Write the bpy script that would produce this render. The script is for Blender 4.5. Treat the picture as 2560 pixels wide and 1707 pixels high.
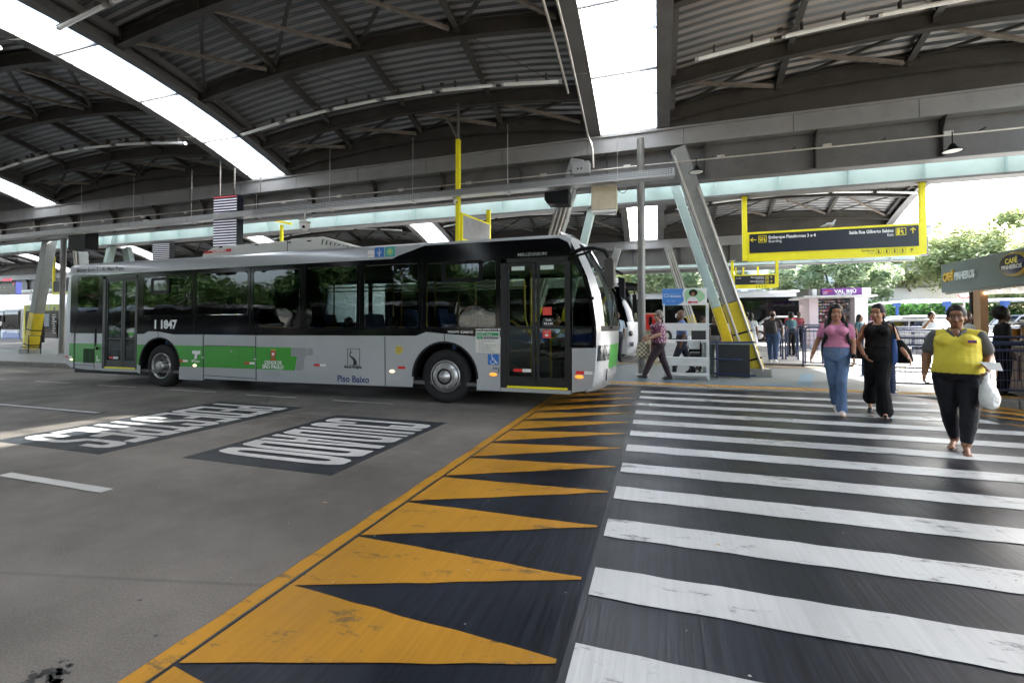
import bpy, bmesh, math, random
from mathutils import Vector, Matrix, Euler
from math import radians, sin, cos, pi
random.seed(7)
for o in list(bpy.data.objects): bpy.data.objects.remove(o)
SC = bpy.context.scene
COL = SC.collection
# ------------------------------------------------------------------ camera
cam = bpy.data.cameras.new("camera")
cam.lens = 16.0; cam.sensor_width = 36.0; cam.clip_end = 2000; cam.clip_start = 0.05
cam.shift_x = 0.0; cam.shift_y = -0.0244
co = bpy.data.objects.new("camera", cam); COL.objects.link(co)
co.location = (0, 0, 1.45)
co.rotation_euler = (radians(90 + 1.2), 0, radians(17.8))
SC.camera = co
# ------------------------------------------------------------------ sky and sun
SUN = Vector((0.90, 0.86, 1.0)).normalized()
w = bpy.data.worlds.new("World"); SC.world = w; w.use_nodes = True
nt = w.node_tree; nt.nodes.clear()
sky = nt.nodes.new('ShaderNodeTexSky'); sky.sky_type = 'NISHITA'; sky.sun_disc = False
sky.sun_elevation = math.asin(SUN.z)
sky.sun_rotation = math.atan2(SUN.x, SUN.y)
sky.air_density = 1.0; sky.dust_density = 4.0; sky.ozone_density = 1.0
hs = nt.nodes.new('ShaderNodeHueSaturation'); hs.inputs['Saturation'].default_value = 0.75; hs.inputs['Value'].default_value = 1.0
bg = nt.nodes.new('ShaderNodeBackground'); bg.inputs[1].default_value = 0.15
wo = nt.nodes.new('ShaderNodeOutputWorld')
nt.links.new(sky.outputs[0], hs.inputs['Color']); nt.links.new(hs.outputs[0], bg.inputs[0]); nt.links.new(bg.outputs[0], wo.inputs[0])
sl = bpy.data.lights.new("sun", 'SUN'); sl.energy = 5.0; sl.angle = radians(0.6); sl.color = (1.0, .95, .87)
so = bpy.data.objects.new("sun", sl); COL.objects.link(so)
so.rotation_euler = (-SUN).to_track_quat('-Z', 'Y').to_euler(); so.location = (30, 30, 40)
SC.view_settings.view_transform = 'Standard'; SC.view_settings.look = 'None'
SC.view_settings.exposure = 3.25; SC.view_settings.gamma = 1.0; SC.view_settings.use_curve_mapping = False
SC.render.engine = 'CYCLES'
SC.cycles.max_bounces = 7; SC.cycles.diffuse_bounces = 4; SC.cycles.glossy_bounces = 3
SC.cycles.transparent_max_bounces = 12; SC.cycles.transmission_bounces = 3
SC.cycles.sample_clamp_indirect = 6; SC.cycles.caustics_reflective = False; SC.cycles.caustics_refractive = False

# ------------------------------------------------------------------ materials
MATS = {}
def mat(name, col=(.5,.5,.5), rough=.6, metal=0.0, var=0.12, scale=3.0, bump=0.0, bscale=40., emit=None, estr=0., dirt=0., spec=.5, stretch=None, rvar=0., coat=0., fine=0.):
    if name in MATS: return MATS[name]
    m = bpy.data.materials.new(name); m.use_nodes = True
    t = m.node_tree; N = t.nodes; L = t.links
    b = N['Principled BSDF']
    b.inputs['Roughness'].default_value = rough; b.inputs['Metallic'].default_value = metal
    b.inputs['Specular IOR Level'].default_value = spec
    if coat: b.inputs['Coat Weight'].default_value = coat; b.inputs['Coat Roughness'].default_value = .08
    c4 = (*col, 1)
    b.inputs['Base Color'].default_value = c4
    tc = N.new('ShaderNodeTexCoord'); vec = tc.outputs['Object']
    if stretch:
        mp = N.new('ShaderNodeMapping'); mp.inputs['Scale'].default_value = stretch[:3]
        if len(stretch) > 3: mp.inputs['Rotation'].default_value = (0, 0, stretch[3])
        L.new(vec, mp.inputs[0]); vec = mp.outputs[0]
    cur = None
    if var:
        n = N.new('ShaderNodeTexNoise'); n.inputs['Scale'].default_value = scale; n.inputs['Detail'].default_value = 6; n.inputs['Roughness'].default_value = .6
        L.new(vec, n.inputs['Vector'])
        r = N.new('ShaderNodeValToRGB')
        r.color_ramp.elements[0].position = .3; r.color_ramp.elements[1].position = .7
        r.color_ramp.elements[0].color = tuple(max(0, x*(1-var)) for x in col) + (1,)
        r.color_ramp.elements[1].color = tuple(min(1, x*(1+var)) for x in col) + (1,)
        L.new(n.outputs[0], r.inputs[0]); cur = r.outputs[0]
        if rvar:
            mr = N.new('ShaderNodeMapRange'); mr.inputs[3].default_value = max(.02, rough-rvar); mr.inputs[4].default_value = min(1, rough+rvar)
            L.new(n.outputs[0], mr.inputs[0]); L.new(mr.outputs[0], b.inputs['Roughness'])
    if dirt:
        n2 = N.new('ShaderNodeTexNoise'); n2.inputs['Scale'].default_value = scale*2.7; n2.inputs['Detail'].default_value = 9; n2.inputs['Roughness'].default_value = .7
        L.new(vec, n2.inputs['Vector'])
        r2 = N.new('ShaderNodeValToRGB'); r2.color_ramp.elements[0].position = .5; r2.color_ramp.elements[1].position = .72
        r2.color_ramp.elements[0].color = (0,0,0,1); r2.color_ramp.elements[1].color = (dirt,)*3+(1,)
        L.new(n2.outputs[0], r2.inputs[0])
        mx = N.new('ShaderNodeMix'); mx.data_type = 'RGBA'; L.new(r2.outputs[0], mx.inputs[0])
        if cur: L.new(cur, mx.inputs[6])
        else: mx.inputs[6].default_value = c4
        mx.inputs[7].default_value = (col[0]*.35, col[1]*.33, col[2]*.3, 1); cur = mx.outputs[2]
    if fine:
        n4 = N.new('ShaderNodeTexNoise'); n4.inputs['Scale'].default_value = 160; n4.inputs['Detail'].default_value = 3
        L.new(tc.outputs['Object'], n4.inputs['Vector'])
        mr4 = N.new('ShaderNodeMapRange'); mr4.inputs[1].default_value = .3; mr4.inputs[2].default_value = .7; mr4.inputs[3].default_value = 1-fine; mr4.inputs[4].default_value = 1+fine
        L.new(n4.outputs[0], mr4.inputs[0])
        vm = N.new('ShaderNodeVectorMath'); vm.operation = 'SCALE'
        if cur: L.new(cur, vm.inputs[0])
        else: vm.inputs[0].default_value = col
        L.new(mr4.outputs[0], vm.inputs['Scale']); cur = vm.outputs[0]
    if cur: L.new(cur, b.inputs['Base Color'])
    if bump:
        n3 = N.new('ShaderNodeTexNoise'); n3.inputs['Scale'].default_value = bscale; n3.inputs['Detail'].default_value = 5
        L.new(vec, n3.inputs['Vector'])
        bp = N.new('ShaderNodeBump'); bp.inputs['Strength'].default_value = bump; bp.inputs['Distance'].default_value = .02
        L.new(n3.outputs[0], bp.inputs['Height']); L.new(bp.outputs[0], b.inputs['Normal'])
    if emit:
        b.inputs['Emission Color'].default_value = (*emit, 1); b.inputs['Emission Strength'].default_value = estr
    MATS[name] = m; return m

def glass(name, tint=(.3,.3,.3), rough=.02, refl=1.0):
    """thin tinted pane: transparent tint mixed with a fresnel mirror"""
    if name in MATS: return MATS[name]
    m = bpy.data.materials.new(name); m.use_nodes = True
    t = m.node_tree; N = t.nodes; L = t.links; N.clear()
    o = N.new('ShaderNodeOutputMaterial'); mx = N.new('ShaderNodeMixShader'); tr = N.new('ShaderNodeBsdfTransparent'); g = N.new('ShaderNodeBsdfGlossy')
    fr = N.new('ShaderNodeFresnel'); fr.inputs[0].default_value = 1.55
    ad = N.new('ShaderNodeMath'); ad.operation = 'MULTIPLY'; ad.inputs[1].default_value = 1.05*refl; ad.use_clamp = True
    n = N.new('ShaderNodeTexNoise'); n.inputs['Scale'].default_value = 1.1; tc = N.new('ShaderNodeTexCoord'); L.new(tc.outputs['Object'], n.inputs['Vector'])
    bp = N.new('ShaderNodeBump'); bp.inputs['Strength'].default_value = .12; bp.inputs['Distance'].default_value = .05; L.new(n.outputs[0], bp.inputs['Height'])
    L.new(bp.outputs[0], g.inputs['Normal'])
    tr.inputs[0].default_value = (*tint, 1); g.inputs['Roughness'].default_value = rough; g.inputs[0].default_value = (.62,.65,.68,1)
    L.new(fr.outputs[0], ad.inputs[0]); L.new(ad.outputs[0], mx.inputs[0]); L.new(tr.outputs[0], mx.inputs[1]); L.new(g.outputs[0], mx.inputs[2]); L.new(mx.outputs[0], o.inputs[0])
    MATS[name] = m; return m

def skylight_mat():
    m = bpy.data.materials.new('skylight_sheet'); m.use_nodes = True
    t = m.node_tree; N = t.nodes; L = t.links; N.clear()
    o = N.new('ShaderNodeOutputMaterial'); mx = N.new('ShaderNodeMixShader'); tr = N.new('ShaderNodeBsdfTransparent'); tl = N.new('ShaderNodeBsdfTranslucent')
    n = N.new('ShaderNodeTexNoise'); n.inputs['Scale'].default_value = 1.4; n.inputs['Detail'].default_value = 6; tc = N.new('ShaderNodeTexCoord'); L.new(tc.outputs['Object'], n.inputs['Vector'])
    r = N.new('ShaderNodeValToRGB'); r.color_ramp.elements[0].position=.35; r.color_ramp.elements[0].color = (.72,.77,.8,1); r.color_ramp.elements[1].color = (.92,.95,.97,1)
    L.new(n.outputs[0], r.inputs[0]); L.new(r.outputs[0], tl.inputs[0])
    tr.inputs[0].default_value = (.9,.93,.95,1); mx.inputs[0].default_value = .5
    L.new(tr.outputs[0], mx.inputs[1]); L.new(tl.outputs[0], mx.inputs[2]); L.new(mx.outputs[0], o.inputs[0])
    MATS['sky'] = m; return m
M_SKYL = skylight_mat()

# paints and metals
DSTEEL = mat('roof_steel', (.050,.045,.040), .55, .0, .25, 1.2, .08, 30, dirt=.5)
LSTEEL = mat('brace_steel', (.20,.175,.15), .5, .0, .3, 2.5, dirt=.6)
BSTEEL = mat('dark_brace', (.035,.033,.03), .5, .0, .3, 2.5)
SHEET = mat('corrugated_sheet', (.115,.12,.125), .40, .45, .25, .9, stretch=(.3,1,1), dirt=.3)
SHEET_GLINT = mat('sheet_painted_glint', (.27,.275,.28), .35, .3, .25, .9, stretch=(.3,1,1), dirt=.3)  # brighter copy of the sheet: glints on camera-facing slopes painted as colour
GIRD = mat('girder_grey', (.122,.120,.118), .5, .0, .18, .8, .04, 20, dirt=.35)
GIRDL = mat('girder_light_grey', (.25,.252,.255), .45, .0, .12, .9, dirt=.25)
GREEN_ST = mat('pale_green_steel', (.36,.46,.44), .5, .0, .07, .8, dirt=.15)
COLM = mat('column_grey_green', (.22,.23,.22), .5, .0, .1, 1.5, dirt=.3)
GALV = mat('galvanised', (.42,.42,.41), .38, .6, .15, 6)
PIPE = mat('conduit', (.50,.47,.42), .4, .4, .15, 5)
TUBEM = mat('tube_lamp', (.85,.87,.86), .35, 0, .04, 5)
YEL = mat('yellow_paint', (.85,.76,.015), .42, 0, .05, 2, dirt=.1)
YELC = mat('yellow_column_paint', (.60,.46,.012), .5, 0, .1, 3, dirt=.35)
NAVY = mat('sign_navy', (.006,.011,.024), .35, 0, .05, 2)
WHITE = mat('white_plain', (.8,.8,.8), .5, 0, .03, 3)
BLACK = mat('black_plain', (.005,.005,.006), .5, 0, .1, 3, spec=.2)
BLKGL = mat('black_gloss', (.003,.003,.004), .10, 0, .0, spec=.16)
RUB = mat('rubber', (.009,.009,.0095), .85, 0, .25, 8, .15, 60)
CONC = mat('concrete', (.28,.27,.25), .85, 0, .15, 2, .2, 30, dirt=.4)
BLUEST = mat('fence_blue', (.010,.024,.085), .4, 0, .1, 5)
DGREY = mat('dark_grey_plastic', (.022,.022,.025), .5, 0, .1, 5)
BEIGE = mat('beige_box', (.55,.50,.36), .6, 0, .1, 4, dirt=.3)
RED = mat('red_paint', (.6,.02,.02), .4, 0, .05)
BLUE = mat('sign_blue', (.03,.16,.5), .4, 0, .05)
WOODM = mat('brown_wood', (.25,.13,.06), .5, 0, .2, 4, stretch=(1,1,.2))

# ------------------------------------------------------------------ object helpers
ORG = {}
def link(o):
    COL.objects.link(o); return o
def tag(o, label=None, cat=None, group=None, kind=None):
    if label: o['label'] = label
    if cat: o['category'] = cat
    if group: o['group'] = group
    if kind: o['kind'] = kind
    return o
def thing(name, label, cat, loc=(0,0,0), group=None, kind=None):
    o = bpy.data.objects.new(name, None); o.empty_display_size = .2; link(o); o.location = loc
    ORG[o.name] = Vector(loc)
    tag(o, label, cat, group, kind); return o
def children(o): return [c for c in bpy.data.objects if c.parent == o]
KIDS = {}
def setparent(o, p):
    o.parent = p; ORG[o.name] = ORG.get(p.name, Vector()); KIDS.setdefault(p.name, []).append(o)
def copy_tree(o, loc=None, rotz=None, label=None, parent=None, group=None):
    c = o.copy(); link(c)
    if parent is not None: setparent(c, parent)
    elif loc is not None: c.location = loc
    if rotz is not None: c.rotation_euler = (0, 0, rotz)
    if label: c['label'] = label
    if group: c['group'] = group
    for k in KIDS.get(o.name, []): copy_tree(k, parent=c)
    return c

class MB:
    def __init__(s): s.v = []; s.f = []; s.m = []; s.sm = []
    def add(s, vs, fs, m=0, smooth=False):
        b = len(s.v); s.v += [tuple(v) for v in vs]
        for f in fs: s.f.append(tuple(i+b for i in f)); s.m.append(m); s.sm.append(smooth)
        return s
    def box(s, x0, x1, y0, y1, z0, z1, m=0):
        if x0 > x1: x0, x1 = x1, x0
        if y0 > y1: y0, y1 = y1, y0
        if z0 > z1: z0, z1 = z1, z0
        return s.add([(x0,y0,z0),(x1,y0,z0),(x1,y1,z0),(x0,y1,z0),(x0,y0,z1),(x1,y0,z1),(x1,y1,z1),(x0,y1,z1)],
              [(0,3,2,1),(4,5,6,7),(0,1,5,4),(1,2,6,5),(2,3,7,6),(3,0,4,7)], m)
    def beam(s, p0, p1, w, h, m=0, up=(0,0,1)):
        p0 = Vector(p0); p1 = Vector(p1); d = (p1-p0).normalized(); u = Vector(up)
        if abs(d.dot(u)) > .98: u = Vector((0,1,0))
        a = d.cross(u).normalized(); u2 = a.cross(d).normalized()
        vs = [p + a*(w/2*sx) + u2*(h/2*sy) for p in (p0,p1) for sx,sy in ((-1,-1),(1,-1),(1,1),(-1,1))]
        return s.add(vs, [(0,3,2,1),(4,5,6,7),(0,1,5,4),(1,2,6,5),(2,3,7,6),(3,0,4,7)][0:6], m)
    def tube(s, p0, p1, r, seg=10, m=0, r1=None, caps=True):
        p0 = Vector(p0); p1 = Vector(p1); r1 = r if r1 is None else r1
        d = (p1-p0).normalized(); u = Vector((0,0,1))
        if abs(d.dot(u)) > .95: u = Vector((1,0,0))
        a = d.cross(u).normalized(); b = d.cross(a)
        vs = []
        for p, rr in ((p0,r),(p1,r1)):
            for i in range(seg):
                t = 2*pi*i/seg; vs.append(p + a*cos(t)*rr + b*sin(t)*rr)
        fs = [(i, (i+1)%seg, seg+(i+1)%seg, seg+i) for i in range(seg)]
        s.add(vs, fs, m, True)
        if caps:
            s.add(vs[:seg], [tuple(range(seg))[::-1]], m); s.add(vs[seg:], [tuple(range(seg))], m)
        return s
    def path(s, pts, r, seg=8, m=0):
        pts = [Vector(p) for p in pts]; rings = []; prev = None
        for i, p in enumerate(pts):
            d = (pts[min(i+1, len(pts)-1)] - pts[max(i-1,0)]).normalized()
            if prev is None:
                u = Vector((0,0,1));
                if abs(d.dot(u)) > .95: u = Vector((1,0,0))
                a = d.cross(u).normalized()
            else:
                a = (prev - d*prev.dot(d)).normalized()
            prev = a; b = d.cross(a)
            rr = r[i] if isinstance(r, (list,tuple)) else r
            rings.append([p + a*cos(2*pi*k/seg)*rr + b*sin(2*pi*k/seg)*rr for k in range(seg)])
        vs = [v for R_ in rings for v in R_]
        fs = [(i*seg+k, i*seg+(k+1)%seg, (i+1)*seg+(k+1)%seg, (i+1)*seg+k) for i in range(len(pts)-1) for k in range(seg)]
        s.add(vs, fs, m, True); s.add(rings[0], [tuple(range(seg))[::-1]], m); s.add(rings[-1], [tuple(range(seg))], m)
        return s
    def sphere(s, c, r, seg=12, rings=8, m=0):
        c = Vector(c); r = Vector(r) if not isinstance(r,(int,float)) else Vector((r,r,r)); vs = []; fs = []
        for i in range(rings+1):
            t = pi*i/rings
            for k in range(seg):
                a = 2*pi*k/seg; vs.append((c.x+r.x*sin(t)*cos(a), c.y+r.y*sin(t)*sin(a), c.z+r.z*cos(t)))
        for i in range(rings):
            for k in range(seg):
                fs.append((i*seg+k, (i+1)*seg+k, (i+1)*seg+(k+1)%seg, i*seg+(k+1)%seg))
        return s.add(vs, fs, m, True)
    def lathe(s, c, prof, seg=24, axis='Z', m=0):
        """prof: (radius, height) list along axis"""
        c = Vector(c); vs = []
        for r, h in prof:
            for k in range(seg):
                a = 2*pi*k/seg
                if axis == 'Z': p = (r*cos(a), r*sin(a), h)
                elif axis == 'Y': p = (r*cos(a), h, r*sin(a))
                else: p = (h, r*cos(a), r*sin(a))
                vs.append((c.x+p[0], c.y+p[1], c.z+p[2]))
        fs = [(i*seg+k, i*seg+(k+1)%seg, (i+1)*seg+(k+1)%seg, (i+1)*seg+k) for i in range(len(prof)-1) for k in range(seg)]
        return s.add(vs, fs, m, True)
    def prism(s, poly, fn0, fn1, m=0):
        n = len(poly); a = [fn0(*p) for p in poly]; b = [fn1(*p) for p in poly]
        s.add(a+b, [tuple(range(n))[::-1], tuple(range(n, 2*n))] + [(i, (i+1)%n, n+(i+1)%n, n+i) for i in range(n)], m)
        return s
    def prism_y(s, poly, y0, y1, m=0): return s.prism(poly, lambda x,z: (x,y0,z), lambda x,z: (x,y1,z), m)
    def prism_x(s, poly, x0, x1, m=0): return s.prism(poly, lambda y,z: (x0,y,z), lambda y,z: (x1,y,z), m)
    def prism_z(s, poly, z0, z1, m=0): return s.prism(poly, lambda x,y: (x,y,z0), lambda x,y: (x,y,z1), m)
    def quad(s, a, b, c, d, m=0): return s.add([a,b,c,d], [(0,1,2,3)], m)
    def build(s, name, mats, parent=None, label=None, cat=None, group=None, kind=None, bevel=0, smooth=None):
        me = bpy.data.meshes.new(name)
        org = ORG.get(parent.name, Vector()) if parent is not None else Vector()
        me.from_pydata([(v[0]-org.x, v[1]-org.y, v[2]-org.z) for v in s.v], [], s.f)
        if not isinstance(mats, (list, tuple)): mats = [mats]
        for m_ in mats: me.materials.append(m_)
        me.polygons.foreach_set('material_index', s.m)
        me.polygons.foreach_set('use_smooth', [bool(x) if smooth is None else smooth for x in s.sm])
        me.validate(); me.update()
        fixn(me)
        o = bpy.data.objects.new(name, me); link(o)
        if parent is not None: setparent(o, parent)
        if bevel:
            b = o.modifiers.new('bevel', 'BEVEL'); b.width = bevel; b.segments = 2; b.limit_method = 'ANGLE'; b.angle_limit = radians(40)
        tag(o, label, cat, group, kind); return o
def fixn(me):
    bm = bmesh.new(); bm.from_mesh(me); bmesh.ops.recalc_face_normals(bm, faces=bm.faces); bm.to_mesh(me); bm.free()

# --- flat shapes with holes through a 2D curve; and lettering -------------------------
TMP = bpy.data.scenes.new('tmp')
def _eval_mesh(ob):
    TMP.collection.objects.link(ob); vl = TMP.view_layers[0]; vl.update(); dg = vl.depsgraph; dg.update()
    me = bpy.data.meshes.new_from_object(ob.evaluated_get(dg)); return me
def curve_mesh(loops, extrude=0.0):
    cu = bpy.data.curves.new('c', 'CURVE'); cu.dimensions = '2D'; cu.fill_mode = 'BOTH'; cu.extrude = extrude
    for lp in loops:
        sp = cu.splines.new('POLY'); sp.points.add(len(lp)-1); sp.use_cyclic_u = True
        for i, p in enumerate(lp): sp.points[i].co = (p[0], p[1], 0, 1)
    ob = bpy.data.objects.new('c', cu); me = _eval_mesh(ob); bpy.data.objects.remove(ob); return me
TXT = {}
def text_mesh(txt, size=1.0, bold=0.0, align='LEFT', sx=1.0, extrude=0.0, shear=0.0, space=1.0):
    k = (txt, size, bold, align, sx, extrude, shear, space)
    if k in TXT: return TXT[k]
    cu = bpy.data.curves.new('t', 'FONT'); cu.body = txt; cu.size = size; cu.offset = bold; cu.align_x = align; cu.extrude = extrude
    cu.resolution_u = 3; cu.shear = shear; cu.space_character = space
    ob = bpy.data.objects.new('t', cu); me = _eval_mesh(ob); bpy.data.objects.remove(ob)
    for v in me.vertices: v.co.x *= sx
    TXT[k] = me; return me
def place_mesh(me0, name, m, parent, M, label=None):
    """copy of a flat mesh, transformed by M (world), as a child of parent"""
    me = me0.copy(); me.name = name; me.transform(M)
    org = ORG.get(parent.name, Vector()) if parent is not None else Vector()
    me.transform(Matrix.Translation(-org)); me.materials.clear(); me.materials.append(m)
    for p in me.polygons: p.material_index = 0
    o = bpy.data.objects.new(name, me); link(o)
    if parent is not None: setparent(o, parent)
    if label: o['label'] = label
    return o
def Mface(x, y, z, facing='-Y', rot=0.0):
    """matrix putting a flat XY shape upright facing a direction"""
    R = {'-Y': Matrix(((1,0,0),(0,0,-1),(0,1,0))), '+X': Matrix(((0,0,1),(1,0,0),(0,1,0))), '-X': Matrix(((0,0,-1),(-1,0,0),(0,1,0))), '+Z': Matrix.Identity(3)}[facing]
    return Matrix.Translation((x,y,z)) @ R.to_4x4() @ Matrix.Rotation(rot, 4, 'Z')
def text(txt, x, y, z, size, m, parent, name='lettering', facing='-Y', bold=0., align='LEFT', sx=1., extrude=0., rot=0., shear=0., space=1.):
    return place_mesh(text_mesh(txt, size, bold, align, sx, extrude, shear, space), name, m, parent, Mface(x,y,z,facing,rot))
def rrect(x0, x1, y0, y1, r, n=4, rs=None):
    r4 = rs or (r, r, r, r); pts = []
    for (cx, cy, a0, rr) in ((x1-r4[0], y1-r4[0], 0, r4[0]), (x0+r4[1], y1-r4[1], 90, r4[1]), (x0+r4[2], y0+r4[2], 180, r4[2]), (x1-r4[3], y0+r4[3], 270, r4[3])):
        if rr <= 1e-6: pts.append((cx, cy)); continue
        for i in range(n+1):
            a = radians(a0 + 90*i/n); pts.append((cx+rr*cos(a), cy+rr*sin(a)))
    return pts
def circle(cx, cy, r, n=24, ry=None): return [(cx+r*cos(2*pi*i/n), cy+(ry or r)*sin(2*pi*i/n)) for i in range(n)]
def arc(cx, cy, r, a0, a1, n=12): return [(cx+r*cos(radians(a0+(a1-a0)*i/n)), cy+r*sin(radians(a0+(a1-a0)*i/n))) for i in range(n+1)]
def flat(loops, name, m, parent, M, thick=0.0, label=None):
    return place_mesh(curve_mesh(loops, thick/2), name, m, parent, M, label)
def rectobj(x0, x1, z0, z1, y, name, m, parent, t=.004, label=None):
    return MB().box(x0, x1, y-t, y, z0, z1).build(name, m, parent, label)
# ================================================================= GROUND
def road_mat():
    m = mat('asphalt_road', (.118,.108,.096), .62, 0, .22, .55, .25, 90, rvar=.12, fine=.18, dirt=.35)
    return m
def crossing_mat(name, col, rough, streak=.5, wear=None, wearcol=None):
    m = bpy.data.materials.new(name); m.use_nodes = True; t = m.node_tree; N = t.nodes; L = t.links; b = N['Principled BSDF']; b.inputs['Specular IOR Level'].default_value = .27
    tc = N.new('ShaderNodeTexCoord')
    mp = N.new('ShaderNodeMapping'); mp.inputs['Scale'].default_value = (34, 1.3, 1); mp.inputs['Rotation'].default_value = (0,0,radians(4)); L.new(tc.outputs['Object'], mp.inputs[0])
    n = N.new('ShaderNodeTexNoise'); n.inputs['Scale'].default_value = 1.0; n.inputs['Detail'].default_value = 7; n.inputs['Roughness'].default_value = .65; L.new(mp.outputs[0], n.inputs['Vector'])
    big = N.new('ShaderNodeTexNoise'); big.inputs['Scale'].default_value = 1.1; big.inputs['Detail'].default_value = 5; L.new(tc.outputs['Object'], big.inputs['Vector'])
    r = N.new('ShaderNodeValToRGB'); r.color_ramp.elements[0].position = .35; r.color_ramp.elements[1].position = .75
    r.color_ramp.elements[0].color = tuple(c*(1-streak*.35) for c in col)+(1,); r.color_ramp.elements[1].color = tuple(min(1,c*(1+streak)) for c in col)+(1,)
    L.new(n.outputs[0], r.inputs[0]); cur = r.outputs[0]
    if wear:
        mp2 = N.new('ShaderNodeMapping'); mp2.inputs['Scale'].default_value = (3.2, 9, 1); L.new(tc.outputs['Object'], mp2.inputs[0])
        n2 = N.new('ShaderNodeTexNoise'); n2.inputs['Scale'].default_value = .8; n2.inputs['Detail'].default_value = 12; n2.inputs['Roughness'].default_value = .80; L.new(mp2.outputs[0], n2.inputs['Vector'])
        r2 = N.new('ShaderNodeValToRGB'); r2.color_ramp.elements[0].position = wear; r2.color_ramp.elements[1].position = wear+.05
        r2.color_ramp.elements[0].color = (0,0,0,1); r2.color_ramp.elements[1].color = (.8,.8,.8,1)
        L.new(n2.outputs[0], r2.inputs[0])
        mx = N.new('ShaderNodeMix'); mx.data_type = 'RGBA'; L.new(r2.outputs[0], mx.inputs[0]); L.new(cur, mx.inputs[6]); mx.inputs[7].default_value = (*wearcol, 1); cur = mx.outputs[2]
    # broad soft grime
    r3 = N.new('ShaderNodeMapRange'); r3.inputs[1].default_value=.3; r3.inputs[2].default_value=.7; r3.inputs[3].default_value=.82; r3.inputs[4].default_value=1.12; L.new(big.outputs[0], r3.inputs[0])
    vm = N.new('ShaderNodeVectorMath'); vm.operation='SCALE'; L.new(cur, vm.inputs[0]); L.new(r3.outputs[0], vm.inputs['Scale']); L.new(vm.outputs[0], b.inputs['Base Color'])
    mr = N.new('ShaderNodeMapRange'); mr.inputs[1].default_value=.35; mr.inputs[2].default_value=.65; mr.inputs[3].default_value = rough-.1; mr.inputs[4].default_value = rough+.12; L.new(big.outputs[0], mr.inputs[0]); L.new(mr.outputs[0], b.inputs['Roughness'])
    bp = N.new('ShaderNodeBump'); bp.inputs['Strength'].default_value = .22; bp.inputs['Distance'].default_value = .012; L.new(n.outputs[0], bp.inputs['Height']); L.new(bp.outputs[0], b.inputs['Normal'])
    MATS[name] = m; return m
def road_mat2():
    m = bpy.data.materials.new('asphalt_road'); m.use_nodes = True; t = m.node_tree; N = t.nodes; L = t.links; b = N['Principled BSDF']; tc = N.new('ShaderNodeTexCoord')
    def noise(sc, det=6, ro=.6, stretch=None):
        n = N.new('ShaderNodeTexNoise'); n.inputs['Scale'].default_value = sc; n.inputs['Detail'].default_value = det; n.inputs['Roughness'].default_value = ro
        if stretch:
            mp = N.new('ShaderNodeMapping'); mp.inputs['Scale'].default_value = stretch; L.new(tc.outputs['Object'], mp.inputs[0]); L.new(mp.outputs[0], n.inputs['Vector'])
        else: L.new(tc.outputs['Object'], n.inputs['Vector'])
        return n.outputs[0]
    def rng(src, a, b_, lo, hi):
        r = N.new('ShaderNodeMapRange'); r.inputs[1].default_value = a; r.inputs[2].default_value = b_; r.inputs[3].default_value = lo; r.inputs[4].default_value = hi; L.new(src, r.inputs[0]); return r.outputs[0]
    def mul(x, y):
        q = N.new('ShaderNodeMath'); q.operation = 'MULTIPLY'; L.new(x, q.inputs[0]); L.new(y, q.inputs[1]); return q.outputs[0]
    f = rng(noise(.42,5,.55), .38, .62, .62, 1.10)              # broad dark stains
    f = mul(f, rng(noise(.5,6,.6,(.25,1.6,1)), .35, .68, .80, 1.12))  # streaks along the lane
    f = mul(f, rng(noise(3.2,8,.7), .35, .7, .88, 1.10)); f = mul(f, rng(noise(95,3,.6), .35, .65, .80, 1.22))
    v = N.new('ShaderNodeTexVoronoi'); v.inputs['Scale'].default_value = 42; L.new(tc.outputs['Object'], v.inputs['Vector']); 
    sp = rng(v.outputs['Distance'], .06, .09, 1.5, 1.0); f = mul(f, sp)
    g_ = N.new('ShaderNodeTexVoronoi'); g_.feature = 'DISTANCE_TO_EDGE'; g_.inputs['Scale'].default_value = .22; mp = N.new('ShaderNodeMapping'); mp.inputs['Scale'].default_value = (.35,1.2,1); L.new(tc.outputs['Object'], mp.inputs[0]); L.new(mp.outputs[0], g_.inputs['Vector'])
    f = mul(f, rng(g_.outputs['Distance'], .0, .004, .72, 1.0))
    vm = N.new('ShaderNodeVectorMath'); vm.operation = 'SCALE'; vm.inputs[0].default_value = (.142,.129,.114); L.new(f, vm.inputs['Scale']); L.new(vm.outputs[0], b.inputs['Base Color'])
    L.new(rng(noise(1.1,5), .35, .65, .5, .75), b.inputs['Roughness'])
    bp = N.new('ShaderNodeBump'); bp.inputs['Strength'].default_value = .3; bp.inputs['Distance'].default_value = .006; L.new(noise(110,3), bp.inputs['Height']); L.new(bp.outputs[0], b.inputs['Normal'])
    MATS['asphalt_road'] = m; return m
ROAD = road_mat2()
CBLACK = crossing_mat('crossing_dark_paint', (.0095,.0122,.0185), .38, 1.1)
CWHITE = crossing_mat('crossing_white_paint', (.41,.425,.43), .36, .12, .565, (.09,.09,.10))
CYEL = crossing_mat('crossing_yellow_paint', (.38,.185,.016), .48, .16, .565, (.10,.075,.04))
RWHITE = crossing_mat('road_white_paint', (.46,.46,.45), .5, .06, .66, (.25,.24,.22))
RBLACK = crossing_mat('road_dark_patch', (.022,.026,.031), .55, .5)
PAVE = mat('platform_paving', (.14,.16,.162), .42, 0, .16, .8, .12, 60, dirt=.3, rvar=.1)
PLAZA = mat('plaza_paving', (.36,.355,.34), .7, 0, .12, .5, .1, 40, dirt=.25)
KERB = mat('kerb_concrete', (.20,.19,.175), .8, 0, .25, 2.5, .3, 40, dirt=.7)
LANE2 = mat('lane_asphalt', (.22,.21,.20), .5, 0, .2, .6, .15, 80)
TACY = mat('tactile_yellow', (.50,.27,.05), .55, 0, .25, 6, dirt=.5)
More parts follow.
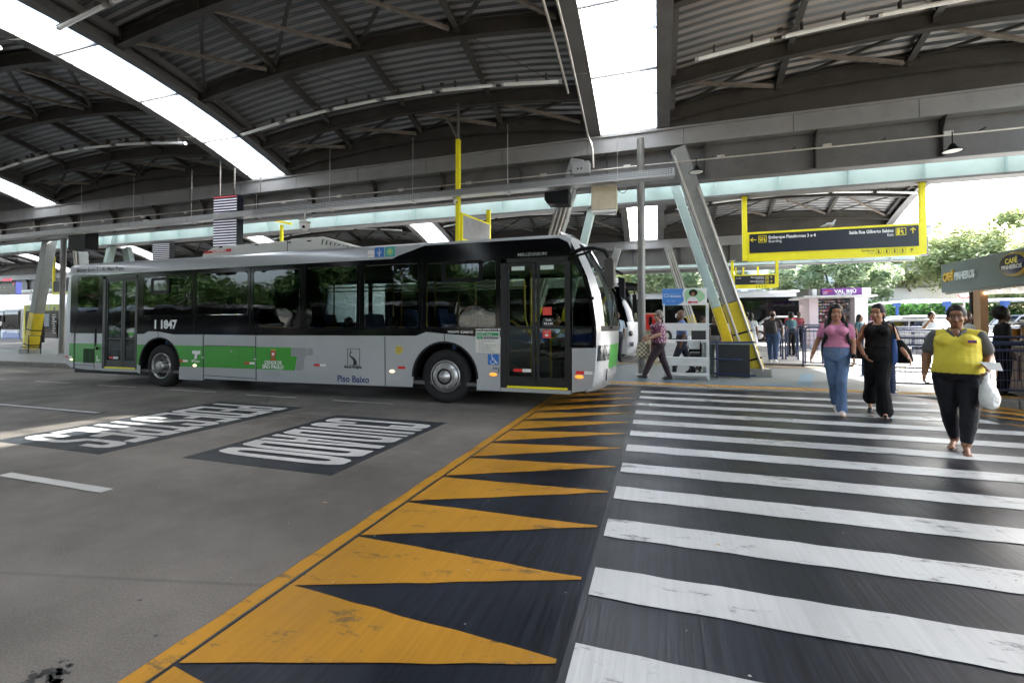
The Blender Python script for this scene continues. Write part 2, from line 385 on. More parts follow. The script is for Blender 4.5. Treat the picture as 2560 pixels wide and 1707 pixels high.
TACB = mat('tactile_blue', (.10,.22,.33), .5, 0, .25, 6, dirt=.6)
def gz(y): return 0.15 if y < 15 else .15 + .027*(min(y, 60)-15)
def struct(name, mb, m, **k): return mb.build(name, m, kind='structure', **k)

g = MB()
xs = [-160,-60,-30,-15,0,15,40,160]
ys = [17.05,27,35,60,110,240]
g.quad((-160,-90,0),(160,-90,0),(160,10.32,0),(-160,10.32,0))
struct('road', g, ROAD)
g = MB()
for i in range(len(ys)-1):
    y0,y1 = ys[i],ys[i+1]; g.quad((-160,y0,gz(y0)-.155),(160,y0,gz(y0)-.155),(160,y1,gz(y1)-.155 if y1<=60 else gz(y1)-.155),(-160,y1,gz(y1)-.155))
struct('bus_lane', g, LANE2)
# platform between the lanes with its kerbs
g = MB(); g.box(-160,160,10.46,16.9,-.3,.15); struct('platform', g, PAVE)
kr = MB()
def kerbs(mb, x0, x1, y0, y1, z1, step=1.0):
    x = x0
    while x < x1-.01:
        e = min(x+step, x1); j = random.uniform(-.004,.004)
        mb.box(x+.006, e-.006, y0+j, y1+j, -.25, z1+.003+random.uniform(-.002,.003)); x = e
root = thing('kerb', None, None, (0,10.3,0), kind='structure')
for i in range(-34, 8):
    k = MB(); j = random.uniform(-.004,.004); k.box(i+.008, i+.992, 10.3+j, 10.455+j, -.2, .154+random.uniform(-.003,.003)).build('kerb_stone', KERB, root, bevel=.012)
k = MB(); k.box(-160,-34,10.3,10.455,-.2,.153); k.box(8,160,10.3,10.455,-.2,.153); k.build('far_kerb', KERB, root)
k = MB(); k.box(-160,160,16.905,17.045,-.2,.153); k.build('rear_kerb', KERB, root)
# plaza right of the platform (open forecourt), rising gently
g = MB()
ys2 = [17.05,22,27,35,60,110,240]
for a,b_ in zip(ys2, ys2[1:]):
    g.quad((6.2,a,gz(a)+.0),(160,a,gz(a)),(160,b_,gz(b_)),(6.2,b_,gz(b_)))
g.quad((6.2,17.05,-.1),(6.2,60,gz(60)-.3),(6.2,60,gz(60)),(6.2,17.05,gz(17.05)))
for a,b_ in ((27.2,35),(35,60),(60,110),(110,240)):
    g.quad((-160,a,gz(a)),(6.2,a,gz(a)),(6.2,b_,gz(b_)),(-160,b_,gz(b_)))
g.quad((-160,27.2,-.1),(6.2,27.2,-.1),(6.2,27.2,gz(27.2)),(-160,27.2,gz(27.2)))
struct('plaza', g, PLAZA)

# ---------------- raised crossing
XR = thing('raised_crossing', None, None, (0,0,0), kind='structure')
g = MB(); g.quad((-.36,-9,.15),(4.35,-9,.15),(4.35,10.3,.15),(-.36,10.3,.15)); g.build('crossing_deck', CBLACK, XR)
g = MB(); g.quad((-1.99,-9,.003),(-.36,-9,.15),(-.36,10.3,.15),(-1.99,10.3,.003)); g.build('crossing_ramp', CBLACK, XR)
g = MB(); g.quad((5.98,-9,.003),(4.35,-9,.15),(4.35,10.3,.15),(5.98,10.3,.003)); g.build('crossing_ramp', CBLACK, XR)
def jagrect(x0, x1, y0, y1, zf, amp=.006, step=.12):
    n = max(2, int(abs(x1-x0)/step)); lo = []; hi = []
    for i in range(n+1):
        x = x0+(x1-x0)*i/n; lo.append((x+ (random.uniform(-amp,amp) if 0<i<n else 0), y0+random.uniform(-amp,amp))); hi.append((x, y1+random.uniform(-amp,amp)))
    vs = [(x,y,zf(x)) for x,y in lo]+[(x,y,zf(x)) for x,y in hi]
    return vs, [(i,i+1,n+1+i+1,n+1+i) for i in range(n)]
tops = [-6.3+.64*i for i in range(12)] + [1.25,1.88,2.50,3.15,3.80,4.46,5.17,5.87,6.55,7.28,8.0,8.78,9.51]
for t_ in tops:
    if -6.3 <= t_ < 1.2 and abs(t_-1.25) < .3: continue
    vs, fs = jagrect(-.33, 4.3, t_-.27, t_, lambda x: .1545, .007)
    MB().add(vs, fs).build('white_stripe', CWHITE, XR)
def rampz(x): return .003+(.147)*(x+1.99)/1.63 if x < 0 else .003+.147*(5.98-x)/1.63
ymids = [-5.0+.65*i for i in range(9)] + [.46,1.12,1.76,2.37,3.01,3.66,4.33,5.0,5.7,6.38,7.08,7.8,8.55,9.3,10.0]
bases = [(ymids[i]-.31, ymids[i]+.31) for i in range(len(ymids))]
for i, ym in enumerate(ymids):
    if i and ym-ymids[i-1] < .4: continue
    lo, hi = bases[i]
    for side in (-1, 1):
        X0, X1 = (-1.965, -.385) if side < 0 else (5.955, 4.375)
        n = 10; A = []; B = []
        for k in range(n+1):
            u = k/n; x = X0+(X1-X0)*u; j = lambda: random.uniform(-.006,.006)*(1 if 0<k<n else 0)
            A.append((x, lo+(ym-.012-lo)*u+j(), rampz(x)+.004)); B.append((x, hi+(ym+.012-hi)*u+j(), rampz(x)+.004))
        MB().add(A+B, [(k,k+1,n+1+k+1,n+1+k) for k in range(n)]).build('yellow_triangle', CYEL, XR)
vs, fs = jagrect(-9, 10.3, 0, .10, lambda x: 0.005, .006, .15)
MB().add([(-2.10+v[1], v[0], .0045) for v in vs], [f[::-1] for f in fs]).build('edge_line', CYEL, XR)
MB().add([(5.995+v[1], v[0], .0045) for v in vs], [f[::-1] for f in fs]).build('edge_line', CYEL, XR)
# second crossing beyond the platform
g = MB(); g.add([(-.6,17.05,.2),(5.2,17.05,.2),(5.2,27.2,gz(27.2)),(-.6,27.2,gz(27.2))], [(0,1,2,3)]); g.add([(-1.9,17.05,.06),(-.6,17.05,.2),(-.6,27.2,gz(27.2)),(-1.9,27.2,gz(27.2)-.14)],[(0,1,2,3)]); g.add([(5.2,17.05,.2),(6.2,17.05,.16),(6.2,27.2,gz(27.2)),(5.2,27.2,gz(27.2))],[(0,1,2,3)])
X2 = thing('rear_crossing', None, None, (0,22,0), kind='structure'); g.build('crossing_deck', LANE2, X2)
for i in range(13):
    y = 17.5+i*.74; z0 = .2+(gz(27.2)-.2)*(y-17.05)/10.15+.006; MB().quad((-.4,y,z0),(5.1,y,z0),(5.1,y+.32,z0+.011),(-.4,y+.32,z0+.011)).build('white_stripe', CWHITE, X2)

# ---------------- lane markings
LM = thing('lane_marking', None, None, (0,0,0), kind='structure')
for a,b_,y,wd,bk in [(-6.1,-4.62,2.75,.10,0),(-11.7,-8.9,5.15,.09,1),(-6.04,-4.7,7.41,.055,0),(-8.26,-6.94,7.44,.055,0),(-10.64,-9.19,7.51,.055,0),(-13.1,-11.75,7.55,.055,0),(-15.6,-14.2,7.6,.055,0),(-18,-17,7.63,.055,0),(-20.6,-19.4,7.66,.055,0),(-16.9,-14.5,2.7,.1,0)]:
    if bk: MB().box(a-.1,b_+.1,y-wd,y+wd,.001,.003).build('dash_backing', RBLACK, LM)
    vs, fs = jagrect(a, b_, y-wd/2, y+wd/2, lambda x: .0055, .003); MB().add(vs, fs).build('dash', RWHITE, LM)
# condensed road lettering: unit glyphs (0..1 wide, 0..1 tall), outer loop + holes
T_ = .17   # stroke height share for horizontals
S_ = .27   # stroke share for verticals
def GL(ch):
    s, t = S_, T_*.62
    if ch == 'C': return [rrect(0,1,0,1,.18,3,(.25,.25,.25,.25)), None, 'C']
    return ch
def glyph(ch):
    s, t, R_ = .335, .13, .10
    def rr(x0,x1,y0,y1,rs): return rrect(x0,x1,y0,y1,0,4,rs)
    if ch in 'O': return [rr(0,1,0,1,(.3,.3,.3,.3)), rr(s,1-s,t,1-t,(.12,.12,.12,.12))]
    if ch == 'D': return [rr(0,1,0,1,(.3,.02,.02,.3)), rr(s,1-s,t,1-t,(.12,.02,.02,.12))]
    if ch == 'U':
        o = [(0,1)] + arc(.3,.13,.3,180,270,5) + arc(.7,.13,.3,270,360,5) + [(1,1),(1-s,1)] + arc(1-s-.1,t+.05,.1,0,-90,4) + arc(s+.1,t+.05,.1,270,180,4) + [(s,1)]
        o = [(x, max(0,y*1.0)) if y>.4 else (x, max(0, y+.17)) for x,y in o]; return [o]
    if ch == 'C':
        o = [(1,.33),(1,.0+.12)] + [(.9,.03),(.7,0),(.3,0),(.1,.03),(0,.12),(0,.88),(.1,.97),(.3,1),(.7,1),(.9,.97),(1,.88),(1,.67),(1-s,.67),(1-s,1-t-.02),(.62,1-t),(.38,1-t),(s,1-t-.02),(s,t+.02),(.38,t),(.62,t),(1-s,t+.02),(1-s,.33)]; return [o]
    if ch == 'I': return [[(.3,0),(.7,0),(.7,1),(.3,1)]]
    if ch == 'A': return [[(0,0),(s,0),(s+.05,.26),(1-s-.05,.26),(1-s,0),(1,0),(.70,1),(.30,1)], [(s+.07,.37),(1-s-.07,.37),(.5,.86)]]
    if ch == 'P': return [rr(0,1,.44,1,(.3,.02,0,.3))[:], rr(s,1-s,.44+t,1-t,(.12,.02,.02,.12)), [(0,0),(s,0),(s,.439),(0,.439)]]
    if ch == 'R': return [rr(0,1,.44,1,(.3,.02,0,.3)), rr(s,1-s,.44+t,1-t,(.12,.02,.02,.12)), [(0,0),(s,0),(s,.439),(0,.439)], [(1-s,0),(1,0),(1,.34),(.9,.439),(.45,.439),(.7,.36)]]
    if ch == 'E': return [[(0,0),(1,0),(1,t),(s,t),(s,.5-t/2),(.85,.5-t/2),(.85,.5+t/2),(s,.5+t/2),(s,1-t),(1,1-t),(1,1),(0,1)]]
    if ch == 'T': return [[(.5-s/2,0),(.5+s/2,0),(.5+s/2,1-t),(1,1-t),(1,1),(0,1),(0,1-t),(.5-s/2,1-t)]]
    if ch == 'S': return [[(0,.10),(.15,.02),(.4,0),(.75,0),(.95,.06),(1,.15),(1,.42),(.85,.52),(.35,.60),(s,.66),(s,.84),(.4,1-t),(.6,1-t),(1-s,.86),(1-s,.70),(1,.70),(1,.90),(.85,.98),(.6,1),(.3,1),(.06,.95),(0,.86),(0,.60),(.12,.50),(.6,.42),(1-s,.36),(1-s,.16),(.6,t),(.4,t),(s,.15),(s,.30),(0,.30)]]
def road_word(word, xb, xt, y_start, y_end, rect, label):
    """letters upright towards +X, word running towards -Y"""
    r = thing('road_lettering', None, None, (0,0,0), kind='structure')
    MB().box(rect[0], rect[1], rect[2], rect[3], .001, .0035).build('dark_patch', RBLACK, r)
    n = len(word); wt = [.62 if c == 'I' else 1 for c in word]; tot = sum(wt); pos = y_start; span = (y_start-y_end)
    for c, q in zip(word, wt):
        wd = span*q/tot; gw = wd*.93; loops = glyph(c)
        lp = [[(pos - wd*.035 - u*gw, xb+(xt-xb)*v) for u,v in l] for l in loops]   # (Y, X)
        me = curve_mesh([[(x,y) for y,x in l] for l in lp])
        o = place_mesh(me, 'letter', RWHITE, r, Matrix.Translation((0,0,.007))); pos -= wd
    return r
road_word('CUIDADO', -4.87, -3.14, 6.03, 3.93, (-5.0,-3.03,3.70,6.22), '')
road_word('PEDESTRES', -7.86, -6.2, 6.45, 3.66, (-8.0,-6.03,3.5,6.62), '')
# small litter and leaves on the ground
for i,(x,y,z,s_,c) in enumerate([(.33,2.95,.16,.022,(.5,.4,.25)),(-.95,3.75,.1,.03,(.5,.3,.12)),(-2.6,3.1,.01,.03,(.5,.35,.15))]):
    MB().add([(x-s_,y,z),(x,y-s_*.35,z+.004),(x+s_,y+.004,z+.002),(x,y+s_*.35,z+.005)],[(0,1,2,3)]).build('fallen_leaf', mat('leaf_litter',(.42,.28,.12),.7), None, ['small dry leaf on the dark paint left of the near white stripe','brown dry leaf lying on the yellow triangle paint','small tan leaf on the grey road near the yellow line'][i],'leaf')
OIL = mat('oil_stain', (.02,.02,.02), .5, 0, .5, 20)
rs_ = random.Random(4)
for (x,y,r_) in [(-2.42+rs_.gauss(0,.045),1.26+rs_.gauss(0,.035),rs_.uniform(.006,.028)) for _ in range(26)]+[(-2.25,1.55,.012),(-2.62,1.72,.014),(-2.9,3.0,.02)]:
    pts = [(x+r_*(1+random.uniform(-.35,.35))*cos(a*pi/9), y+.7*r_*(1+random.uniform(-.35,.35))*sin(a*pi/9), .0018) for a in range(18)]
    MB().add(pts, [tuple(range(18))]).build('oil_spot', OIL, LM)
gr = MB()
for _ in range(240):
    x = rs_.uniform(-7,3.5); y = rs_.uniform(1.2,7.2); s_ = rs_.uniform(.003,.009); z = .155 if x > -.36 else (.012 if x < -2 else rampz(x)+.006); gr.add([(x-s_,y,z),(x,y-s_*.7,z+.002),(x+s_*.8,y,z+.001),(x,y+s_*.6,z+.003)],[(0,1,2,3)])
gr.build('grit', mat('grit',(.4,.38,.33),.8), None, 'tiny pale grit scattered over the road and crossing', 'grit', kind='stuff')
# tactile paving strips
TP = thing('tactile_paving', None, None, (0,10.9,0), kind='structure')
for i in range(-14, 32):
    x = i*.3+.0
    MB().box(x+.005, x+.295, 10.62, 10.90, .149, .158).build('yellow_tile', TACY, TP)
st = MB()
for i in range(-14, 32):
    for a in range(4):
        for b_ in range(4): st.box(i*.3+.03+a*.068, i*.3+.062+a*.068, 10.64+b_*.066, 10.672+b_*.066, .158, .163)
st.build('stud', TACY, TP, kind='stuff')
def tacline(p0, p1, wd, m):
    p0 = Vector(p0); p1 = Vector(p1); L_ = (p1-p0).length; d = (p1-p0)/L_; nn = Vector((-d.y, d.x)); n = int(L_/.3)
    for i in range(n):
        a = p0+d*(i*.3+.005); b_ = p0+d*(i*.3+.295); q = MB()
        for k in range(4):
            o0 = nn*(-wd/2+wd*(k+.15)/4); o1 = nn*(-wd/2+wd*(k+.8)/4)
            q.quad((a.x+o0.x,a.y+o0.y,.158),(b_.x+o0.x,b_.y+o0.y,.158),(b_.x+o1.x,b_.y+o1.y,.158),(a.x+o1.x,a.y+o1.y,.158))
        q.build('guide_tile', m, TP)
tacline((1.0,11.2),(3.0,11.4),.3,TACB); tacline((3.0,11.4),(3.9,14.4),.28,TACB); tacline((-1.6,11.6),(1.0,11.3),.25,TACB)
tacline((-3,16.4),(5,16.4),.3,TACY)

# ================================================================= ROOF
def va(y): return 8.42-.0236*(y-5.5)**2
def vb(y): return 8.0-.0355*(y-21.7)**2
def archz(u): return .44*(1-u*u)          # u in -1..1 across a bay
X0B, X1B = -13.0, -1.55                   # prototype bay
XM = (X0B+X1B)/2; HW = (X1B-X0B)/2
def P3(V, x, y, dz=0): return (x, y, V(y)+archz((x-XM)/HW)+dz)
def make_bay(V, ya, yb, purl, tubes, braced, label):
    t = thing('roof_bay', label, 'roof', (XM, (ya+yb)/2, 6.8), 'arched roof bays of the terminal')
    # corrugated sheet, ridges along X
    b = MB(); n = int((yb-ya)/.049); nx = 8; dz = .40
    for i in range(n+1):
        y = ya+(yb-ya)*i/n; off = dz + (.045 if (i//2) % 2 else 0)
        for k in range(nx+1):
            x = X0B+(X1B-X0B)*k/nx; b.v.append(P3(V, x, y, off))
    for i in range(n):
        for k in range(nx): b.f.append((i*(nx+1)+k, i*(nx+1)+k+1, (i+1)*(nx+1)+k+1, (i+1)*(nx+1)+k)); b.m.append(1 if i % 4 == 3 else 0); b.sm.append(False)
    # top skin (weather side)
    q = len(b.v)
    for y in [ya+(yb-ya)*i/12 for i in range(13)]:
        for k in range(nx+1): x = X0B+(X1B-X0B)*k/nx; b.v.append(P3(V, x, y, .52))
    for i in range(12):
        for k in range(nx): b.f.append((q+i*(nx+1)+k, q+(i+1)*(nx+1)+k, q+(i+1)*(nx+1)+k+1, q+i*(nx+1)+k+1)); b.m.append(0); b.sm.append(False)
    me = bpy.data.meshes.new('corrugated_ceiling'); org = ORG[t.name]
    me.from_pydata([(v[0]-org.x, v[1]-org.y, v[2]-org.z) for v in b.v], [], b.f); me.materials.append(SHEET); me.materials.append(SHEET_GLINT); me.polygons.foreach_set('material_index', b.m)
    o = bpy.data.objects.new('corrugated_ceiling', me); link(o); setparent(o, t)
    # purlins: curved I sections
    for y in purl:
        p = MB(); n = 10
        for k in range(n):
            xa = X0B+.1+(X1B-X0B-.2)*k/n; xb = X0B+.1+(X1B-X0B-.2)*(k+1)/n
            a = Vector(P3(V, xa, y)); c = Vector(P3(V, xb, y))
            for (w0,w1,h0,h1) in ((-.09,.09,0,.025),(-.012,.012,.025,.34),(-.09,.09,.34,.365)):
                p.add([(a.x,y+w0,a.z+h0),(a.x,y+w1,a.z+h0),(a.x,y+w1,a.z+h1),(a.x,y+w0,a.z+h1),(c.x,y+w0,c.z+h0),(c.x,y+w1,c.z+h0),(c.x,y+w1,c.z+h1),(c.x,y+w0,c.z+h1)],
                      [(0,4,5,1),(3,2,6,7),(0,3,7,4),(1,5,6,2)])
        p.build('purlin', DSTEEL, t)
    # rafters between purlins, in four lines
    yy = [ya+.15]+list(purl)+[yb-.15]
    for fx in (.035,.26,.5,.74,.965):
        x = X0B+(X1B-X0B)*fx
        for a_, c_ in zip(yy, yy[1:]):
            if c_-a_ < .5: continue
            pa = Vector(P3(V, x, a_+.09, .2)); pc = Vector(P3(V, x, c_-.09, .2))
            r = MB(); r.beam(pa, pc, .14, .02, up=(0,0,1)); r.beam(pa+Vector((0,0,.10)), pc+Vector((0,0,.10)), .018, .2)
            r.build('rafter', DSTEEL if fx not in (.035,.965) else GIRD, t)
            g_ = MB(); g_.beam(pc+Vector((0,.02,-.12)), pc+Vector((0,.02,.14)), .12, .03); g_.build('gusset', DSTEEL, t)
    # diagonal braces
    for (a_, c_) in braced:
        fr = (.035,.26,.5,.74,.965)
        for f0, f1 in zip(fr, fr[1:]):
            xa = X0B+(X1B-X0B)*f0; xb = X0B+(X1B-X0B)*f1
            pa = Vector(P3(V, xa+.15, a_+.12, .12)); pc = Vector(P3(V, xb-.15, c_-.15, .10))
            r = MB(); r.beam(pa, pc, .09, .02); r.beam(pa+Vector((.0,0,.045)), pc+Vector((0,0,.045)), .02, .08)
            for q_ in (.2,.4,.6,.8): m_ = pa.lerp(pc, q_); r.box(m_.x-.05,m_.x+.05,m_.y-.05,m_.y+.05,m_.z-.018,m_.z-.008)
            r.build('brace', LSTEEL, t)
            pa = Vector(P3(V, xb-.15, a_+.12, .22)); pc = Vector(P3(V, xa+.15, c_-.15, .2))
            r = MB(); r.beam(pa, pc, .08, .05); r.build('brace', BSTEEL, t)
    # thin cross rods
    r = MB()
    for a_, c_ in zip(yy, yy[1:]):
        if c_-a_ < .5 or (a_,c_) in braced: continue
        r.tube(P3(V, XM-2.6, a_, .3), P3(V, XM+.2, c_, .3), .008, 5); r.tube(P3(V, XM+2.6, a_, .3), P3(V, XM+5, c_, .3), .008, 5)
    if r.v: r.build('tie_rod', BSTEEL, t)
    # side ribs next to the skylights
    for x, s in ((X0B,1),(X1B,-1)):
        p = MB(); n = 16
        for k in range(n):
            y0_ = ya+(yb-ya)*k/n; y1_ = ya+(yb-ya)*(k+1)/n; z0_, z1_ = V(y0_), V(y1_)
            xa, xb = (x, x+.13*s)
            p.add([(xa,y0_,z0_-.02),(xb,y0_,z0_-.02),(xb,y0_,z0_+.52),(xa,y0_,z0_+.52),(xa,y1_,z1_-.02),(xb,y1_,z1_-.02),(xb,y1_,z1_+.52),(xa,y1_,z1_+.52)],
                  [(0,1,5,4),(3,7,6,2),(0,4,7,3),(1,2,6,5)])
            xb2 = x+.34*s
            p.add([(xb,y0_,z0_-.02),(xb2,y0_,z0_-.02),(xb,y0_,z0_+.0),(xb2,y0_,z0_+.0),(xb,y1_,z1_-.02),(xb2,y1_,z1_-.02),(xb,y1_,z1_+.0),(xb2,y1_,z1_+.0)],[(0,1,5,4),(2,6,7,3),(1,3,7,5)])
        p.build('side_rib', GIRD, t)
    # arched end plates closing the gap down to the girders
    for y, zb in ((ya+.02, 6.9 if V is va else 7.2), (yb-.02, 6.9 if V is va else 6.45)):
        p = MB(); n = 12
        for k in range(n):
            xa = X0B+(X1B-X0B)*k/n; xb = X0B+(X1B-X0B)*(k+1)/n; za = P3(V,xa,y,.42)[2]; zb2 = P3(V,xb,y,.42)[2]; lo = min(zb, V(y)-.05)
            p.add([(xa,y-.02,lo),(xb,y-.02,lo),(xb,y-.02,zb2),(xa,y-.02,za),(xa,y+.02,lo),(xb,y+.02,lo),(xb,y+.02,zb2),(xa,y+.02,za)],[(0,1,2,3),(7,6,5,4),(0,4,5,1),(3,2,6,7)])
        p.build('end_plate', DSTEEL, t)
    return t
def make_skylight(V, ya, yb, label, x0=-1.55, x1=0.0, nb=8):
    t = thing('skylight', label, 'skylight', ((x0+x1)/2, (ya+yb)/2, 7), 'long skylights between the roof bays')
    n = nb; sub = 4
    for k in range(n):
        a_ = ya+(yb-ya)*k/n; c_ = ya+(yb-ya)*(k+1)/n; p = MB(); vs = []; 
        for j in range(sub+1):
            y = a_+.02+(c_-a_-.04)*j/sub
            for i in range(3): vs.append((x0+(x1-x0)*i/2, y, V(y)+.06+(.05 if i == 1 else 0)))
        p.add(vs, [(j*3+i, j*3+i+1, (j+1)*3+i+1, (j+1)*3+i) for j in range(sub) for i in range(2)], 0, True)
        p.build('pane', MATS['sky'], t)
        q = MB(); q.beam((x0,c_,V(c_)+.05),(x1,c_,V(c_)+.05),.05,.045); q.build('glazing_bar', GIRDL, t)
        q = MB(); z_ = 1.05   # light lattice above the sheets, seen through them
        q.tube((x0,a_,V(a_)+z_),(x1,c_,V(c_)+z_),.02,6); q.tube((x1,a_,V(a_)+z_),(x0,c_,V(c_)+z_),.02,6); q.tube((x0,c_,V(c_)+z_),(x1,c_,V(c_)+z_),.025,6)
        q.build('lattice', GIRDL, t)
    return t
YA0, YA1, YB0, YB1 = -2.5, 13.35, 15.2, 28.2
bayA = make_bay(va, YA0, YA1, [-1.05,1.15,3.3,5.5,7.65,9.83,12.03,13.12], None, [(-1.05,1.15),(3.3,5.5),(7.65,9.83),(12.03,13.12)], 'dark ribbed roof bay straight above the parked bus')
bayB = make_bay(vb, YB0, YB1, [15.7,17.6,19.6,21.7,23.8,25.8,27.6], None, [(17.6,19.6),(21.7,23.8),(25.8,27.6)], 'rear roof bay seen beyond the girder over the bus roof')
nmA = {-4:'near roof bay outside the left edge of the picture', -1:'dark roof bay at the far left, left of the long curved skylight', -2:'darkest roof bay at the left edge beyond the second skylight', -3:'outermost left roof bay, barely in view', 1:'roof bay at upper right above the hanging yellow sign'}
nmB = {-4:'rear roof bay at the extreme left', -1:'rear roof bay left of the striped light panel, far side of the girder', -2:'rear roof bay behind the left leaning column', -3:'rear roof bay at the far left above the white wall', 1:'rear roof bay directly behind the big yellow sign'}
for i in (-4,-3,-2,-1,1):
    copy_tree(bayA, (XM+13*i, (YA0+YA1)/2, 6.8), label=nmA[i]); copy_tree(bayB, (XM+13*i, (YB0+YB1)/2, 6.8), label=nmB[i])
skA = make_skylight(va, YA0, YA1, 'wide bright skylight in the middle above the round pole')
skB = make_skylight(vb, YB0, YB1, 'small rear skylight seen just behind the round pole', nb=7)
lA = {-4:'near skylight outside the left edge of the picture', -1:'long curved white skylight sweeping from the upper left corner', -2:'short skylight end at the left edge above the leaning column', -3:'far left near skylight just outside the second roof bay', 1:'rightmost near skylight beyond the right roof bay'}
lB = {-4:'rear skylight at the extreme left', -1:'rear skylight strip behind the yellow hanging post over the bus', -2:'rear skylight strip behind the small striped panel', -3:'rear skylight strip left of the leaning column with yellow foot', 1:'rear skylight against the white sky beside the right end of the yellow sign'}
for i in (-4,-3,-2,-1,1):
    copy_tree(skA, (-.775+13*i, (YA0+YA1)/2, 7), label=lA[i]); copy_tree(skB, (-.775+13*i, (YB0+YB1)/2, 7), label=lB[i])

for i in (-3,-2,-1,0,1):
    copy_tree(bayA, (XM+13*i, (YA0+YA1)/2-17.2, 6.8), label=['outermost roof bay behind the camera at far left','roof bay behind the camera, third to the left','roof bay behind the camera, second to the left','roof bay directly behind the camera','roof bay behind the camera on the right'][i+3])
    copy_tree(skA, (-.775+13*i, (YA0+YA1)/2-17.2, 7), label=['outermost skylight behind the camera at far left','skylight behind the camera, third to the left','skylight behind the camera, second to the left','skylight directly behind the camera','skylight behind the camera on the right'][i+3])
# ---------------- girders
def girder(name, y, zt, x0, x1, label, mweb=GIRD, drop=0.0, fascia=True):
    t = thing('roof_girder', label, 'girder', ((x0+x1)/2, y, zt-1))
    if fascia:
        MB().box(x0,x1,y-.2,y+.12,zt-.47,zt).build('top_box', GIRDL, t, bevel=.01)
        q = MB(); q.box(x0,x1,y-.26,y-.2,zt-.03,zt+.02); q.build('edge_trim', GIRDL, t)
    MB().box(x0,x1,y+.12,y+.15,zt-1.42,zt-.3).build('web', mweb, t)
    MB().box(x0,x1,y-.03,y+.30,zt-1.46,zt-1.42).build('bottom_flange', GIRD, t)
    x = x0+1.0; 
    while x < x1:
        q = MB(); q.prism_x([(y+.12,zt-1.42),(y-.02,zt-1.42),(y-.02,zt-.8),(y-.2,zt-.47),(y+.12,zt-.47)], x-.012, x+.012); q.build('stiffener', DSTEEL, t)
        q = MB(); q.box(x-.55,x-.54,y-.204,y-.2,zt-.47,zt); q.build('joint', BLACK, t); x += 2.65
    return t
girder('g', 13.5, 6.93, -66, 13.1, 'long grey girder crossing the picture above the bus')
girder('g', 28.3, 6.5, -66, 13.1, 'rear grey girder carrying the far roof bays')
girder('g', -2.75, 6.93, -66, 13.1, 'grey girder behind the camera')
def green_girder(y, zb, x0, x1, label):
    t = thing('green_girder', label, 'girder', ((x0+x1)/2, y, zb))
    MB().box(x0,x1,y,y+.03,zb+.06,zb+1.35).build('web', GREEN_ST, t)
    q = MB(); q.box(x0,x1,y-.22,y+.22,zb,zb+.06); q.build('bottom_flange', GIRD, t)
    MB().box(x0,x1,y-.1,y+.15,zb+1.35,zb+1.4).build('top_flange', GREEN_ST, t)
    x = x0+.6
    while x < x1:
        MB().box(x-.011,x+.011,y-.13,y,zb+.06,zb+1.35).build('stiffener', GREEN_ST, t); x += 1.72
    return t
green_girder(15.0, 5.30, -66, 13.1, 'pale green girder lit from above, behind the grey one')
green_girder(29.7, 4.95, -66, 13.1, 'distant pale green girder over the second row of columns')
# glazed slots above the gaps between girder pairs
for ya_, yb_, z_, lb in ((13.66,15.0,6.9,'frosted roof slot between the grey and green girders'),(28.5,29.7,6.45,'frosted roof slot over the rear girder pair')):
    t = thing('roof_slot', lb, 'skylight', (-18,(ya_+yb_)/2,z_))
    for i in range(40):
        x = -65.8+i*1.972; MB().box(x+.01,x+1.96,ya_,yb_,z_,z_+.01).build('pane', MATS['sky'], t)
# flat canopy beyond the last girder
t = thing('flat_canopy', 'flat dark canopy edge beyond the rear girder, above the far trees', 'canopy', (-18,33,5.6))
MB().box(-80,9,30.0,35.4,6.3,6.4).build('soffit', GIRD, t); MB().box(-80,9,35.4,35.5,5.35,6.5).build('fascia', GIRD, t)
for i in range(21): MB().box(-79+i*4.2,-78.8+i*4.2,30,35.4,6.0,6.3).build('beam', DSTEEL, t)

# ---------------- columns
def leg(t, xb, yb, xt, yt, zt, wd=.42, dp=.40, wide=True, conduits=(), z0=.15, mtop=COLM):
    b = Vector((xb,yb,z0)); tp = Vector((xt,yt,zt)); d = (tp-b); 
    def at(z): return b + d*((z-z0)/(zt-z0))
    MB().box(xb-.30,xb+.30,yb-.27,yb+.27,z0-.02,z0+.20).build('plinth', CONC, t, bevel=.015)
    a0, a1, a2 = at(z0+.17), at(z0+1.92), at(zt)
    MB().beam(a0, a1, wd, dp, up=(0,1,0)).build('painted_foot', YELC, t, bevel=.035)
    MB().beam(a1, a2, wd-.006, dp-.006, up=(0,1,0)).build('shaft', mtop, t, bevel=.035)
    for z in (z0+.42, z0+1.12):
        p = at(z); q = MB(); q.beam(p-d.normalized()*.025, p+d.normalized()*.025, wd+.03, dp+.03, up=(0,1,0)); q.build('strap', BLACK, t)
    for z in (3.6, 4.7):
        if z < zt: p = at(z); q = MB(); q.beam(p-d.normalized()*.03, p+d.normalized()*.03, wd+.02, dp+.02, up=(0,1,0)); q.build('splice_band', COLM, t)
    side = d.normalized().cross(Vector((0,1,0))).normalized()
    for off, ztop, zlo in conduits:
        q = MB(); q.tube(at(zlo)+side*off+Vector((0,-dp/2-.05,0)), at(ztop)+side*off+Vector((0,-dp/2-.05,0)), .03, 8); q.build('conduit', PIPE, t)
    return t
def pair(xc, y, zt, lab, base=3.3, cL=(), cR=(), gap=1.4, far=False):
    for s, cc in ((-1,cL),(1,cR)):
        t = thing('leaning_column', lab[0 if s<0 else 1], 'column', (xc+s*base, y, .15), 'leaning box columns with yellow feet')
        leg(t, xc+s*base, y, xc+s*gap, y+.15, zt, conduits=cc)
pair(-.85, 13.35, 6.4, ('leaning column with three pipes, mostly hidden behind the bus front','big leaning column with yellow foot beside the desk'), cL=((-.12,5.6,.5),(0,5.6,.5),(.12,5.6,.5)), cR=((.16,6.2,.2),(-.14,5.2,.25)), base=3.3)
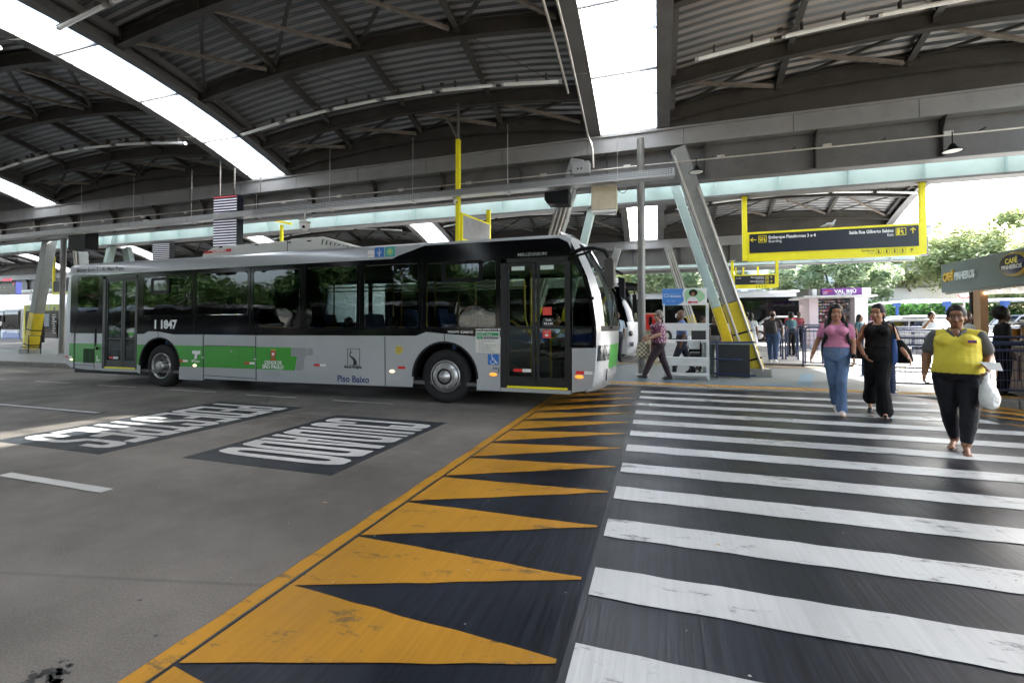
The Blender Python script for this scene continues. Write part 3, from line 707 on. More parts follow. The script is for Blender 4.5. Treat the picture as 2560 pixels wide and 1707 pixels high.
pair(-26.6, 13.75, 6.4, ('leaning column with yellow foot at the left edge of the picture','leaning column with pipes rising behind the rear of the bus'), base=2.1, gap=.9, cR=((-.12,5.6,.5),(0,5.6,.5)))
pair(-.85, 27.3, 6.0, ('rear leaning column between the two bus fronts','rear leaning column with yellow foot behind the poster shelf'), cL=((-.1,5.2,.5),(.1,5.2,.5)), cR=((-.12,5.6,.5),(0,5.6,.5),(.12,5.6,.5)), base=3.1)
pair(-26.6, 27.3, 6.0, ('rear leaning column far left behind the totem','rear leaning column behind the rear of the bus'), base=3.1)
# pale green back legs (second leg beside the big column) and beyond the bus tail
def glegs(xb, yb, xt, yt, zt, lab, wd=.24):
    t = thing('slanted_support', lab, 'column', (xb,yb,.15), 'pale green legs standing beside the leaning columns')
    b = Vector((xb,yb,.15)); d = Vector((xt,yt,zt))-b
    MB().beam(b, b+d*.325, wd, .3, up=(0,1,0)).build('painted_foot', YELC, t, bevel=.02); MB().beam(b+d*.325, b+d, wd-.006, .294, up=(0,1,0)).build('shaft', GREEN_ST, t, bevel=.02)
glegs(2.14, 14.2, .50, 14.6, 5.75, 'slim pale green leg just left of the big leaning column')
glegs(-3.3, 14.9, -1.9, 15.0, 5.9, 'pale green leg behind the column with three pipes')
glegs(-30.2, 20.0, -32.2, 20.0, 6.4, 'pale green leg behind the tail of the bus, rightmost of the group', .55)
glegs(-26.6, 14.9, -25.0, 15.0, 5.9, 'pale green leg behind the pipes at the bus tail')
# round posts
def post(x, y, r, z1, lab, z0=.15, m=GALV):
    t = thing('round_post', lab, 'post', (x,y,z0), 'grey round steel posts')
    MB().tube((x,y,z0+.01),(x,y,z1), r, 20).build('pipe', mat('post_grey',(.20,.20,.19),.4,.3,.15,3,dirt=.3), t); MB().lathe((x,y,z0),[(r*1.9,0),(r*1.9,.02),(r*1.02,.035)],20).build('base_plate', GALV, t)
post(-.42, 12.67, .10, 6.5, 'tall grey round pole in front of the second bus nose')
post(-.62, 17.6, .10, 6.9, 'slimmer round pole just right of the tall grey one')
post(-26.1, 13.6, .11, 5.5, 'grey round pole at the rear corner of the bus')
post(-31.8, 17.2, .13, 5.9, 'pale round pole above the tail of the bus')

# ---------------- tubes, trays, conduits, fittings
def tube_row(x0, y, V, lab, n=6, lamp=1.52, pitch=1.72, xm=XM, group='rows of fluorescent tubes under the roof'):
    """one row: every tube a thing"""
    t = thing('conduit_rail', lab, 'conduit', (xm, y, 7))
    def zz(x): return V(y)+archz((x-xm)/HW)-.22
    q = MB(); q.path([(x0-.5+ (n*pitch+.9)*k/12, y+.12, zz(x0-.5+(n*pitch+.9)*k/12)+.05) for k in range(13)], .010, 6); q.build('rail_pipe', LSTEEL, t)
    for i in range(n):
        for f_ in (.25,.75):
            x = x0+i*pitch+lamp*f_; MB().box(x-.015,x+.015,y+.02,y+.14,zz(x)-.16,zz(x)+.04).build('bracket', DSTEEL, t)
        if i % 3 == 1: x = x0+i*pitch; MB().box(x-.07,x+.02,y+.07,y+.15,zz(x)-.02,zz(x)+.05).build('junction_box', DSTEEL, t)
    for i in range(n):
        xa = x0+i*pitch; xb = xa+lamp; za, zb_ = zz(xa)-.20, zz(xb)-.20
        l = thing('tube_lamp', f'{["first","second","third","fourth","fifth","sixth","seventh"][i]} white tube from left, row {lab.split(" ",3)[3]}', 'lamp', (xa,y,za), group)
        MB().tube((xa,y,za),(xb,y,zb_),.045,10).build('tube', TUBEM, l)
        q = MB(); q.tube((xa-.02,y,za),(xa+.05,y,za),.05,10); q.build('end_cap', GALV, l); q = MB(); q.tube((xb-.05,y,zb_),(xb+.02,y,zb_),.05,10); q.build('end_cap', GALV, l)
tube_row(-12.35, 10.85, va, 'rail for tubes above the middle of the bus')
tube_row(-12.6, 6.4, va, 'rail for tubes above the upper left skylight edge', n=5)
tube_row(-24.7, 10.7, va, 'rail for tubes in the dark bay left of the skylight', xm=XM-13)
tube_row(-24.9, 6.4, va, 'rail for tubes near the left edge of the picture', xm=XM-13)
tube_row(.85, 10.9, va, 'rail for tubes at the top right corner', xm=XM+13)
tube_row(-12.2, 24.6, vb, 'rail for tubes in the rear bay over the bus', xm=XM)
tube_row(.9, 24.6, vb, 'rail for tubes behind the yellow sign', xm=XM+13)
tube_row(-25.2, 24.6, vb, 'rail for tubes in the rear bay at left', xm=XM-13)

TRAYM = mat('tray_steel', (.36,.37,.37), .4, .4, .1, 6)
t = thing('cable_tray', 'long perforated cable tray hung under the grey girder', 'cable tray', (-15,12,5.3))
MB().box(-46,.42,11.85,12.15,5.17,5.18).build('tray_floor', TRAYM, t)
x = -46
while x < .4:
    e = min(x+3, .42); q = MB(); q.box(x+.01,e-.01,11.85,11.853,5.18,5.36); q.build('tray_side', TRAYM, t)
    if x > -16:
        h = MB(); k = x+.06
        while k < e-.04: 
            for z in (5.22,5.27,5.32): h.box(k,k+.03,11.846,11.8495,z,z+.022)
            k += .06
        h.build('perforation', BLACK, t, kind='stuff')
    q = MB(); q.tube((x+.02,12,5.36),(x+.02,12,7.1),.008,5); q.box(x-.03,x+.05,11.84,12.16,5.15,5.17); q.build('hanger', GALV, t); x = e
t = thing('conduit_run', 'thin conduit running along the grey girder under its top box', 'conduit', (-10,13.0,5.9))
q = MB(); q.tube((-46,13.0,6.02),(-1.6,13.0,5.88),.02,6); q.tube((-1.6,13.0,5.88),(12,13.0,5.84),.02,6); q.build('pipe', PIPE, t)
for i in range(24):
    x = -44+i*2.4; MB().box(x-.09,x+.09,12.97,13.03,5.86+(-.14 if x>-1 else 0)*0,5.94).build('coupling', PIPE, t)
for i in range(12):
    x = -11.9+i*1.9; MB().box(x-.02,x+.02,13.0,13.3,5.93,5.96).build('bracket', DSTEEL, t)
q = MB(); q.box(-2.28,-1.8,12.65,12.95,5.72,6.06); t = thing('junction_box', 'grey junction box above the three pipes of the leaning column', 'box', (-2.04,12.8,5.7)); q.build('case', GIRDL, t, bevel=.015)
q = MB(); q.tube((-2.12,12.64,5.86),(-2.12,12.65,5.86),.025,10); q.tube((-2.02,12.64,5.86),(-2.02,12.65,5.86),.025,10); q.build('knockout', BLACK, t)
t = thing('conduit_run', 'two pipes running down the left edge of the centre skylight', 'conduit', (-1.9,9,7.5))
for dx in (-.35,-.62):
    q = MB(); q.path([(-1.55+dx, y, va(y)-.12) for y in (4,6,8,10,11.5 if dx<-.5 else 13)], .03, 8); q.build('pipe', PIPE, t)
q = MB(); q.path([(-1.9,13.0,va(13)-.12),(-1.75,12.95,6.5),(-1.72,12.95,5.95)], .03, 8); q.build('pipe', PIPE, t)
t = thing('loudspeaker_box', 'black boxy loudspeaker hanging under the cable tray', 'speaker', (-2.6,12.3,4.8)); MB().prism_y([(-2.94,5.1),(-2.94,4.9),(-2.86,4.78),(-2.28,4.74),(-2.28,5.14)], 12.05, 12.5).build('case', BLACK, t, bevel=.01); MB().box(-2.7,-2.5,12.2,12.3,5.12,5.17).build('mount', GALV, t)
t = thing('beige_cabinet', 'square beige cabinet hanging under the cable tray by the pole', 'cabinet', (-1.35,12.3,4.5)); MB().box(-1.68,-1.02,12.15,12.45,4.53,5.16).build('door', BEIGE, t, bevel=.01); MB().box(-1.66,-1.04,12.17,12.45,4.47,4.527).build('base', WHITE, t)
q = MB(); q.path([(-1.02+.3*i/8, 12.3, 5.12-.16*sin(pi*i/8)) for i in range(9)], .01, 6); q.build('cable', BLACK, t)
t = thing('speaker_box', 'large black box hanging left of the rear leaning pipes', 'speaker', (-24.6,13.2,5)); MB().box(-24.45,-23.35,12.9,13.4,4.75,5.5).build('case', BLACK, t)
def bell(x, y, z, lab, s=1.0):
    t = thing('pendant_lamp', lab, 'lamp', (x,y,z), 'black bell lamps under the girder')
    MB().lathe((x,y,z),[(.03*s,.16*s),(.06*s,.13*s),(.09*s,.06*s),(.19*s,.0),(.19*s,-.02*s)],20).build('shade', BLACK, t)
    MB().lathe((x,y,z),[(.0,-.012),(.17*s,-.012)],20).build('diffuser', WHITE, t); MB().tube((x,y,z+.15*s),(x,y,5.86),.012,6).build('stem', BLACK, t)
bell(.98,12.8,5.5,'black bell lamp beside the top of the big leaning column'); bell(6.38,12.8,5.42,'black bell lamp at upper right under the girder'); bell(-6.42,12.8,5.62,'black bell lamp left of the tall yellow hanging post'); bell(-19.4,12.8,5.68,'black bell lamp left of the striped panel'); bell(-.9,26.9,5.1,'small distant bell lamp near the rear column')
def camera_thing(x, y, z, lab, s=1.0, ztop=5.17):
    t = thing('dome_camera', lab, 'camera', (x,y,z))
    MB().lathe((x,y,z),[(.0,-.17*s),(.08*s,-.15*s),(.145*s,-.08*s),(.165*s,.0),(.16*s,.05*s),(.15*s,.05*s)],24).build('dome', WHITE, t)
    MB().lathe((x,y,z),[(.15*s,.05*s),(.18*s,.08*s),(.17*s,.13*s),(.05*s,.16*s),(.04*s,.2*s)],24).build('housing', mat('cam_housing',(.6,.6,.56),.5), t)
    MB().sphere((x+.07*s,y-.125*s,z-.07*s),.045*s,12,8).build('lens', BLKGL, t); q = MB(); q.tube((x,y,z+.18*s),(x,y,ztop),.025*s,8); q.beam((x-.25*s,y,z+.2*s),(x+.3*s,y,z+.24*s),.03,.03); q.build('bracket', GALV, t)
    return t
camera_thing(-10.95, 12.0, 4.72, 'white spherical surveillance camera hanging above the bus roof')
camera_thing(-5.55, 12.0, 5.05, 'small white camera left of the tall yellow hanging post', .5); camera_thing(-29.0, 12.0, 5.0, 'small white camera at far left under the cable tray', .6)
# strut that carries the yellow post (brace from the purlin)
# ================================================================= MAIN BUS
SILV = mat('bus_silver', (.41,.43,.45), .30, .28, .05, .6, coat=.5, spec=.5, dirt=.10)
BGREEN = mat('bus_green', (.035,.30,.02), .3, 0, .03, .6, coat=.5)
GLB = glass('bus_window_glass', (.42,.45,.44), .015, 1.0)
GLD = glass('bus_door_glass', (.68,.74,.69), .015, .8)
GLW = glass('windscreen_glass', (.6,.68,.66), .01, .9)
RIMM = mat('rim_metal', (.42,.42,.42), .36, .8, .15, 9, dirt=.2)
LAMPO = mat('lamp_orange', (.9,.25,.02), .3, emit=(1,.35,.05), estr=.13, var=0)
LAMPW = mat('lamp_warm', (.9,.8,.5), .3, emit=(1,.8,.45), estr=.18, var=0)
DECW = mat('decal_white', (.78,.78,.78), .4, var=0)
DECK = mat('decal_black', (.02,.02,.022), .4, var=0)
DECG = mat('decal_grey', (.27,.28,.29), .4, var=0)
NVY = mat('decal_navy', (.02,.045,.16), .4, var=0)
YB = 7.75; YF = 10.2
bus = thing('city_bus', 'silver city bus with green band and black window strip, number 11847 on its side', 'bus', (-7.7, 9.0, 0))
def arch_pts(xc, zc, rx, rz, x0, x1, zb, n=16):
    return [(xc-rx*cos(pi*i/n), zc+rz*sin(pi*i/n)) for i in range(n+1)]
def bpanel(loops, name, m, y=YB, t=.02, parent=None, label=None):
    me = curve_mesh(loops, t/2); return place_mesh(me, name, m, parent or bus, Mface(0, y+t/2, 0), label)
raR = arch_pts(-11.29,.50,.655,.66,0,0,0); raF = arch_pts(-3.82,.48,.655,.655,0,0,0)
lowB = [(-12.05,.33),(-11.945,.30)] + raR + [(-10.635,.21),(-9.9,.215),(-9.84,.255),(-8.33,.25),(-4.5,.28)] + [(x,z) for x,z in raF] + [(-3.165,.28),(-2.71,.28),(-2.71,1.25),(-3.2,1.26),(-3.83,1.305),(-4.21,1.335),(-4.42,1.262),(-8.5,1.245),(-9.9,1.255),(-10.84,1.25),(-11.34,1.315),(-11.67,1.325),(-11.83,1.255),(-12.05,1.255)]
bpanel([lowB], 'side_panel', SILV)
bpanel([[(-14.72,.62),(-14.66,.48),(-14.5,.39),(-13.9,.34),(-13.31,.34),(-13.31,1.262),(-14.55,1.262),(-14.55,2.80),(-14.60,2.80),(-14.74,1.9),(-14.74,.9)]], 'rear_side_panel', SILV)
bpanel([[(-1.41,.31),(-1.16,.36),(-1.06,.42),(-1.02,.7),(-1.0,1.0),(-1.0,1.08),(-1.41,1.07)]], 'front_side_panel', SILV)
def green(loops): return bpanel(loops, 'green_band', BGREEN, YB-.003, .006)
green([[(-14.56,.53),(-13.33,.53),(-13.33,1.005),(-14.56,1.005)]])
ga = [(x,z) for x,z in raR]
green([[(-12.045,.52)] + [(-11.955,.52)] + [(x-.006 if x<-11.29 else x+.006,z) for x,z in raR if z>=.52 and x<-11.29 and z<1.0] + [(-11.72,1.002),(-12.045,1.002)]])
green([[(x+.006,z) for x,z in raR if x>-11.29 and .52<z<1.0] + [(-10.62,.51),(-9.88,.51),(-9.88,.995),(-10.80,1.0)]])
green([[(-9.86,.51),(-8.37,.515),(-8.37,.995),(-9.86,1.0)]]); green([[(-8.34,.515),(-7.29,.515),(-7.24,.815),(-7.395,.815),(-7.395,.995),(-8.34,.995)]])
bpanel([[(-7.385,.995),(-7.04,.995),(-6.98,.96),(-7.0,.86),(-7.05,.75),(-7.085,.52),(-7.27,.52),(-7.23,.825),(-7.385,.825)]], 'grey_emblem', DECG, YB-.003, .006)
bpanel([[(-6.99,.84),(-6.85,.84),(-6.83,.88),(-6.84,.96),(-6.87,.99),(-6.96,.99),(-6.95,.93)]], 'grey_emblem', DECG, YB-.003, .006)
def seam(x0,z0,x1,z1,w_=.012): MB().beam((x0,YB-.0045,z0),(x1,YB-.0045,z1),w_,.004,up=(0,1,0)).build('panel_seam', BLACK, bus)
for a in [(-9.89,1.25,-9.87,.23),(-8.36,1.24,-8.33,.26),(-5.11,1.25,-5.09,.28),(-3.82,1.3,-3.82,1.14),(-11.34,1.31,-11.33,1.165),(-14.33,1.6,-14.33,.37),(-14.37,1.26,-14.37,.37),(-13.58,1.27,-13.58,.35),(-9.86,1.005,-8.36,1.0),(-9.84,.33,-8.34,.305),(-14.33,.46,-13.58,.45)]: seam(*a)
# window band with openings
wins = [(-14.25,-13.47,1.80,2.70),(-11.85,-10.27,1.70,2.63),(-10.12,-8.60,1.70,2.66),(-8.44,-7.19,1.42,2.66),(-7.02,-5.78,1.42,2.66),(-5.60,-4.38,1.42,2.66),(-4.20,-2.80,1.42,2.64)]
bandB = [(-12.05,1.258),(-11.83,1.258),(-11.67,1.328),(-11.34,1.318),(-10.84,1.253),(-9.9,1.258),(-8.5,1.248),(-4.42,1.265),(-4.21,1.338),(-3.83,1.308),(-3.2,1.263),(-2.71,1.253),(-2.71,2.66),(-1.44,2.66),(-1.44,1.09),(-1.05,1.075),(-1.015,1.12),(-1.02,1.4),(-1.07,1.93),(-1.18,2.3),(-1.36,2.67),(-1.48,2.9),(-1.63,2.98),(-2.4,2.985),(-4.24,2.985),(-4.82,2.82),(-4.95,2.765),(-8.85,2.76),(-12.05,2.75)]
holes = [rrect(a,b,c,d,.05) for a,b,c,d in wins[1:]]
quarter = [(-1.40,1.14),(-1.12,1.12),(-1.07,1.2),(-1.08,1.5),(-1.13,1.93),(-1.23,2.26),(-1.40,2.58)]
bpanel([bandB]+holes+[quarter], 'window_band', BLKGL, YB-.002, .018)
bpanel([[(-14.55,1.30),(-14.50,1.265),(-13.31,1.265),(-13.31,2.745),(-14.45,2.78),(-14.53,2.75)], rrect(*wins[0],.06)], 'window_band', BLKGL, YB-.002, .018)
bpanel([[(-13.31,2.74),(-12.05,2.75),(-12.05,2.70),(-13.31,2.70)]], 'door_header', BLKGL, YB-.001, .018)
for a,b,c,d in wins:
    o = bpanel([rrect(a+.01,b-.01,c+.01,d-.01,.045)], 'window_pane', GLB, YB+.002, .004)
bpanel([[(x*.985-.018,z*.985+.02) for x,z in quarter]], 'window_pane', GLB, YB+.002, .004)
for x in (-8.52,-7.10,-5.69,-4.29): seam(x,1.37,x,2.74,.010)
seam(-8.52,1.365,-2.75,1.375,.006); seam(-10.19,1.27,-10.19,2.74,.01)
# opening vent frames (two hopper windows)
for x0,x1,z0,z1 in ((-11.58,-10.98,2.22,2.60),(-3.88,-3.05,2.27,2.66)):
    bpanel([rrect(x0,x1,z0,z1,.05), rrect(x0+.07,x1-.07,z0+.07,z1-.06,.04)], 'hopper_frame', BLACK, YB-.02, .022)
    bpanel([rrect(x0+.065,x1-.065,z0+.065,z1-.055,.04)], 'hopper_pane', glass('hopper_glass',(.1,.1,.11),.03,1.3), YB-.01, .004)
# roof shell
prof = [(YB,2.74),(YB+.001,2.97),(YB+.035,3.035),(YB+.14,3.065),(YB+.5,3.085),(9.0,3.10),(YF-.5,3.085),(YF-.14,3.065),(YF-.035,3.035),(YF-.001,2.97),(YF,2.72)]
xsr = [(-14.62,.72),(-14.58,.9),(-14.4,.985),(-13,1),(-8,1),(-4,1),(-2.2,1),(-1.7,.995),(-1.52,.97),(-1.42,.93)]
b = MB(); vs = []
for x, s_ in xsr:
    for (y,z) in prof: vs.append((x, y, 2.74+(z-2.74)*s_ if s_<1 else z))
n = len(prof); b.add(vs, [(i*n+k, i*n+k+1, (i+1)*n+k+1, (i+1)*n+k) for i in range(len(xsr)-1) for k in range(n-1)], 0, True)
b.build('roof_shell', SILV, bus)
MB().box(-14.5,-1.6,YB+.03,YF-.03,2.64,2.67).build('ceiling_lining', mat('bus_lining',(.35,.35,.34),.6), bus)
# rear wall, far wall
MB().prism_y([(-14.72,.45),(-14.60,.45),(-14.50,2.78),(-14.60,2.95),(-14.74,1.9),(-14.74,.9)], YB+.02, YF).build('rear_wall', SILV, bus)
MB().box(-14.5,-1.1,YF-.02,YF,.25,1.45).build('far_side_panel', SILV, bus)
fw = [(-14.2+i*1.42, -14.2+i*1.42+1.30) for i in range(9)]
place_mesh(curve_mesh([[(-14.55,1.45),(-1.1,1.45),(-1.5,2.75),(-14.55,2.75)]]+[rrect(a,b_,1.55,2.55,.05) for a,b_ in fw], .01), 'far_window_band', BLKGL, bus, Mface(0,YF-.01,0))
for a,b_ in fw: place_mesh(curve_mesh([rrect(a,b_,1.55,2.55,.05)], .002), 'far_window_pane', GLD, bus, Mface(0,YF-.004,0))
MB().box(-14.5,-1.25,YB+.04,YF-.04,.34,.40).build('floor', mat('bus_floor',(.10,.10,.10),.7), bus)
MB().box(-14.45,-12.2,YB+.10,YF-.06,.40,.85).build('rear_platform', DGREY, bus)
MB().box(-14.55,-2.8,YB+.12,YF-.12,.24,.34).build('underbody', BLACK, bus)
for x0,x1,z in ((-12.0,-10.6,.34),(-4.5,-3.15,.34)): MB().prism_y([(x0+.7+.66*cos(pi*i/12), .49+.68*sin(pi*i/12)) for i in range(13)]+[(x0+.02,.24),(x0+1.38,.24)][::-1], YB+.42, YB+.44).build('wheel_housing', BLACK, bus)
for xc,zc,rr in ((-11.29,.50,.656),(-3.82,.48,.656)):
    b = MB(); n = 20
    for i in range(n+1):
        a = pi*i/n; x = xc-rr*cos(a); z = zc+rr*sin(a); b.v += [(x,YB+.003,z),(x,YB+.43,z)]
    for i in range(n): b.f.append((2*i,2*i+1,2*i+3,2*i+2)); b.m.append(0); b.sm.append(True)
    b.build('wheel_arch', BLACK, bus)
    b = MB()
    for i in range(n+1):
        a = pi*i/n; 
        for r_,y in ((rr-.004,YB-.012),(rr+.03,YB-.010),(rr+.03,YB+.02),(rr-.004,YB+.02)): b.v.append((xc-r_*cos(a), y, zc+r_*sin(a)))
    for i in range(n):
        for k in range(4): b.f.append((4*i+k,4*i+(k+1)%4,4*i+4+(k+1)%4,4*i+4+k)); b.m.append(0); b.sm.append(False)
    b.build('arch_lip', RUB, bus)
# wheels
def wheel(xc, zc, y0, rear):
    t = MB().lathe((xc,y0,zc), [(.30,.04),(.33,.012),(.40,.0),(.455,.01),(.492,.035),(.503,.07),(.503,.25),(.49,.29),(.40,.30),(.30,.30)], 40, 'Y').build('wheel', RUB, bus)
    q = MB()
    for k in range(3): q.lathe((xc,y0,zc), [(.5045,.10+k*.055),(.5045,.112+k*.055)], 40, 'Y')
    q.build('tread_groove', BLACK, t)
    if rear:
        MB().lathe((xc,y0,zc), [(.302,.035),(.305,.0),(.29,-.003),(.278,.02),(.27,.10),(.255,.13),(.22,.14),(.14,.13),(.115,.10),(.11,-.0),(.10,-.04),(.06,-.05),(.0,-.05)], 36, 'Y').build('rim', RIMM, t)
        q = MB()
        for k in range(8): a = 2*pi*k/8+.2; q.lathe((xc+.195*cos(a),y0,zc+.195*sin(a)), [(.03,.136),(.0,.135)], 12, 'Y')
        q.build('rim_holes', BLACK, t)
        q = MB()
        for k in range(8): a = 2*pi*k/8; q.tube((xc+.125*cos(a),y0+.13,zc+.125*sin(a)),(xc+.125*cos(a),y0+.07,zc+.125*sin(a)),.014,6)
        for k in range(10): a = 2*pi*k/10; q.tube((xc+.075*cos(a),y0-.045,zc+.075*sin(a)),(xc+.075*cos(a),y0-.062,zc+.075*sin(a)),.011,6)
        q.build('wheel_nut', GALV, t)
    else:
        MB().lathe((xc,y0,zc), [(.302,.035),(.30,.004),(.275,.004),(.262,.02),(.25,.012),(.235,-.02),(.17,-.03),(.12,-.015),(.105,-.03),(.10,-.07),(.055,-.08),(.05,-.10),(.0,-.10)], 36, 'Y').build('rim', RIMM, t)
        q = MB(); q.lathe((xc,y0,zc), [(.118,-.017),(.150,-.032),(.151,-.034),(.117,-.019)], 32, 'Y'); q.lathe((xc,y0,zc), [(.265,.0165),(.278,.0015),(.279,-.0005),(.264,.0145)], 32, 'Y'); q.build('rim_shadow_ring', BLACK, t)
        q = MB()
        for k in range(10): a = 2*pi*k/10; q.tube((xc+.205*cos(a),y0-.02,zc+.205*sin(a)),(xc+.205*cos(a),y0-.058,zc+.205*sin(a)),.016,6)
        for k in range(8): a = 2*pi*k/8; q.tube((xc+.078*cos(a),y0-.07,zc+.078*sin(a)),(xc+.078*cos(a),y0-.084,zc+.078*sin(a)),.010,6)
        q.build('wheel_nut', GALV, t)
    return t
wheel(-11.29,.503,YB+.035,True); wheel(-3.82,.503,YB+.03,False)
for x in (-11.29,-3.82): MB().lathe((x,YF-.34,.503), [(.0,.0),(.30,.0),(.42,.0),(.5,.04),(.5,.26),(.42,.3),(0,.3)], 32, 'Y').build('wheel', RUB, bus)
# doors
FRM = mat('door_frame', (.010,.0105,.012), .4, 0, .05)
def door(x0, x1, zt, zb, mids, label):
    d = MB(); d.box(x0,x0+.10,YB-.001,YB+.06,zb,zt); d.box(x1-.05,x1,YB-.001,YB+.06,zb,zt); d.box(x0,x1,YB-.001,YB+.06,zt-.08,zt)
    f = d.build('door', FRM, bus, label)
    q = MB(); q.box(x0,x1,YB-.004,YB+.5,zb-.02,zb+.045); q.build('step', SILV, f)
    q = MB(); q.box(x0+.12,x1-.06,YB-.012,YB+.03,zb+.05,zb+.085); q.build('step_edge', YEL, f)
    a0, a1 = x0+.10, x1-.05; m_ = mids
    for (l0,l1) in ((a0, m_-.01),(m_+.01,a1)):
        y = YB+.03; kz = zb+.12; wt = .055
        fr = place_mesh(curve_mesh([[(l0,kz-.03),(l1,kz-.03),(l1,zt-.09),(l0,zt-.09)], rrect(l0+wt,l1-wt,kz+.13,zt-.14,.02)], .016), 'door_leaf', FRM, bus, Mface(0,y,0))
        place_mesh(curve_mesh([rrect(l0+wt-.005,l1-wt+.005,kz+.13,zt-.135,.01)], .003), 'leaf_glass', GLD, fr, Mface(0,y,0))
        MB().box(l0+.01,l1-.01,y-.014,y-.008,kz-.02,kz+.10).build('kick_plate', SILV, fr)
        MB().box(l0+.04,l1-.04,y-.013,y-.005,(1.40 if zt<2.7 else 1.12),(1.44 if zt<2.7 else 1.15)).build('mid_bar', FRM, fr)
        if l0 == a0: MB().box(l0+.14,l0+.30,y-.0165,y-.0105,.635,.69).build('red_reflector', RED, fr); MB().box(l0+.30,l0+.46,y-.0165,y-.0105,.635,.69).build('white_reflector', DECW, fr)
    return f
door(-2.70,-1.43,2.655,.30,-2.05,'front door with two glazed leaves'); door(-13.305,-12.06,2.70,.35,-12.58,'rear door with two glazed leaves')
# front end
def xs(z):
    T = [(.33,-1.14),(.45,-1.06),(1.0,-1.0),(1.4,-.99),(1.93,-1.05),(2.3,-1.15),(2.7,-1.32),(2.9,-1.42),(3.0,-1.5),(3.07,-1.62)]
    for (a,b_),(c,d) in zip(T,T[1:]):
        if z <= c: u = (z-a)/(c-a); return b_+(d-b_)*max(0,u)
    return T[-1][1]
def fx(t_, z): 
    bl = .25 if z < 2 else .25-.05*(z-2)
    return xs(z)+bl*(1-abs(t_)**2.8) - (.04*(max(0,(.55-z)))*4)
zl = [.33,.42,.55,.70,.85,.98,1.12,1.25,1.36,1.45,1.7,2.0,2.3,2.55,2.64,2.78,2.90,2.99,3.05,3.09]
tl = [-1,-.97,-.9,-.8,-.62,-.42,-.2,0,.2,.42,.62,.8,.9,.97,1]
yc = (YB+YF)/2; hw = (YF-YB)/2
def frontpatch(name, cond, m, off=0.0, smooth=True):
    b = MB(); idx = {}
    def gv(i,j):
        if (i,j) not in idx: z = zl[i]; t_ = tl[j]; idx[(i,j)] = len(b.v); b.v.append((fx(t_,z)+off, yc+hw*t_, z))
        return idx[(i,j)]
    for i in range(len(zl)-1):
        for j in range(len(tl)-1):
            zm = (zl[i]+zl[i+1])/2; tm = (tl[j]+tl[j+1])/2
            if cond(tm, zm): b.f.append((gv(i,j),gv(i,j+1),gv(i+1,j+1),gv(i+1,j))); b.m.append(0); b.sm.append(True)
    return b.build(name, m, bus)
isW = lambda t_,z: abs(t_) < .82 and 1.45 < z < 2.64
isD = lambda t_,z: abs(t_) < .82 and 2.64 < z < 2.90
isG = lambda t_,z: abs(t_) < .62 and .70 < z < 1.12
isB = lambda t_,z: abs(t_) < .9 and 1.36 < z < 1.45
isH = lambda t_,z: .62 < abs(t_) < .97 and .85 < z < 1.12
frontpatch('windscreen', isW, GLW); frontpatch('destination_glass', isD, glass('dest_glass',(.12,.12,.12),.03)); frontpatch('green_front_panel', isG, BGREEN); frontpatch('wiper_panel', isB, BLACK)
frontpatch('headlight', isH, glass('lens',(.75,.78,.8),.05)); frontpatch('front_skin', lambda t_,z: not (isW(t_,z) or isD(t_,z) or isG(t_,z) or isB(t_,z) or isH(t_,z)), SILV)
frontpatch('headlight_bowl', isH, mat('bowl',(.3,.3,.32),.2,.8), -.04)
MB().beam((fx(-.62,1.40)+.02,yc-.62*hw,1.42),(fx(.5,1.40)+.03,yc+.5*hw,1.41),.03,.03).build('wiper_arm', BLACK, bus)
for a,b_ in ((-.6,-.1),(.1,.6)): MB().beam((fx(a,1.45)+.03,yc+a*hw,1.45),(fx(b_,2.1)+.03,yc+b_*hw,2.1),.02,.02).build('wiper', BLACK, bus)
MB().tube((fx(-.7,.7)+.02,yc-.7*hw,.70),(fx(-.7,.7)+.0,yc-.7*hw,.5),.01,6).build('tow_eye', BLACK, bus)
# A pillars and dash
MB().prism_y([(-1.35,.4),(-1.1,.4),(-1.05,1.35),(-1.5,1.30)], YB+.1, YF-.1).build('dashboard', DGREY, bus)
# mirror, near side
mi = MB(); mi.path([(-1.42,YB-.0,2.70),(-1.2,YB-.14,2.745),(-.98,YB-.24,2.73),(-.83,YB-.26,2.68),(-.765,YB-.26,2.58),(-.75,YB-.25,2.5)], [.035,.034,.034,.036,.036,.03], 10); mo = mi.build('mirror_arm', BLACK, bus)
mi = MB(); mi.path([(-1.42,YB-.0,2.64),(-1.2,YB-.13,2.655),(-1.05,YB-.2,2.69)], .02, 8); mi.build('lower_arm', BLACK, mo)
MB().prism_y([(-.82,2.50),(-.72,2.56),(-.66,2.50),(-.655,2.12),(-.69,2.06),(-.76,2.07),(-.82,2.2)], YB-.42, YB-.14).build('mirror_housing', mat('mirror_grey',(.035,.032,.03),.5), mo, bevel=.02)
m2 = MB(); m2.path([(-1.35,YF,2.7),(-1.0,YF+.16,2.75),(-.74,YF+.22,2.6)], .03, 8); m2.prism_y([(-.84,2.55),(-.7,2.5),(-.7,2.05),(-.8,2.1)], YF+.1, YF+.35); m2.build('far_mirror', BLACK, bus)
MB().sphere((-1.055,YB-.01,1.92),(.03,.03,.03),10,6).build('side_lens', BLACK, bus)
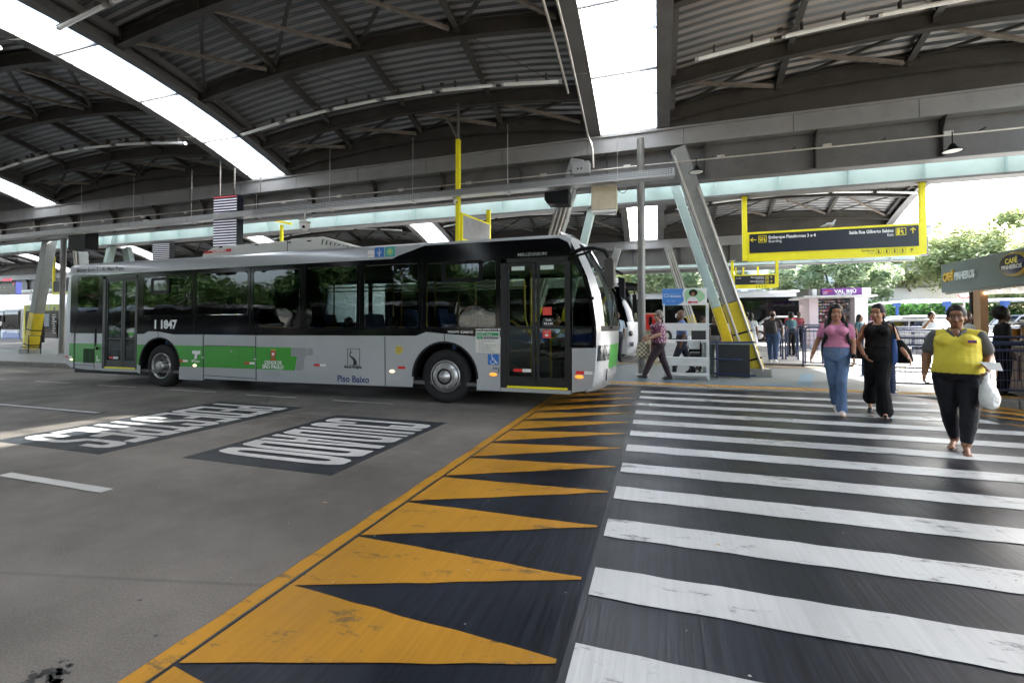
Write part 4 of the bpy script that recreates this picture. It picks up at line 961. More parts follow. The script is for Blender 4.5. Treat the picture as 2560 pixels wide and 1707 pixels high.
# roof fittings
ACM = mat('ac_white', (.66,.66,.64), .45, 0, .05, 1, dirt=.15)
ac = MB().prism_y([(-10.62,3.12),(-10.60,3.22),(-10.25,3.36),(-8.0,3.395),(-7.9,3.43),(-7.05,3.43),(-6.15,3.14)], 8.25, 9.75).build('air_conditioner', ACM, bus, bevel=.03)
for x in (-10.05,-8.95,-8.0,-7.45): MB().box(x,x+.10,8.235,8.25,3.33,3.355).build('latch', BLACK, ac)
MB().box(-8.01,-8.0,8.243,8.25,3.15,3.40).build('joint', BLACK, ac)
for k in range(7): MB().beam((-7.05+k*.11,8.24,3.24-k*.01),(-7.02+k*.11,8.24,3.36-k*.035),.02,.01).build('louvre', BLACK, ac)
MB().box(-10.52,-10.27,8.236,8.25,3.215,3.265).build('red_badge', RED, ac)
lb = MB().box(-10.22,-9.68,8.236,8.25,3.225,3.29).build('red_badge', RED, ac); text('DENSO', -10.2, 8.234, 3.232, .085, DECW, ac, bold=.004, sx=1.35)
for x,r_ in ((-13.85,.42),(-11.66,.32),(-5.54,.33),(-3.57,.33)): MB().lathe((x,8.85,3.09),[(r_,-.02),(r_,.03),(r_*.9,.06),(0,.075)],24).build('roof_hatch', mat('hatch',(.45,.46,.46),.5), bus)
# lettering and stickers
yd = YB-.0035
text('1 1847', -11.50, YB-.0055, 1.395, .275, DECW, bus, bold=.011, sx=1.02, space=.98, name='fleet_number')
text('Motor Euro 5 - Ar Mais Puro', -14.32, yd, 2.83, .148, mat('decal_dark',(.06,.06,.065),.4,var=0), bus, bold=.0025, sx=1.0)
text('CIDADE DE', -7.87, YB-.0075, .635, .098, DECW, bus, bold=.004, align='CENTER', sx=.92); text('SÃO PAULO', -7.87, YB-.0075, .54, .112, DECW, bus, bold=.005, align='CENTER', sx=.95)
text('SPTrans', -10.24, YB-.0075, .62, .072, DECW, bus, bold=.003, sx=1.05)
bpanel([[(-10.22,.885),(-10.10,.885),(-10.085,.87),(-10.05,.885),(-9.97,.885),(-9.975,.80),(-10.03,.81),(-10.07,.79),(-10.09,.69),(-10.155,.69),(-10.14,.81),(-10.225,.81)]], 'emblem', DECW, YB-.0062, .003)
text('Piso Baixo', -6.22, yd, .325, .185, NVY, bus, bold=.0045, sx=.98, name='lettering'); text('Banca Bregida', -6.05, yd, .605, .075, DECK, bus, bold=.003, sx=.98)
bpanel([[(-5.98,.655),(-5.68,.655),(-5.68,1.0),(-5.98,1.0)],[(-5.97,.665),(-5.69,.665),(-5.69,.99),(-5.97,.99)]], 'emblem_frame', DECK, YB-.0045, .003)
bpanel([[(-5.90,.98),(-5.885,.94),(-5.90,.88),(-5.93,.86),(-5.88,.845),(-5.80,.80),(-5.755,.73),(-5.755,.67),(-5.84,.67),(-5.83,.74),(-5.86,.79),(-5.94,.85),(-5.92,.90),(-5.905,.94)]], 'emblem_swirl', DECK, YB-.0045, .003)
bpanel([circle(-4.79,.985,.082)], 'round_sticker', mat('sticker_yellow',(.75,.55,.08),.5,var=0), YB-.0045, .003)
for i in range(4): text(['ATENÇÃO','Ao descer','aguarde o','embarque'][i], -4.79, YB-.007, 1.02-.03*i, .03, DECK, bus, align='CENTER', name='small_print')
bpanel([[(-7.98,.385),(-7.70,.385),(-7.70,.475),(-7.98,.475)],[(-7.974,.391),(-7.706,.391),(-7.706,.469),(-7.974,.469)]], 'notice_plate', DECG, YB-.0045, .003); text('TERMINAL', -7.84, yd, .44, .028, DECG, bus, align='CENTER', name='small_print'); text('REGULAMENTADO', -7.84, yd, .405, .024, DECG, bus, align='CENTER', name='small_print')
# municipal crest: crown, shield, ribbon
cr = [(-7.93,.955),(-7.94,.93),(-7.80,.93),(-7.81,.955),(-7.83,.94),(-7.85,.96),(-7.87,.94),(-7.89,.96),(-7.91,.94)]
bpanel([cr], 'crest_crown', mat('gold',(.65,.42,.05),.4,var=0), YB-.0062, .003); bpanel([[(-7.93,.915),(-7.81,.915),(-7.81,.83),(-7.83,.79),(-7.87,.765),(-7.91,.79),(-7.93,.83)]], 'crest_shield', RED, YB-.0062, .003)
bpanel([circle(-7.87,.85,.035,12)], 'crest_detail', DECW, YB-.0082, .003); bpanel([[(-7.945,.75),(-7.795,.75),(-7.805,.715),(-7.935,.715)]], 'crest_ribbon', RED, YB-.0062, .003)
for s_ in (-1,1): bpanel([[(-7.87+s_*.068,.90),(-7.87+s_*.095,.86),(-7.87+s_*.09,.80),(-7.87+s_*.055,.765),(-7.87+s_*.07,.82)]], 'crest_branch', mat('leafgreen',(.04,.15,.04),.5,var=0), YB-.0062, .003)
for a,b_,c,d in ((-14.70,-14.57,.635,.675),(-10.66,-10.51,.62,.665),(-8.665,-8.52,.615,.66),(-6.80,-6.65,.62,.668),(-4.81,-4.65,.622,.67),(-1.34,-1.20,.63,.685)):
    rectobj(a,b_,c,d,YB-.0035,'red_reflector',RED,bus); 
    if a != -4.81: rectobj(b_+.001,2*b_-a+.0,c,d,YB-.0035,'white_reflector',DECW,bus)
for x,z,m in ((-14.46,.585,LAMPW),(-10.14,.545,LAMPW),(-4.94,.57,LAMPW),(-2.84,.575,LAMPO),(-1.285,.585,LAMPO)):
    q = MB(); q.sphere((x,YB-.008,z),(.075 if m is LAMPO else .06,.02,.033),14,8); q.build('side_lamp', m, bus)
rectobj(-5.51,-5.36,2.815,2.955,YB-.0035,'sticker',DECW,bus); rectobj(-5.35,-5.135,2.81,3.0,YB-.0035,'usb_sticker',BLUE,bus); rectobj(-5.11,-4.89,2.81,3.0,YB-.0035,'sun_sticker',mat('sticker_teal',(.04,.36,.34),.5,var=0),bus)
u = MB(); yy_ = YB-.009; u.beam((-5.2425,yy_,2.84),(-5.2425,yy_,2.975),.009,.003,up=(0,1,0)); u.beam((-5.2425,yy_,2.875),(-5.20,yy_,2.905),.008,.003,up=(0,1,0)); u.beam((-5.20,yy_,2.905),(-5.20,yy_,2.93),.008,.003,up=(0,1,0)); u.beam((-5.2425,yy_,2.86),(-5.285,yy_,2.89),.008,.003,up=(0,1,0)); u.beam((-5.285,yy_,2.89),(-5.285,yy_,2.92),.008,.003,up=(0,1,0)); u.lathe((-5.2425,yy_,2.835),[(.014,0),(0,-.001)],10,'Y'); u.build('usb_symbol', DECW, bus)
u = MB(); u.lathe((-5.0,yy_,2.905),[(.03,0),(0,-.001)],16,'Y')
for k in range(12): a = 2*pi*k/12; u.beam((-5.0+.042*cos(a),yy_,2.905+.042*sin(a)),(-5.0+.075*cos(a),yy_,2.905+.075*sin(a)),.009,.003,up=(0,1,0))
u.build('sun_symbol', mat('sticker_lemon',(.7,.75,.1),.5,var=0), bus)
text('E 1 +', -5.495, YB-.0085, 2.84, .06, RED, bus, name='small_print'); 
text('MILLENNIUM', -2.38, YB-.0035, 2.69, .082, mat('chrome',(.45,.45,.45),.25,.8,var=0), bus, sx=1.12, bold=.002, name='lettering')
text('VOLVO', -3.75, YB-.0035, 1.325, .05, DECW, bus, sx=1.4, bold=.002); text('CAIO', -3.49, YB-.0035, 1.32, .055, DECW, bus, sx=1.4, bold=.002); bpanel([circle(-3.265,1.34,.024,14), circle(-3.262,1.34,.015,14)], 'badge', DECW, YB-.005, .003)
text('www.sptrans.com.br', -3.19, YB-.0055, 1.37, .068, DECW, bus, sx=.86, bold=.0015)
rectobj(-3.185,-2.72,.965,1.355,YB-.003,'route_notice',mat('paper',(.62,.62,.58),.7,0,.08,8),bus,.004)
rectobj(-3.16,-3.05,1.275,1.33,YB-.0065,'notice_band',mat('decal_green',(.02,.25,.10),.5,var=0),bus); rectobj(-3.04,-2.74,1.275,1.33,YB-.0065,'notice_band',MATS['decal_green'],bus); rectobj(-3.16,-3.05,1.21,1.265,YB-.0065,'notice_band',MATS['decal_green'],bus); rectobj(-3.04,-2.74,1.21,1.265,YB-.0065,'notice_band',DECG,bus)
text('715M', -3.155,YB-.0107,1.285,.04,DECW,bus,name='small_print'); text('T. Metrô', -3.03,YB-.0107,1.285,.045,DECW,bus,name='small_print'); text('10', -3.13,YB-.0107,1.22,.045,DECW,bus,name='small_print'); text('Term. Pinheiros', -3.03,YB-.0107,1.22,.042,DECK,bus,name='small_print')
for i,s_ in enumerate(['Av. Corifeu Marinheiro','R. Vital','Av. Prof. Afonso Bovero','R. Heitor Penteado','Av. Dr. Arnaldo','R. Cardeal Arcoverde']): text(s_, -3.12, YB-.0075, 1.165-.036*i, .033, DECK, bus, name='small_print')
rectobj(-2.945,-2.735,.75,.94,YB-.0035,'wheelchair_sign',BLUE,bus)
u = MB(); 
for k in range(14):
    a0 = radians(150+k*17); a1 = radians(150+(k+1)*17); u.beam((-2.85+.047*cos(a0),yy_,.81+.045*sin(a0)),(-2.85+.047*cos(a1),yy_,.81+.045*sin(a1)),.012,.003,up=(0,1,0))
for p,q_ in (((-2.865,.90),(-2.855,.83)),((-2.855,.83),(-2.80,.83)),((-2.80,.83),(-2.775,.775)),((-2.862,.865),(-2.815,.865)),((-2.775,.775),(-2.755,.782))): u.beam((p[0],yy_,p[1]),(q_[0],yy_,q_[1]),.013,.003,up=(0,1,0))
u.lathe((-2.868,yy_,.918),[(.013,0),(0,-.001)],12,'Y'); u.build('wheelchair_symbol', DECW, bus)
bpanel([[(-2.85,.70),(-2.73,.70),(-2.73,.60),(-2.745,.60),(-2.745,.66),(-2.80,.675),(-2.85,.675)],[(-2.84,.692),(-2.74,.692),(-2.74,.67),(-2.80,.683),(-2.84,.683)]], 'outline_mark', DECK, YB-.0045, .003)
u = MB()
for k in range(9): x = -13.99+k*.047; u.box(x,x+.026,YB-.009,YB-.0035,.51,.875)
u.build('grille', BLACK, bus); bpanel([[(-13.50,.70),(-13.46,.70),(-13.46,.60),(-13.40,.615),(-13.36,.60),(-13.40,.56),(-13.50,.56)],[(-13.49,.69),(-13.47,.69),(-13.47,.585),(-13.40,.60),(-13.385,.59),(-13.41,.57),(-13.49,.57)]],'outline_mark',DECW,YB-.0055,.003)
bpanel([circle(-9.05,.885,.022,12)],'lock',GALV,YB-.008,.006); bpanel([[(-9.04,.96),(-8.80,.96),(-8.80,.76),(-9.04,.76)],[(-9.035,.955),(-8.805,.955),(-8.805,.765),(-9.035,.765)]],'flap_line',mat('dkgreen',(.02,.16,.015),.4,var=0),YB-.0055,.003)
for x,z in ((-9.885,.73),(-8.365,.73)): MB().box(x-.03,x+.03,YB-.015,YB-.004,z-.012,z+.012).build('hinge', DECW, bus)
# door window notices
yg = YB+.02
rectobj(-1.93,-1.77,1.64,1.78,yg,'red_notice',mat('notice_red',(.6,.06,.04),.5,var=0),bus); rectobj(-1.92,-1.73,1.45,1.59,yg,'fare_notice',DECK,bus); text('Tarifa', -1.825,yg-.006,1.54,.045,DECW,bus,align='CENTER',bold=.001); text('R$ 5,00', -1.825,yg-.006,1.475,.05,DECW,bus,align='CENTER',bold=.001)
rectobj(-1.93,-1.78,1.24,1.38,yg,'red_notice',MATS['notice_red'],bus); text('PARE', -1.855,yg-.006,1.335,.035,DECW,bus,align='CENTER'); bpanel([circle(-1.855,1.29,.03,12,.02)],'notice_mark',DECW,yg-.0085,.003)
for x in (-2.50,-1.97): rectobj(x,x+.24,2.44,2.52,yg,'pale_label',mat('label_pale',(.5,.62,.56),.5,var=0),bus)
# interior fittings
YP = mat('grab_pole_yellow', (.72,.48,.02), .35, 0, .05)
for x in [-13.0,-12.2,-11.2,-10.4,-9.2,-8.0,-7.2,-6.3,-5.2,-4.6,-3.5,-2.9]:
    MB().tube((x,YB+.75,.4),(x,YB+.75,2.64),.018,8).build('grab_pole', YP, bus)
    MB().tube((x+.3,YF-.75,.4),(x+.3,YF-.75,2.64),.018,8).build('grab_pole', YP, bus)
for y in (YB+.75,YF-.75): MB().tube((-13.2,y,2.3),(-2.7,y,2.3),.016,8).build('ceiling_rail', YP, bus)
for pts in ([(-2.35,YB+.3,2.3),(-2.33,YB+.3,1.6),(-2.1,YB+.35,.7)],[(-2.6,YB+.25,1.55),(-2.05,YB+.35,1.2)],[(-1.85,YB+.3,.5),(-1.85,YB+.3,1.2),(-1.6,YB+.4,1.4)],[(-13.0,YB+.3,1.5),(-12.75,YB+.35,1.15)],[(-12.75,YB+.3,.5),(-12.75,YB+.3,2.5)],[(-12.1,YB+.3,1.4),(-12.35,YB+.35,1.15)]): MB().path(pts,.018,8).build('door_rail', YP, bus)
SEATY = mat('seat_yellow', (.62,.42,.02), .5); SEATB = mat('seat_blue', (.03,.10,.28), .6, 0, .2, 12)
def seat(x, y, m, zf=.4, w_=.42):
    q = MB(); q.box(x-.02,x+.42,y,y+w_,zf+.42,zf+.48); q.prism_y([(x-.10,zf+.45),(x-.02,zf+.45),(x-.10,zf+1.02),(x-.16,zf+1.05),(x-.19,zf+1.0)], y, y+w_); q.box(x+.1,x+.2,y+.15,y+.25,zf,zf+.42); q.build('seat', m, bus, bevel=.02)
for i,x in enumerate([-14.0,-11.6,-10.8,-10.0,-8.15,-7.9,-6.75,-6.5,-5.3,-4.6,-3.9]):
    m = SEATY if i in (4,5,7) else SEATB
    seat(x, YB+.12, m, .85 if x<-12.5 else (.75 if -12<x<-10.5 or -4.7<x<-3.2 else .4)); seat(x+.2, YF-.95, SEATB, .7)
MB().box(-3.2,-3.15,YB+.1,YB+1.2,.4,1.6).build('partition', DGREY, bus)
q = MB(); q.box(-2.15,-1.75,8.9,9.4,.75,.87); q.prism_y([(-2.28,.85),(-2.15,.85),(-2.22,1.55),(-2.30,1.55)], 8.9, 9.4); q.box(-2.05,-1.85,9.05,9.25,.4,.75); q.build('driver_seat', DGREY, bus, bevel=.03)
q = MB(); n = 20
for k in range(n):
    a0, a1 = 2*pi*k/n, 2*pi*(k+1)/n; p = lambda a: (-1.53+.10*cos(a)*.9, 9.15+.22*sin(a), 1.22+.20*cos(a)*-.8); q.tube(p(a0), p(a1), .014, 6, caps=False)
q.tube((-1.53,9.15,1.22),(-1.35,9.15,1.05),.03,8); q.build('steering_wheel', BLACK, bus)
# ================================================================= PEOPLE
SKIN = {k: mat('skin_'+k, c, .5, 0, .06, 8) for k, c in dict(tan=(.36,.175,.10), mid=(.235,.11,.06), brown=(.14,.065,.036), dark=(.06,.03,.018), light=(.42,.25,.17)).items()}
HAIRB = mat('hair_black', (.007,.006,.0055), .55, 0, .3, 30, stretch=(1,1,.15), spec=.25); HAIRG = mat('hair_grey', (.14,.12,.10), .5, 0, .3, 30); HAIRBR = mat('hair_brown', (.05,.025,.015), .45, 0, .3, 30)
EYEW = mat('eye_white', (.6,.58,.55), .3, var=0); EYED = mat('eye_dark', (.012,.008,.006), .2, var=0); LIP = mat('lips', (.30,.07,.06), .45, var=0); LIPD = mat('lips_dark', (.16,.05,.04), .45, var=0)
def V3(*a): return Vector(a)
def icap(mb, p0, r0, p1, r1, seg=12):
    p0 = Vector(p0); p1 = Vector(p1); d = p1-p0; L_ = d.length
    if L_ < 1e-5: mb.sphere(p0, r0, seg, 8); return
    d /= L_; u = Vector((0,0,1)) if abs(d.z) < .9 else Vector((1,0,0)); a = d.cross(u).normalized(); b = d.cross(a)
    prof = [(r0*sin(t), -r0*cos(t)) for t in [pi/2*k/4 for k in range(5)]] + [(r1*cos(t), L_+r1*sin(t)) for t in [pi/2*k/4 for k in range(5)]]
    vs = []; 
    for r, h in prof:
        for k in range(seg): an = 2*pi*k/seg; vs.append(p0+d*h+(a*cos(an)+b*sin(an))*max(r,1e-4))
    n = len(prof)
    mb.add(vs, [(i*seg+k, i*seg+(k+1)%seg, (i+1)*seg+(k+1)%seg, (i+1)*seg+k) for i in range(n-1) for k in range(seg)] + [tuple(range(seg))[::-1], tuple(range((n-1)*seg, n*seg))], 0, True)
def iloft(mb, secs, seg=20, rot=None):
    vs = []
    for c, rx, ry in secs:
        c = Vector(c)
        for k in range(seg):
            an = 2*pi*k/seg; vs.append(c+Vector((rx*cos(an), ry*sin(an), 0)))
    n = len(secs)
    mb.add(vs, [(i*seg+k, i*seg+(k+1)%seg, (i+1)*seg+(k+1)%seg, (i+1)*seg+k) for i in range(n-1) for k in range(seg)] + [tuple(range(seg))[::-1], tuple(range((n-1)*seg, n*seg))], 0, True)
def iell(mb, c, r, R=None):
    t = MB(); t.sphere((0,0,0), tuple(x_*(1.07 if R is not None else 1) for x_ in r), 14, 10); c = Vector(c)
    mb.add([c + ((R @ Vector(v)) if R is not None else Vector(v)) for v in t.v], t.f, 0, True)
def blob(name, fn, voxel, m, parent, it=4, S=1.0, wr=0.0, facemat=None):
    mb = MB(); fn(mb); me = bpy.data.meshes.new(name)
    me.from_pydata([Vector(v)*S for v in mb.v], [], mb.f); ob = bpy.data.objects.new('tmp', me)
    r = ob.modifiers.new('r', 'REMESH'); r.mode = 'VOXEL'; r.voxel_size = voxel; r.use_smooth_shade = True
    s = ob.modifiers.new('s', 'SMOOTH'); s.factor = .5; s.iterations = it
    if wr:
        tx = bpy.data.textures.new('w', 'CLOUDS'); tx.noise_scale = .11; dm = ob.modifiers.new('d', 'DISPLACE'); dm.texture = tx; dm.strength = wr; dm.mid_level = .5
        tx2 = bpy.data.textures.new('w', 'CLOUDS'); tx2.noise_scale = .035; dm = ob.modifiers.new('d', 'DISPLACE'); dm.texture = tx2; dm.strength = wr*.35; dm.mid_level = .5
    out = _eval_mesh(ob); bpy.data.objects.remove(ob); out.name = name; out.materials.clear()
    for m_ in (m if isinstance(m, list) else [m]): out.materials.append(m_)
    for p in out.polygons: p.use_smooth = True; p.material_index = 0
    if facemat:
        for p in out.polygons: p.material_index = facemat(p.center/S)
    o = bpy.data.objects.new(name, out); link(o); setparent(o, parent); return o
def small(name, fn, m, parent, S=1.0):
    mb = MB(); fn(mb); mb.v = [tuple(Vector(v)*S) for v in mb.v]
    me = bpy.data.meshes.new(name); me.from_pydata(mb.v, [], mb.f); me.materials.append(m); me.polygons.foreach_set('use_smooth', mb.sm); fixn(me)
    o = bpy.data.objects.new(name, me); link(o); setparent(o, parent); return o

def person(label, loc, rotz, H=1.6, skin='tan', hair=HAIRB, hairstyle='short', g=1.0, belly=0.0, bust=0.0, pose=None, top=None, topm=WHITE, sleeve=.55, bottom='trousers', botm=BLACK, leglen=1.0, flare=0.0, shoes=BLACK, shoe='shoe', vox=.013, head=(0,0,0), fine=False, group=None, seated=False, collar=None, sleevem=None, tuck=.98, legr=1.0, extra=None, hips=1.0, z=None, armr=1.0):
    """local frame: faces -Y, +X is the viewer's right when seen from the front; 1.6 m reference, scaled by H/1.6"""
    J = dict(neck=(0,0,1.335), headc=(0,-.015,1.475), shL=(-.150*g,0,1.272), shR=(.150*g,0,1.272), elL=(-.19*g,.02,1.03), elR=(.19*g,.02,1.03), wrL=(-.20*g,-.05,.81), wrR=(.20*g,-.05,.81),
             hipL=(-.085*g,0,.82), hipR=(.085*g,0,.82), knL=(-.085,-.02,.45), knR=(.085,-.02,.45), anL=(-.085,.02,.08), anR=(.085,.02,.08), toeL=None, toeR=None, chest=(0,0,1.18), pel=(0,0,.88), curlL=.5, curlR=.5, ftL=None, ftR=None)
    if pose: J.update(pose)
    J = {k: (Vector(v) if isinstance(v, tuple) else v) for k, v in J.items()}
    S = H/1.6
    zz = loc[2] if len(loc) > 2 else gz(loc[1])
    root = thing('person', label, 'person', (loc[0], loc[1], zz)); root.rotation_euler = (0,0,rotz)
    if group: root['group'] = group
    ORG[root.name] = Vector((0,0,0))
    HR = Euler(head, 'XYZ').to_matrix(); hc = J['headc']
    HS = 1.07
    def hp(x, y, z): return hc + HR @ Vector((x*HS,y*HS,z*HS))
    pel, ch = J['pel'], J['chest']
    def lerp3(a, b, u): return a.lerp(b, u)
    def torso(mb, e=0.0, lo=0.0, hi=1.0, b=1.0):
        k = g
        base = [(-.10, .135*k*hips, .10*k+belly*.2), (-.02, .16*k*hips, .115*k+belly*.5), (.10, .150*k+belly*.2, .105*k+belly), (.20, .140*k+belly*.25, .10*k+belly*.9), (.30, .155*k, .105*k+bust*.4+belly*.3), (.36, .15*k, .10*k+bust*.8), (.395, .138*k, .085*k+bust*.3), (.43, .105*k, .068*k), (.455,.072*k,.06), (.475,.052*k**.5,.05)]
        secs = []
        for h_, rx, ry in base:
            u = (h_+.02)/.44; c = pel.lerp(Vector((ch.x, ch.y, pel.z+.32)), max(0,min(1,u*1.2)))
            z_ = pel.z + h_; secs.append(((c.x, c.y-belly*.45*max(0,1-abs(h_-.12)/.3)-bust*.35*max(0,1-abs(h_-.34)/.14), z_), rx*1.0+e, ry+e))
        secs = [s_ for s_ in secs if lo-.001 <= (s_[0][2]-pel.z+.10)/.575 <= hi+.001]
        iloft(mb, secs)
        if bust:
            for s_ in (-1,1): iell(mb, (ch.x+s_*.072*k, ch.y-.085*k-bust*.45, pel.z+.345), (.07*k+e*.6, .055+bust*.6+e*.6, .065+e*.6))
    def legprims(mb, sd, e0, e1, e2, zend=None, fl=0):
        hp_, kn, an = J['hip'+sd], J['kn'+sd], J['an'+sd]
        icap(mb, hp_, .088*g*legr+e0, kn, .056*g*legr+e1)
        end = an
        if zend is not None: end = kn.lerp(an, zend)
        r_end = .038*g**.5+e2+fl
        icap(mb, kn, .056*g*legr+e1, kn.lerp(end,.45), .052*g*legr+e1*.9+fl*.2); icap(mb, kn.lerp(end,.45), .052*g*legr+e1*.9+fl*.2, end, r_end)
    def hand(mb, sd):
        w_ = J['wr'+sd]; e_ = J['el'+sd]; d = (w_-e_).normalized(); s_ = -1 if sd == 'L' else 1
        if J.get('hd'+sd): d = Vector(J['hd'+sd]).normalized()
        # palm faces the body side
        inn = Vector((-s_,0,0)); inn = (inn - d*inn.dot(d)).normalized(); fr = Vector((0,-1,0)); fr = (fr-d*fr.dot(d)); fr = (fr-inn*fr.dot(inn)).normalized()
        pc = w_+d*.045
        R = Matrix((inn, fr, d)).transposed()
        iell(mb, pc, (.016, .038, .05), R)
        if not fine: iell(mb, w_+d*.11+inn*.015, (.014,.032,.05), R); icap(mb, w_+d*.02+fr*.035, .013, w_+d*.075+fr*.05+inn*.02, .010, 8); return
        cu = J['curl'+sd]
        for k, (o, ln) in enumerate(((.028,.075),(.010,.085),(-.009,.078),(-.027,.062))):
            b0 = w_+d*.075+fr*o; d1 = (d*cos(cu*.6)+inn*sin(cu*.6)); d2 = (d*cos(cu*1.6)+inn*sin(cu*1.6)); d3 = (d*cos(cu*2.4)+inn*sin(cu*2.4))
            p1 = b0+d1*ln*.45; p2 = p1+d2*ln*.32; p3 = p2+d3*ln*.25
            icap(mb, b0-d*.02, .0095, p1, .0088, 8); icap(mb, p1, .0088, p2, .008, 8); icap(mb, p2, .008, p3, .007, 8)
        t0 = w_+d*.015+fr*.025; t1 = t0+(fr*.7+d*.7+inn*.3).normalized()*.035; t2 = t1+(d+fr*.25+inn*.35).normalized()*.03
        icap(mb, t0, .014, t1, .011, 8); icap(mb, t1, .011, t2, .009, 8)
    def bodyfn(mb):
        # head
        iell(mb, hp(0,.012,.025), (.073,.092,.098), HR); iell(mb, hp(0,-.022,-.035), (.058,.062,.075), HR); iell(mb, hp(0,-.045,-.085), (.030,.030,.024), HR)
        icap(mb, hp(0,-.088,.0), .009, hp(0,-.104,-.030), .0135, 8); iell(mb, hp(0,-.092,-.036), (.020,.014,.010), HR)
        for s_ in (-1,1): iell(mb, hp(s_*.076,.01,-.012), (.008,.018,.030), HR); iell(mb, hp(s_*.038,-.064,-.03), (.022,.022,.022), HR)
        iell(mb, hp(0,-.076,-.062), (.024,.012,.013), HR)
        iell(mb, hp(0,-.062,.045), (.052,.026,.03), HR)
        icap(mb, J['neck']+Vector((0,0,-.05)), .056*g**.5, hp(0,.015,-.06), .048*g**.3)
        torso(mb)
        for sd in 'LR':
            s_ = -1 if sd == 'L' else 1
            icap(mb, Vector((ch.x+s_*.04*g,ch.y,pel.z+.435)), .036*g, J['sh'+sd], .045*g)
            icap(mb, J['sh'+sd], .045*g*armr, J['el'+sd], .038*g**.7*armr); icap(mb, J['el'+sd], .038*g**.7*armr, J['wr'+sd], .0255*g**.4); hand(mb, sd)
            legprims(mb, sd, 0, 0, 0)
            an = J['an'+sd]; 
            tv = J['ft'+sd] if J.get('ft'+sd) else Vector((s_*.12,-1,-.12)); tv = Vector(tv).normalized()
            icap(mb, an+Vector((0,.015,-.035)), .030, an+tv*.10+Vector((0,0,-.04)), .026); icap(mb, an+tv*.10+Vector((0,0,-.045)), .028, an+tv*.15+Vector((0,0,-.055)), .018)
            if fine:
                sdv = tv.cross(Vector((0,0,1))).normalized()
                for q in range(5): icap(mb, an+tv*.14+sdv*((q-2)*.014)+Vector((0,0,-.055)), .010, an+tv*(.185-.008*abs(q-2))+sdv*((q-2)*.016)+Vector((0,0,-.062)), .0085, 8)
    blob('body', bodyfn, .0075 if fine else vox, SKIN[skin], root, 3 if fine else 3, S)
    # hair
    def hairfn(mb):
        iell(mb, hp(0,.019,.044), (.083,.096,.100), HR)
        if hairstyle in ('bun','pulled','long','short','bob'):
            iell(mb, hp(0,.045,.0), (.079,.078,.085), HR)
        if hairstyle == 'long':
            for s_ in (-1,1):
                icap(mb, hp(s_*.062,.0,.02), .030, hp(s_*.082,.0,-.12), .030); icap(mb, hp(s_*.082,.0,-.12), .030, hp(s_*.115,-.03,-.24), .034); icap(mb, hp(s_*.115,-.03,-.24), .032, hp(s_*.12,-.075,-.34 if s_<0 else -.28), .018)
            icap(mb, hp(0,.07,0), .06, hp(0,.085,-.25), .065)
        if hairstyle == 'bob':
            for s_ in (-1,1): icap(mb, hp(s_*.06,.03,.02), .035, hp(s_*.068,.03,-.07), .035)
            icap(mb, hp(0,.06,0), .06, hp(0,.06,-.08), .06)
        if hairstyle == 'pulled': icap(mb, hp(0,.09,-.02), .035, hp(.03,.12,-.16), .018)
        if hairstyle == 'bun': iell(mb, hp(0,.11,.03), (.04,.04,.04), HR)
        if hairstyle == 'afro': iell(mb, hp(0,.04,.05), (.125,.12,.125), HR)
    if hairstyle != 'bald': blob('hair', hairfn, .009 if fine else vox, hair, root, 2, S)
    else: blob('hair', lambda mb: iell(mb, hp(0,.02,.012), (.0745,.088,.082), HR), vox, hair, root, 1, S)
    # face
    def eyes(mb):
        for s_ in (-1,1): iell(mb, hp(s_*.031,-.0795,.004), (.0125,.0075,.0058), HR)
    def iris(mb):
        for s_ in (-1,1): iell(mb, hp(s_*.031,-.0875,.004), (.0062,.004,.0062), HR)
    def brows(mb):
        for s_ in (-1,1): icap(mb, hp(s_*.016,-.090,.023), .0035, hp(s_*.046,-.080,.027), .0028, 6)
        for s_ in (-1,1): icap(mb, hp(s_*.020,-.0885,.0115), .002, hp(s_*.044,-.080,.0105), .002, 6)
    def lips(mb): iell(mb, hp(0,-.0885,-.058), (.022,.006,.0045), HR); iell(mb, hp(0,-.087,-.066), (.018,.006,.005), HR)
    small('eyes', eyes, EYEW, root, S); small('iris', iris, EYED, root, S); small('eyebrows', brows, HAIRB, root, S); small('lips', lips, LIP if fine else LIPD, root, S)
    # clothes
    if top:
        e = .014
        def topfn(mb):
            torso(mb, e, (tuck-.88+.10)/.575 if tuck < .98 else .17, .96)
            for sd in 'LR':
                s_ = -1 if sd == 'L' else 1; sh, el, wr = J['sh'+sd], J['el'+sd], J['wr'+sd]
                if sleeve > 0 or top == 'polo':
                    icap(mb, Vector((ch.x+s_*.04*g,ch.y,pel.z+.43)), .038*g+e, sh, .046*g+e)
                if sleeve > 0 and top != 'polo':
                    icap(mb, sh, .046*g+e, sh.lerp(el, min(1,sleeve)), .044*g+e)
                if top == 'tank': icap(mb, Vector((ch.x+s_*.04*g,ch.y,pel.z+.44)), .036*g+e, Vector((s_*.095*g,0,pel.z+.405)), .036*g+e)
                if sleeve > 1: icap(mb, el, .044*g+e, el.lerp(wr, sleeve-1), .034+e*.8)
        blob('shirt', topfn, .009 if fine else vox, topm, root, 3, S, wr=.012 if fine else .008)
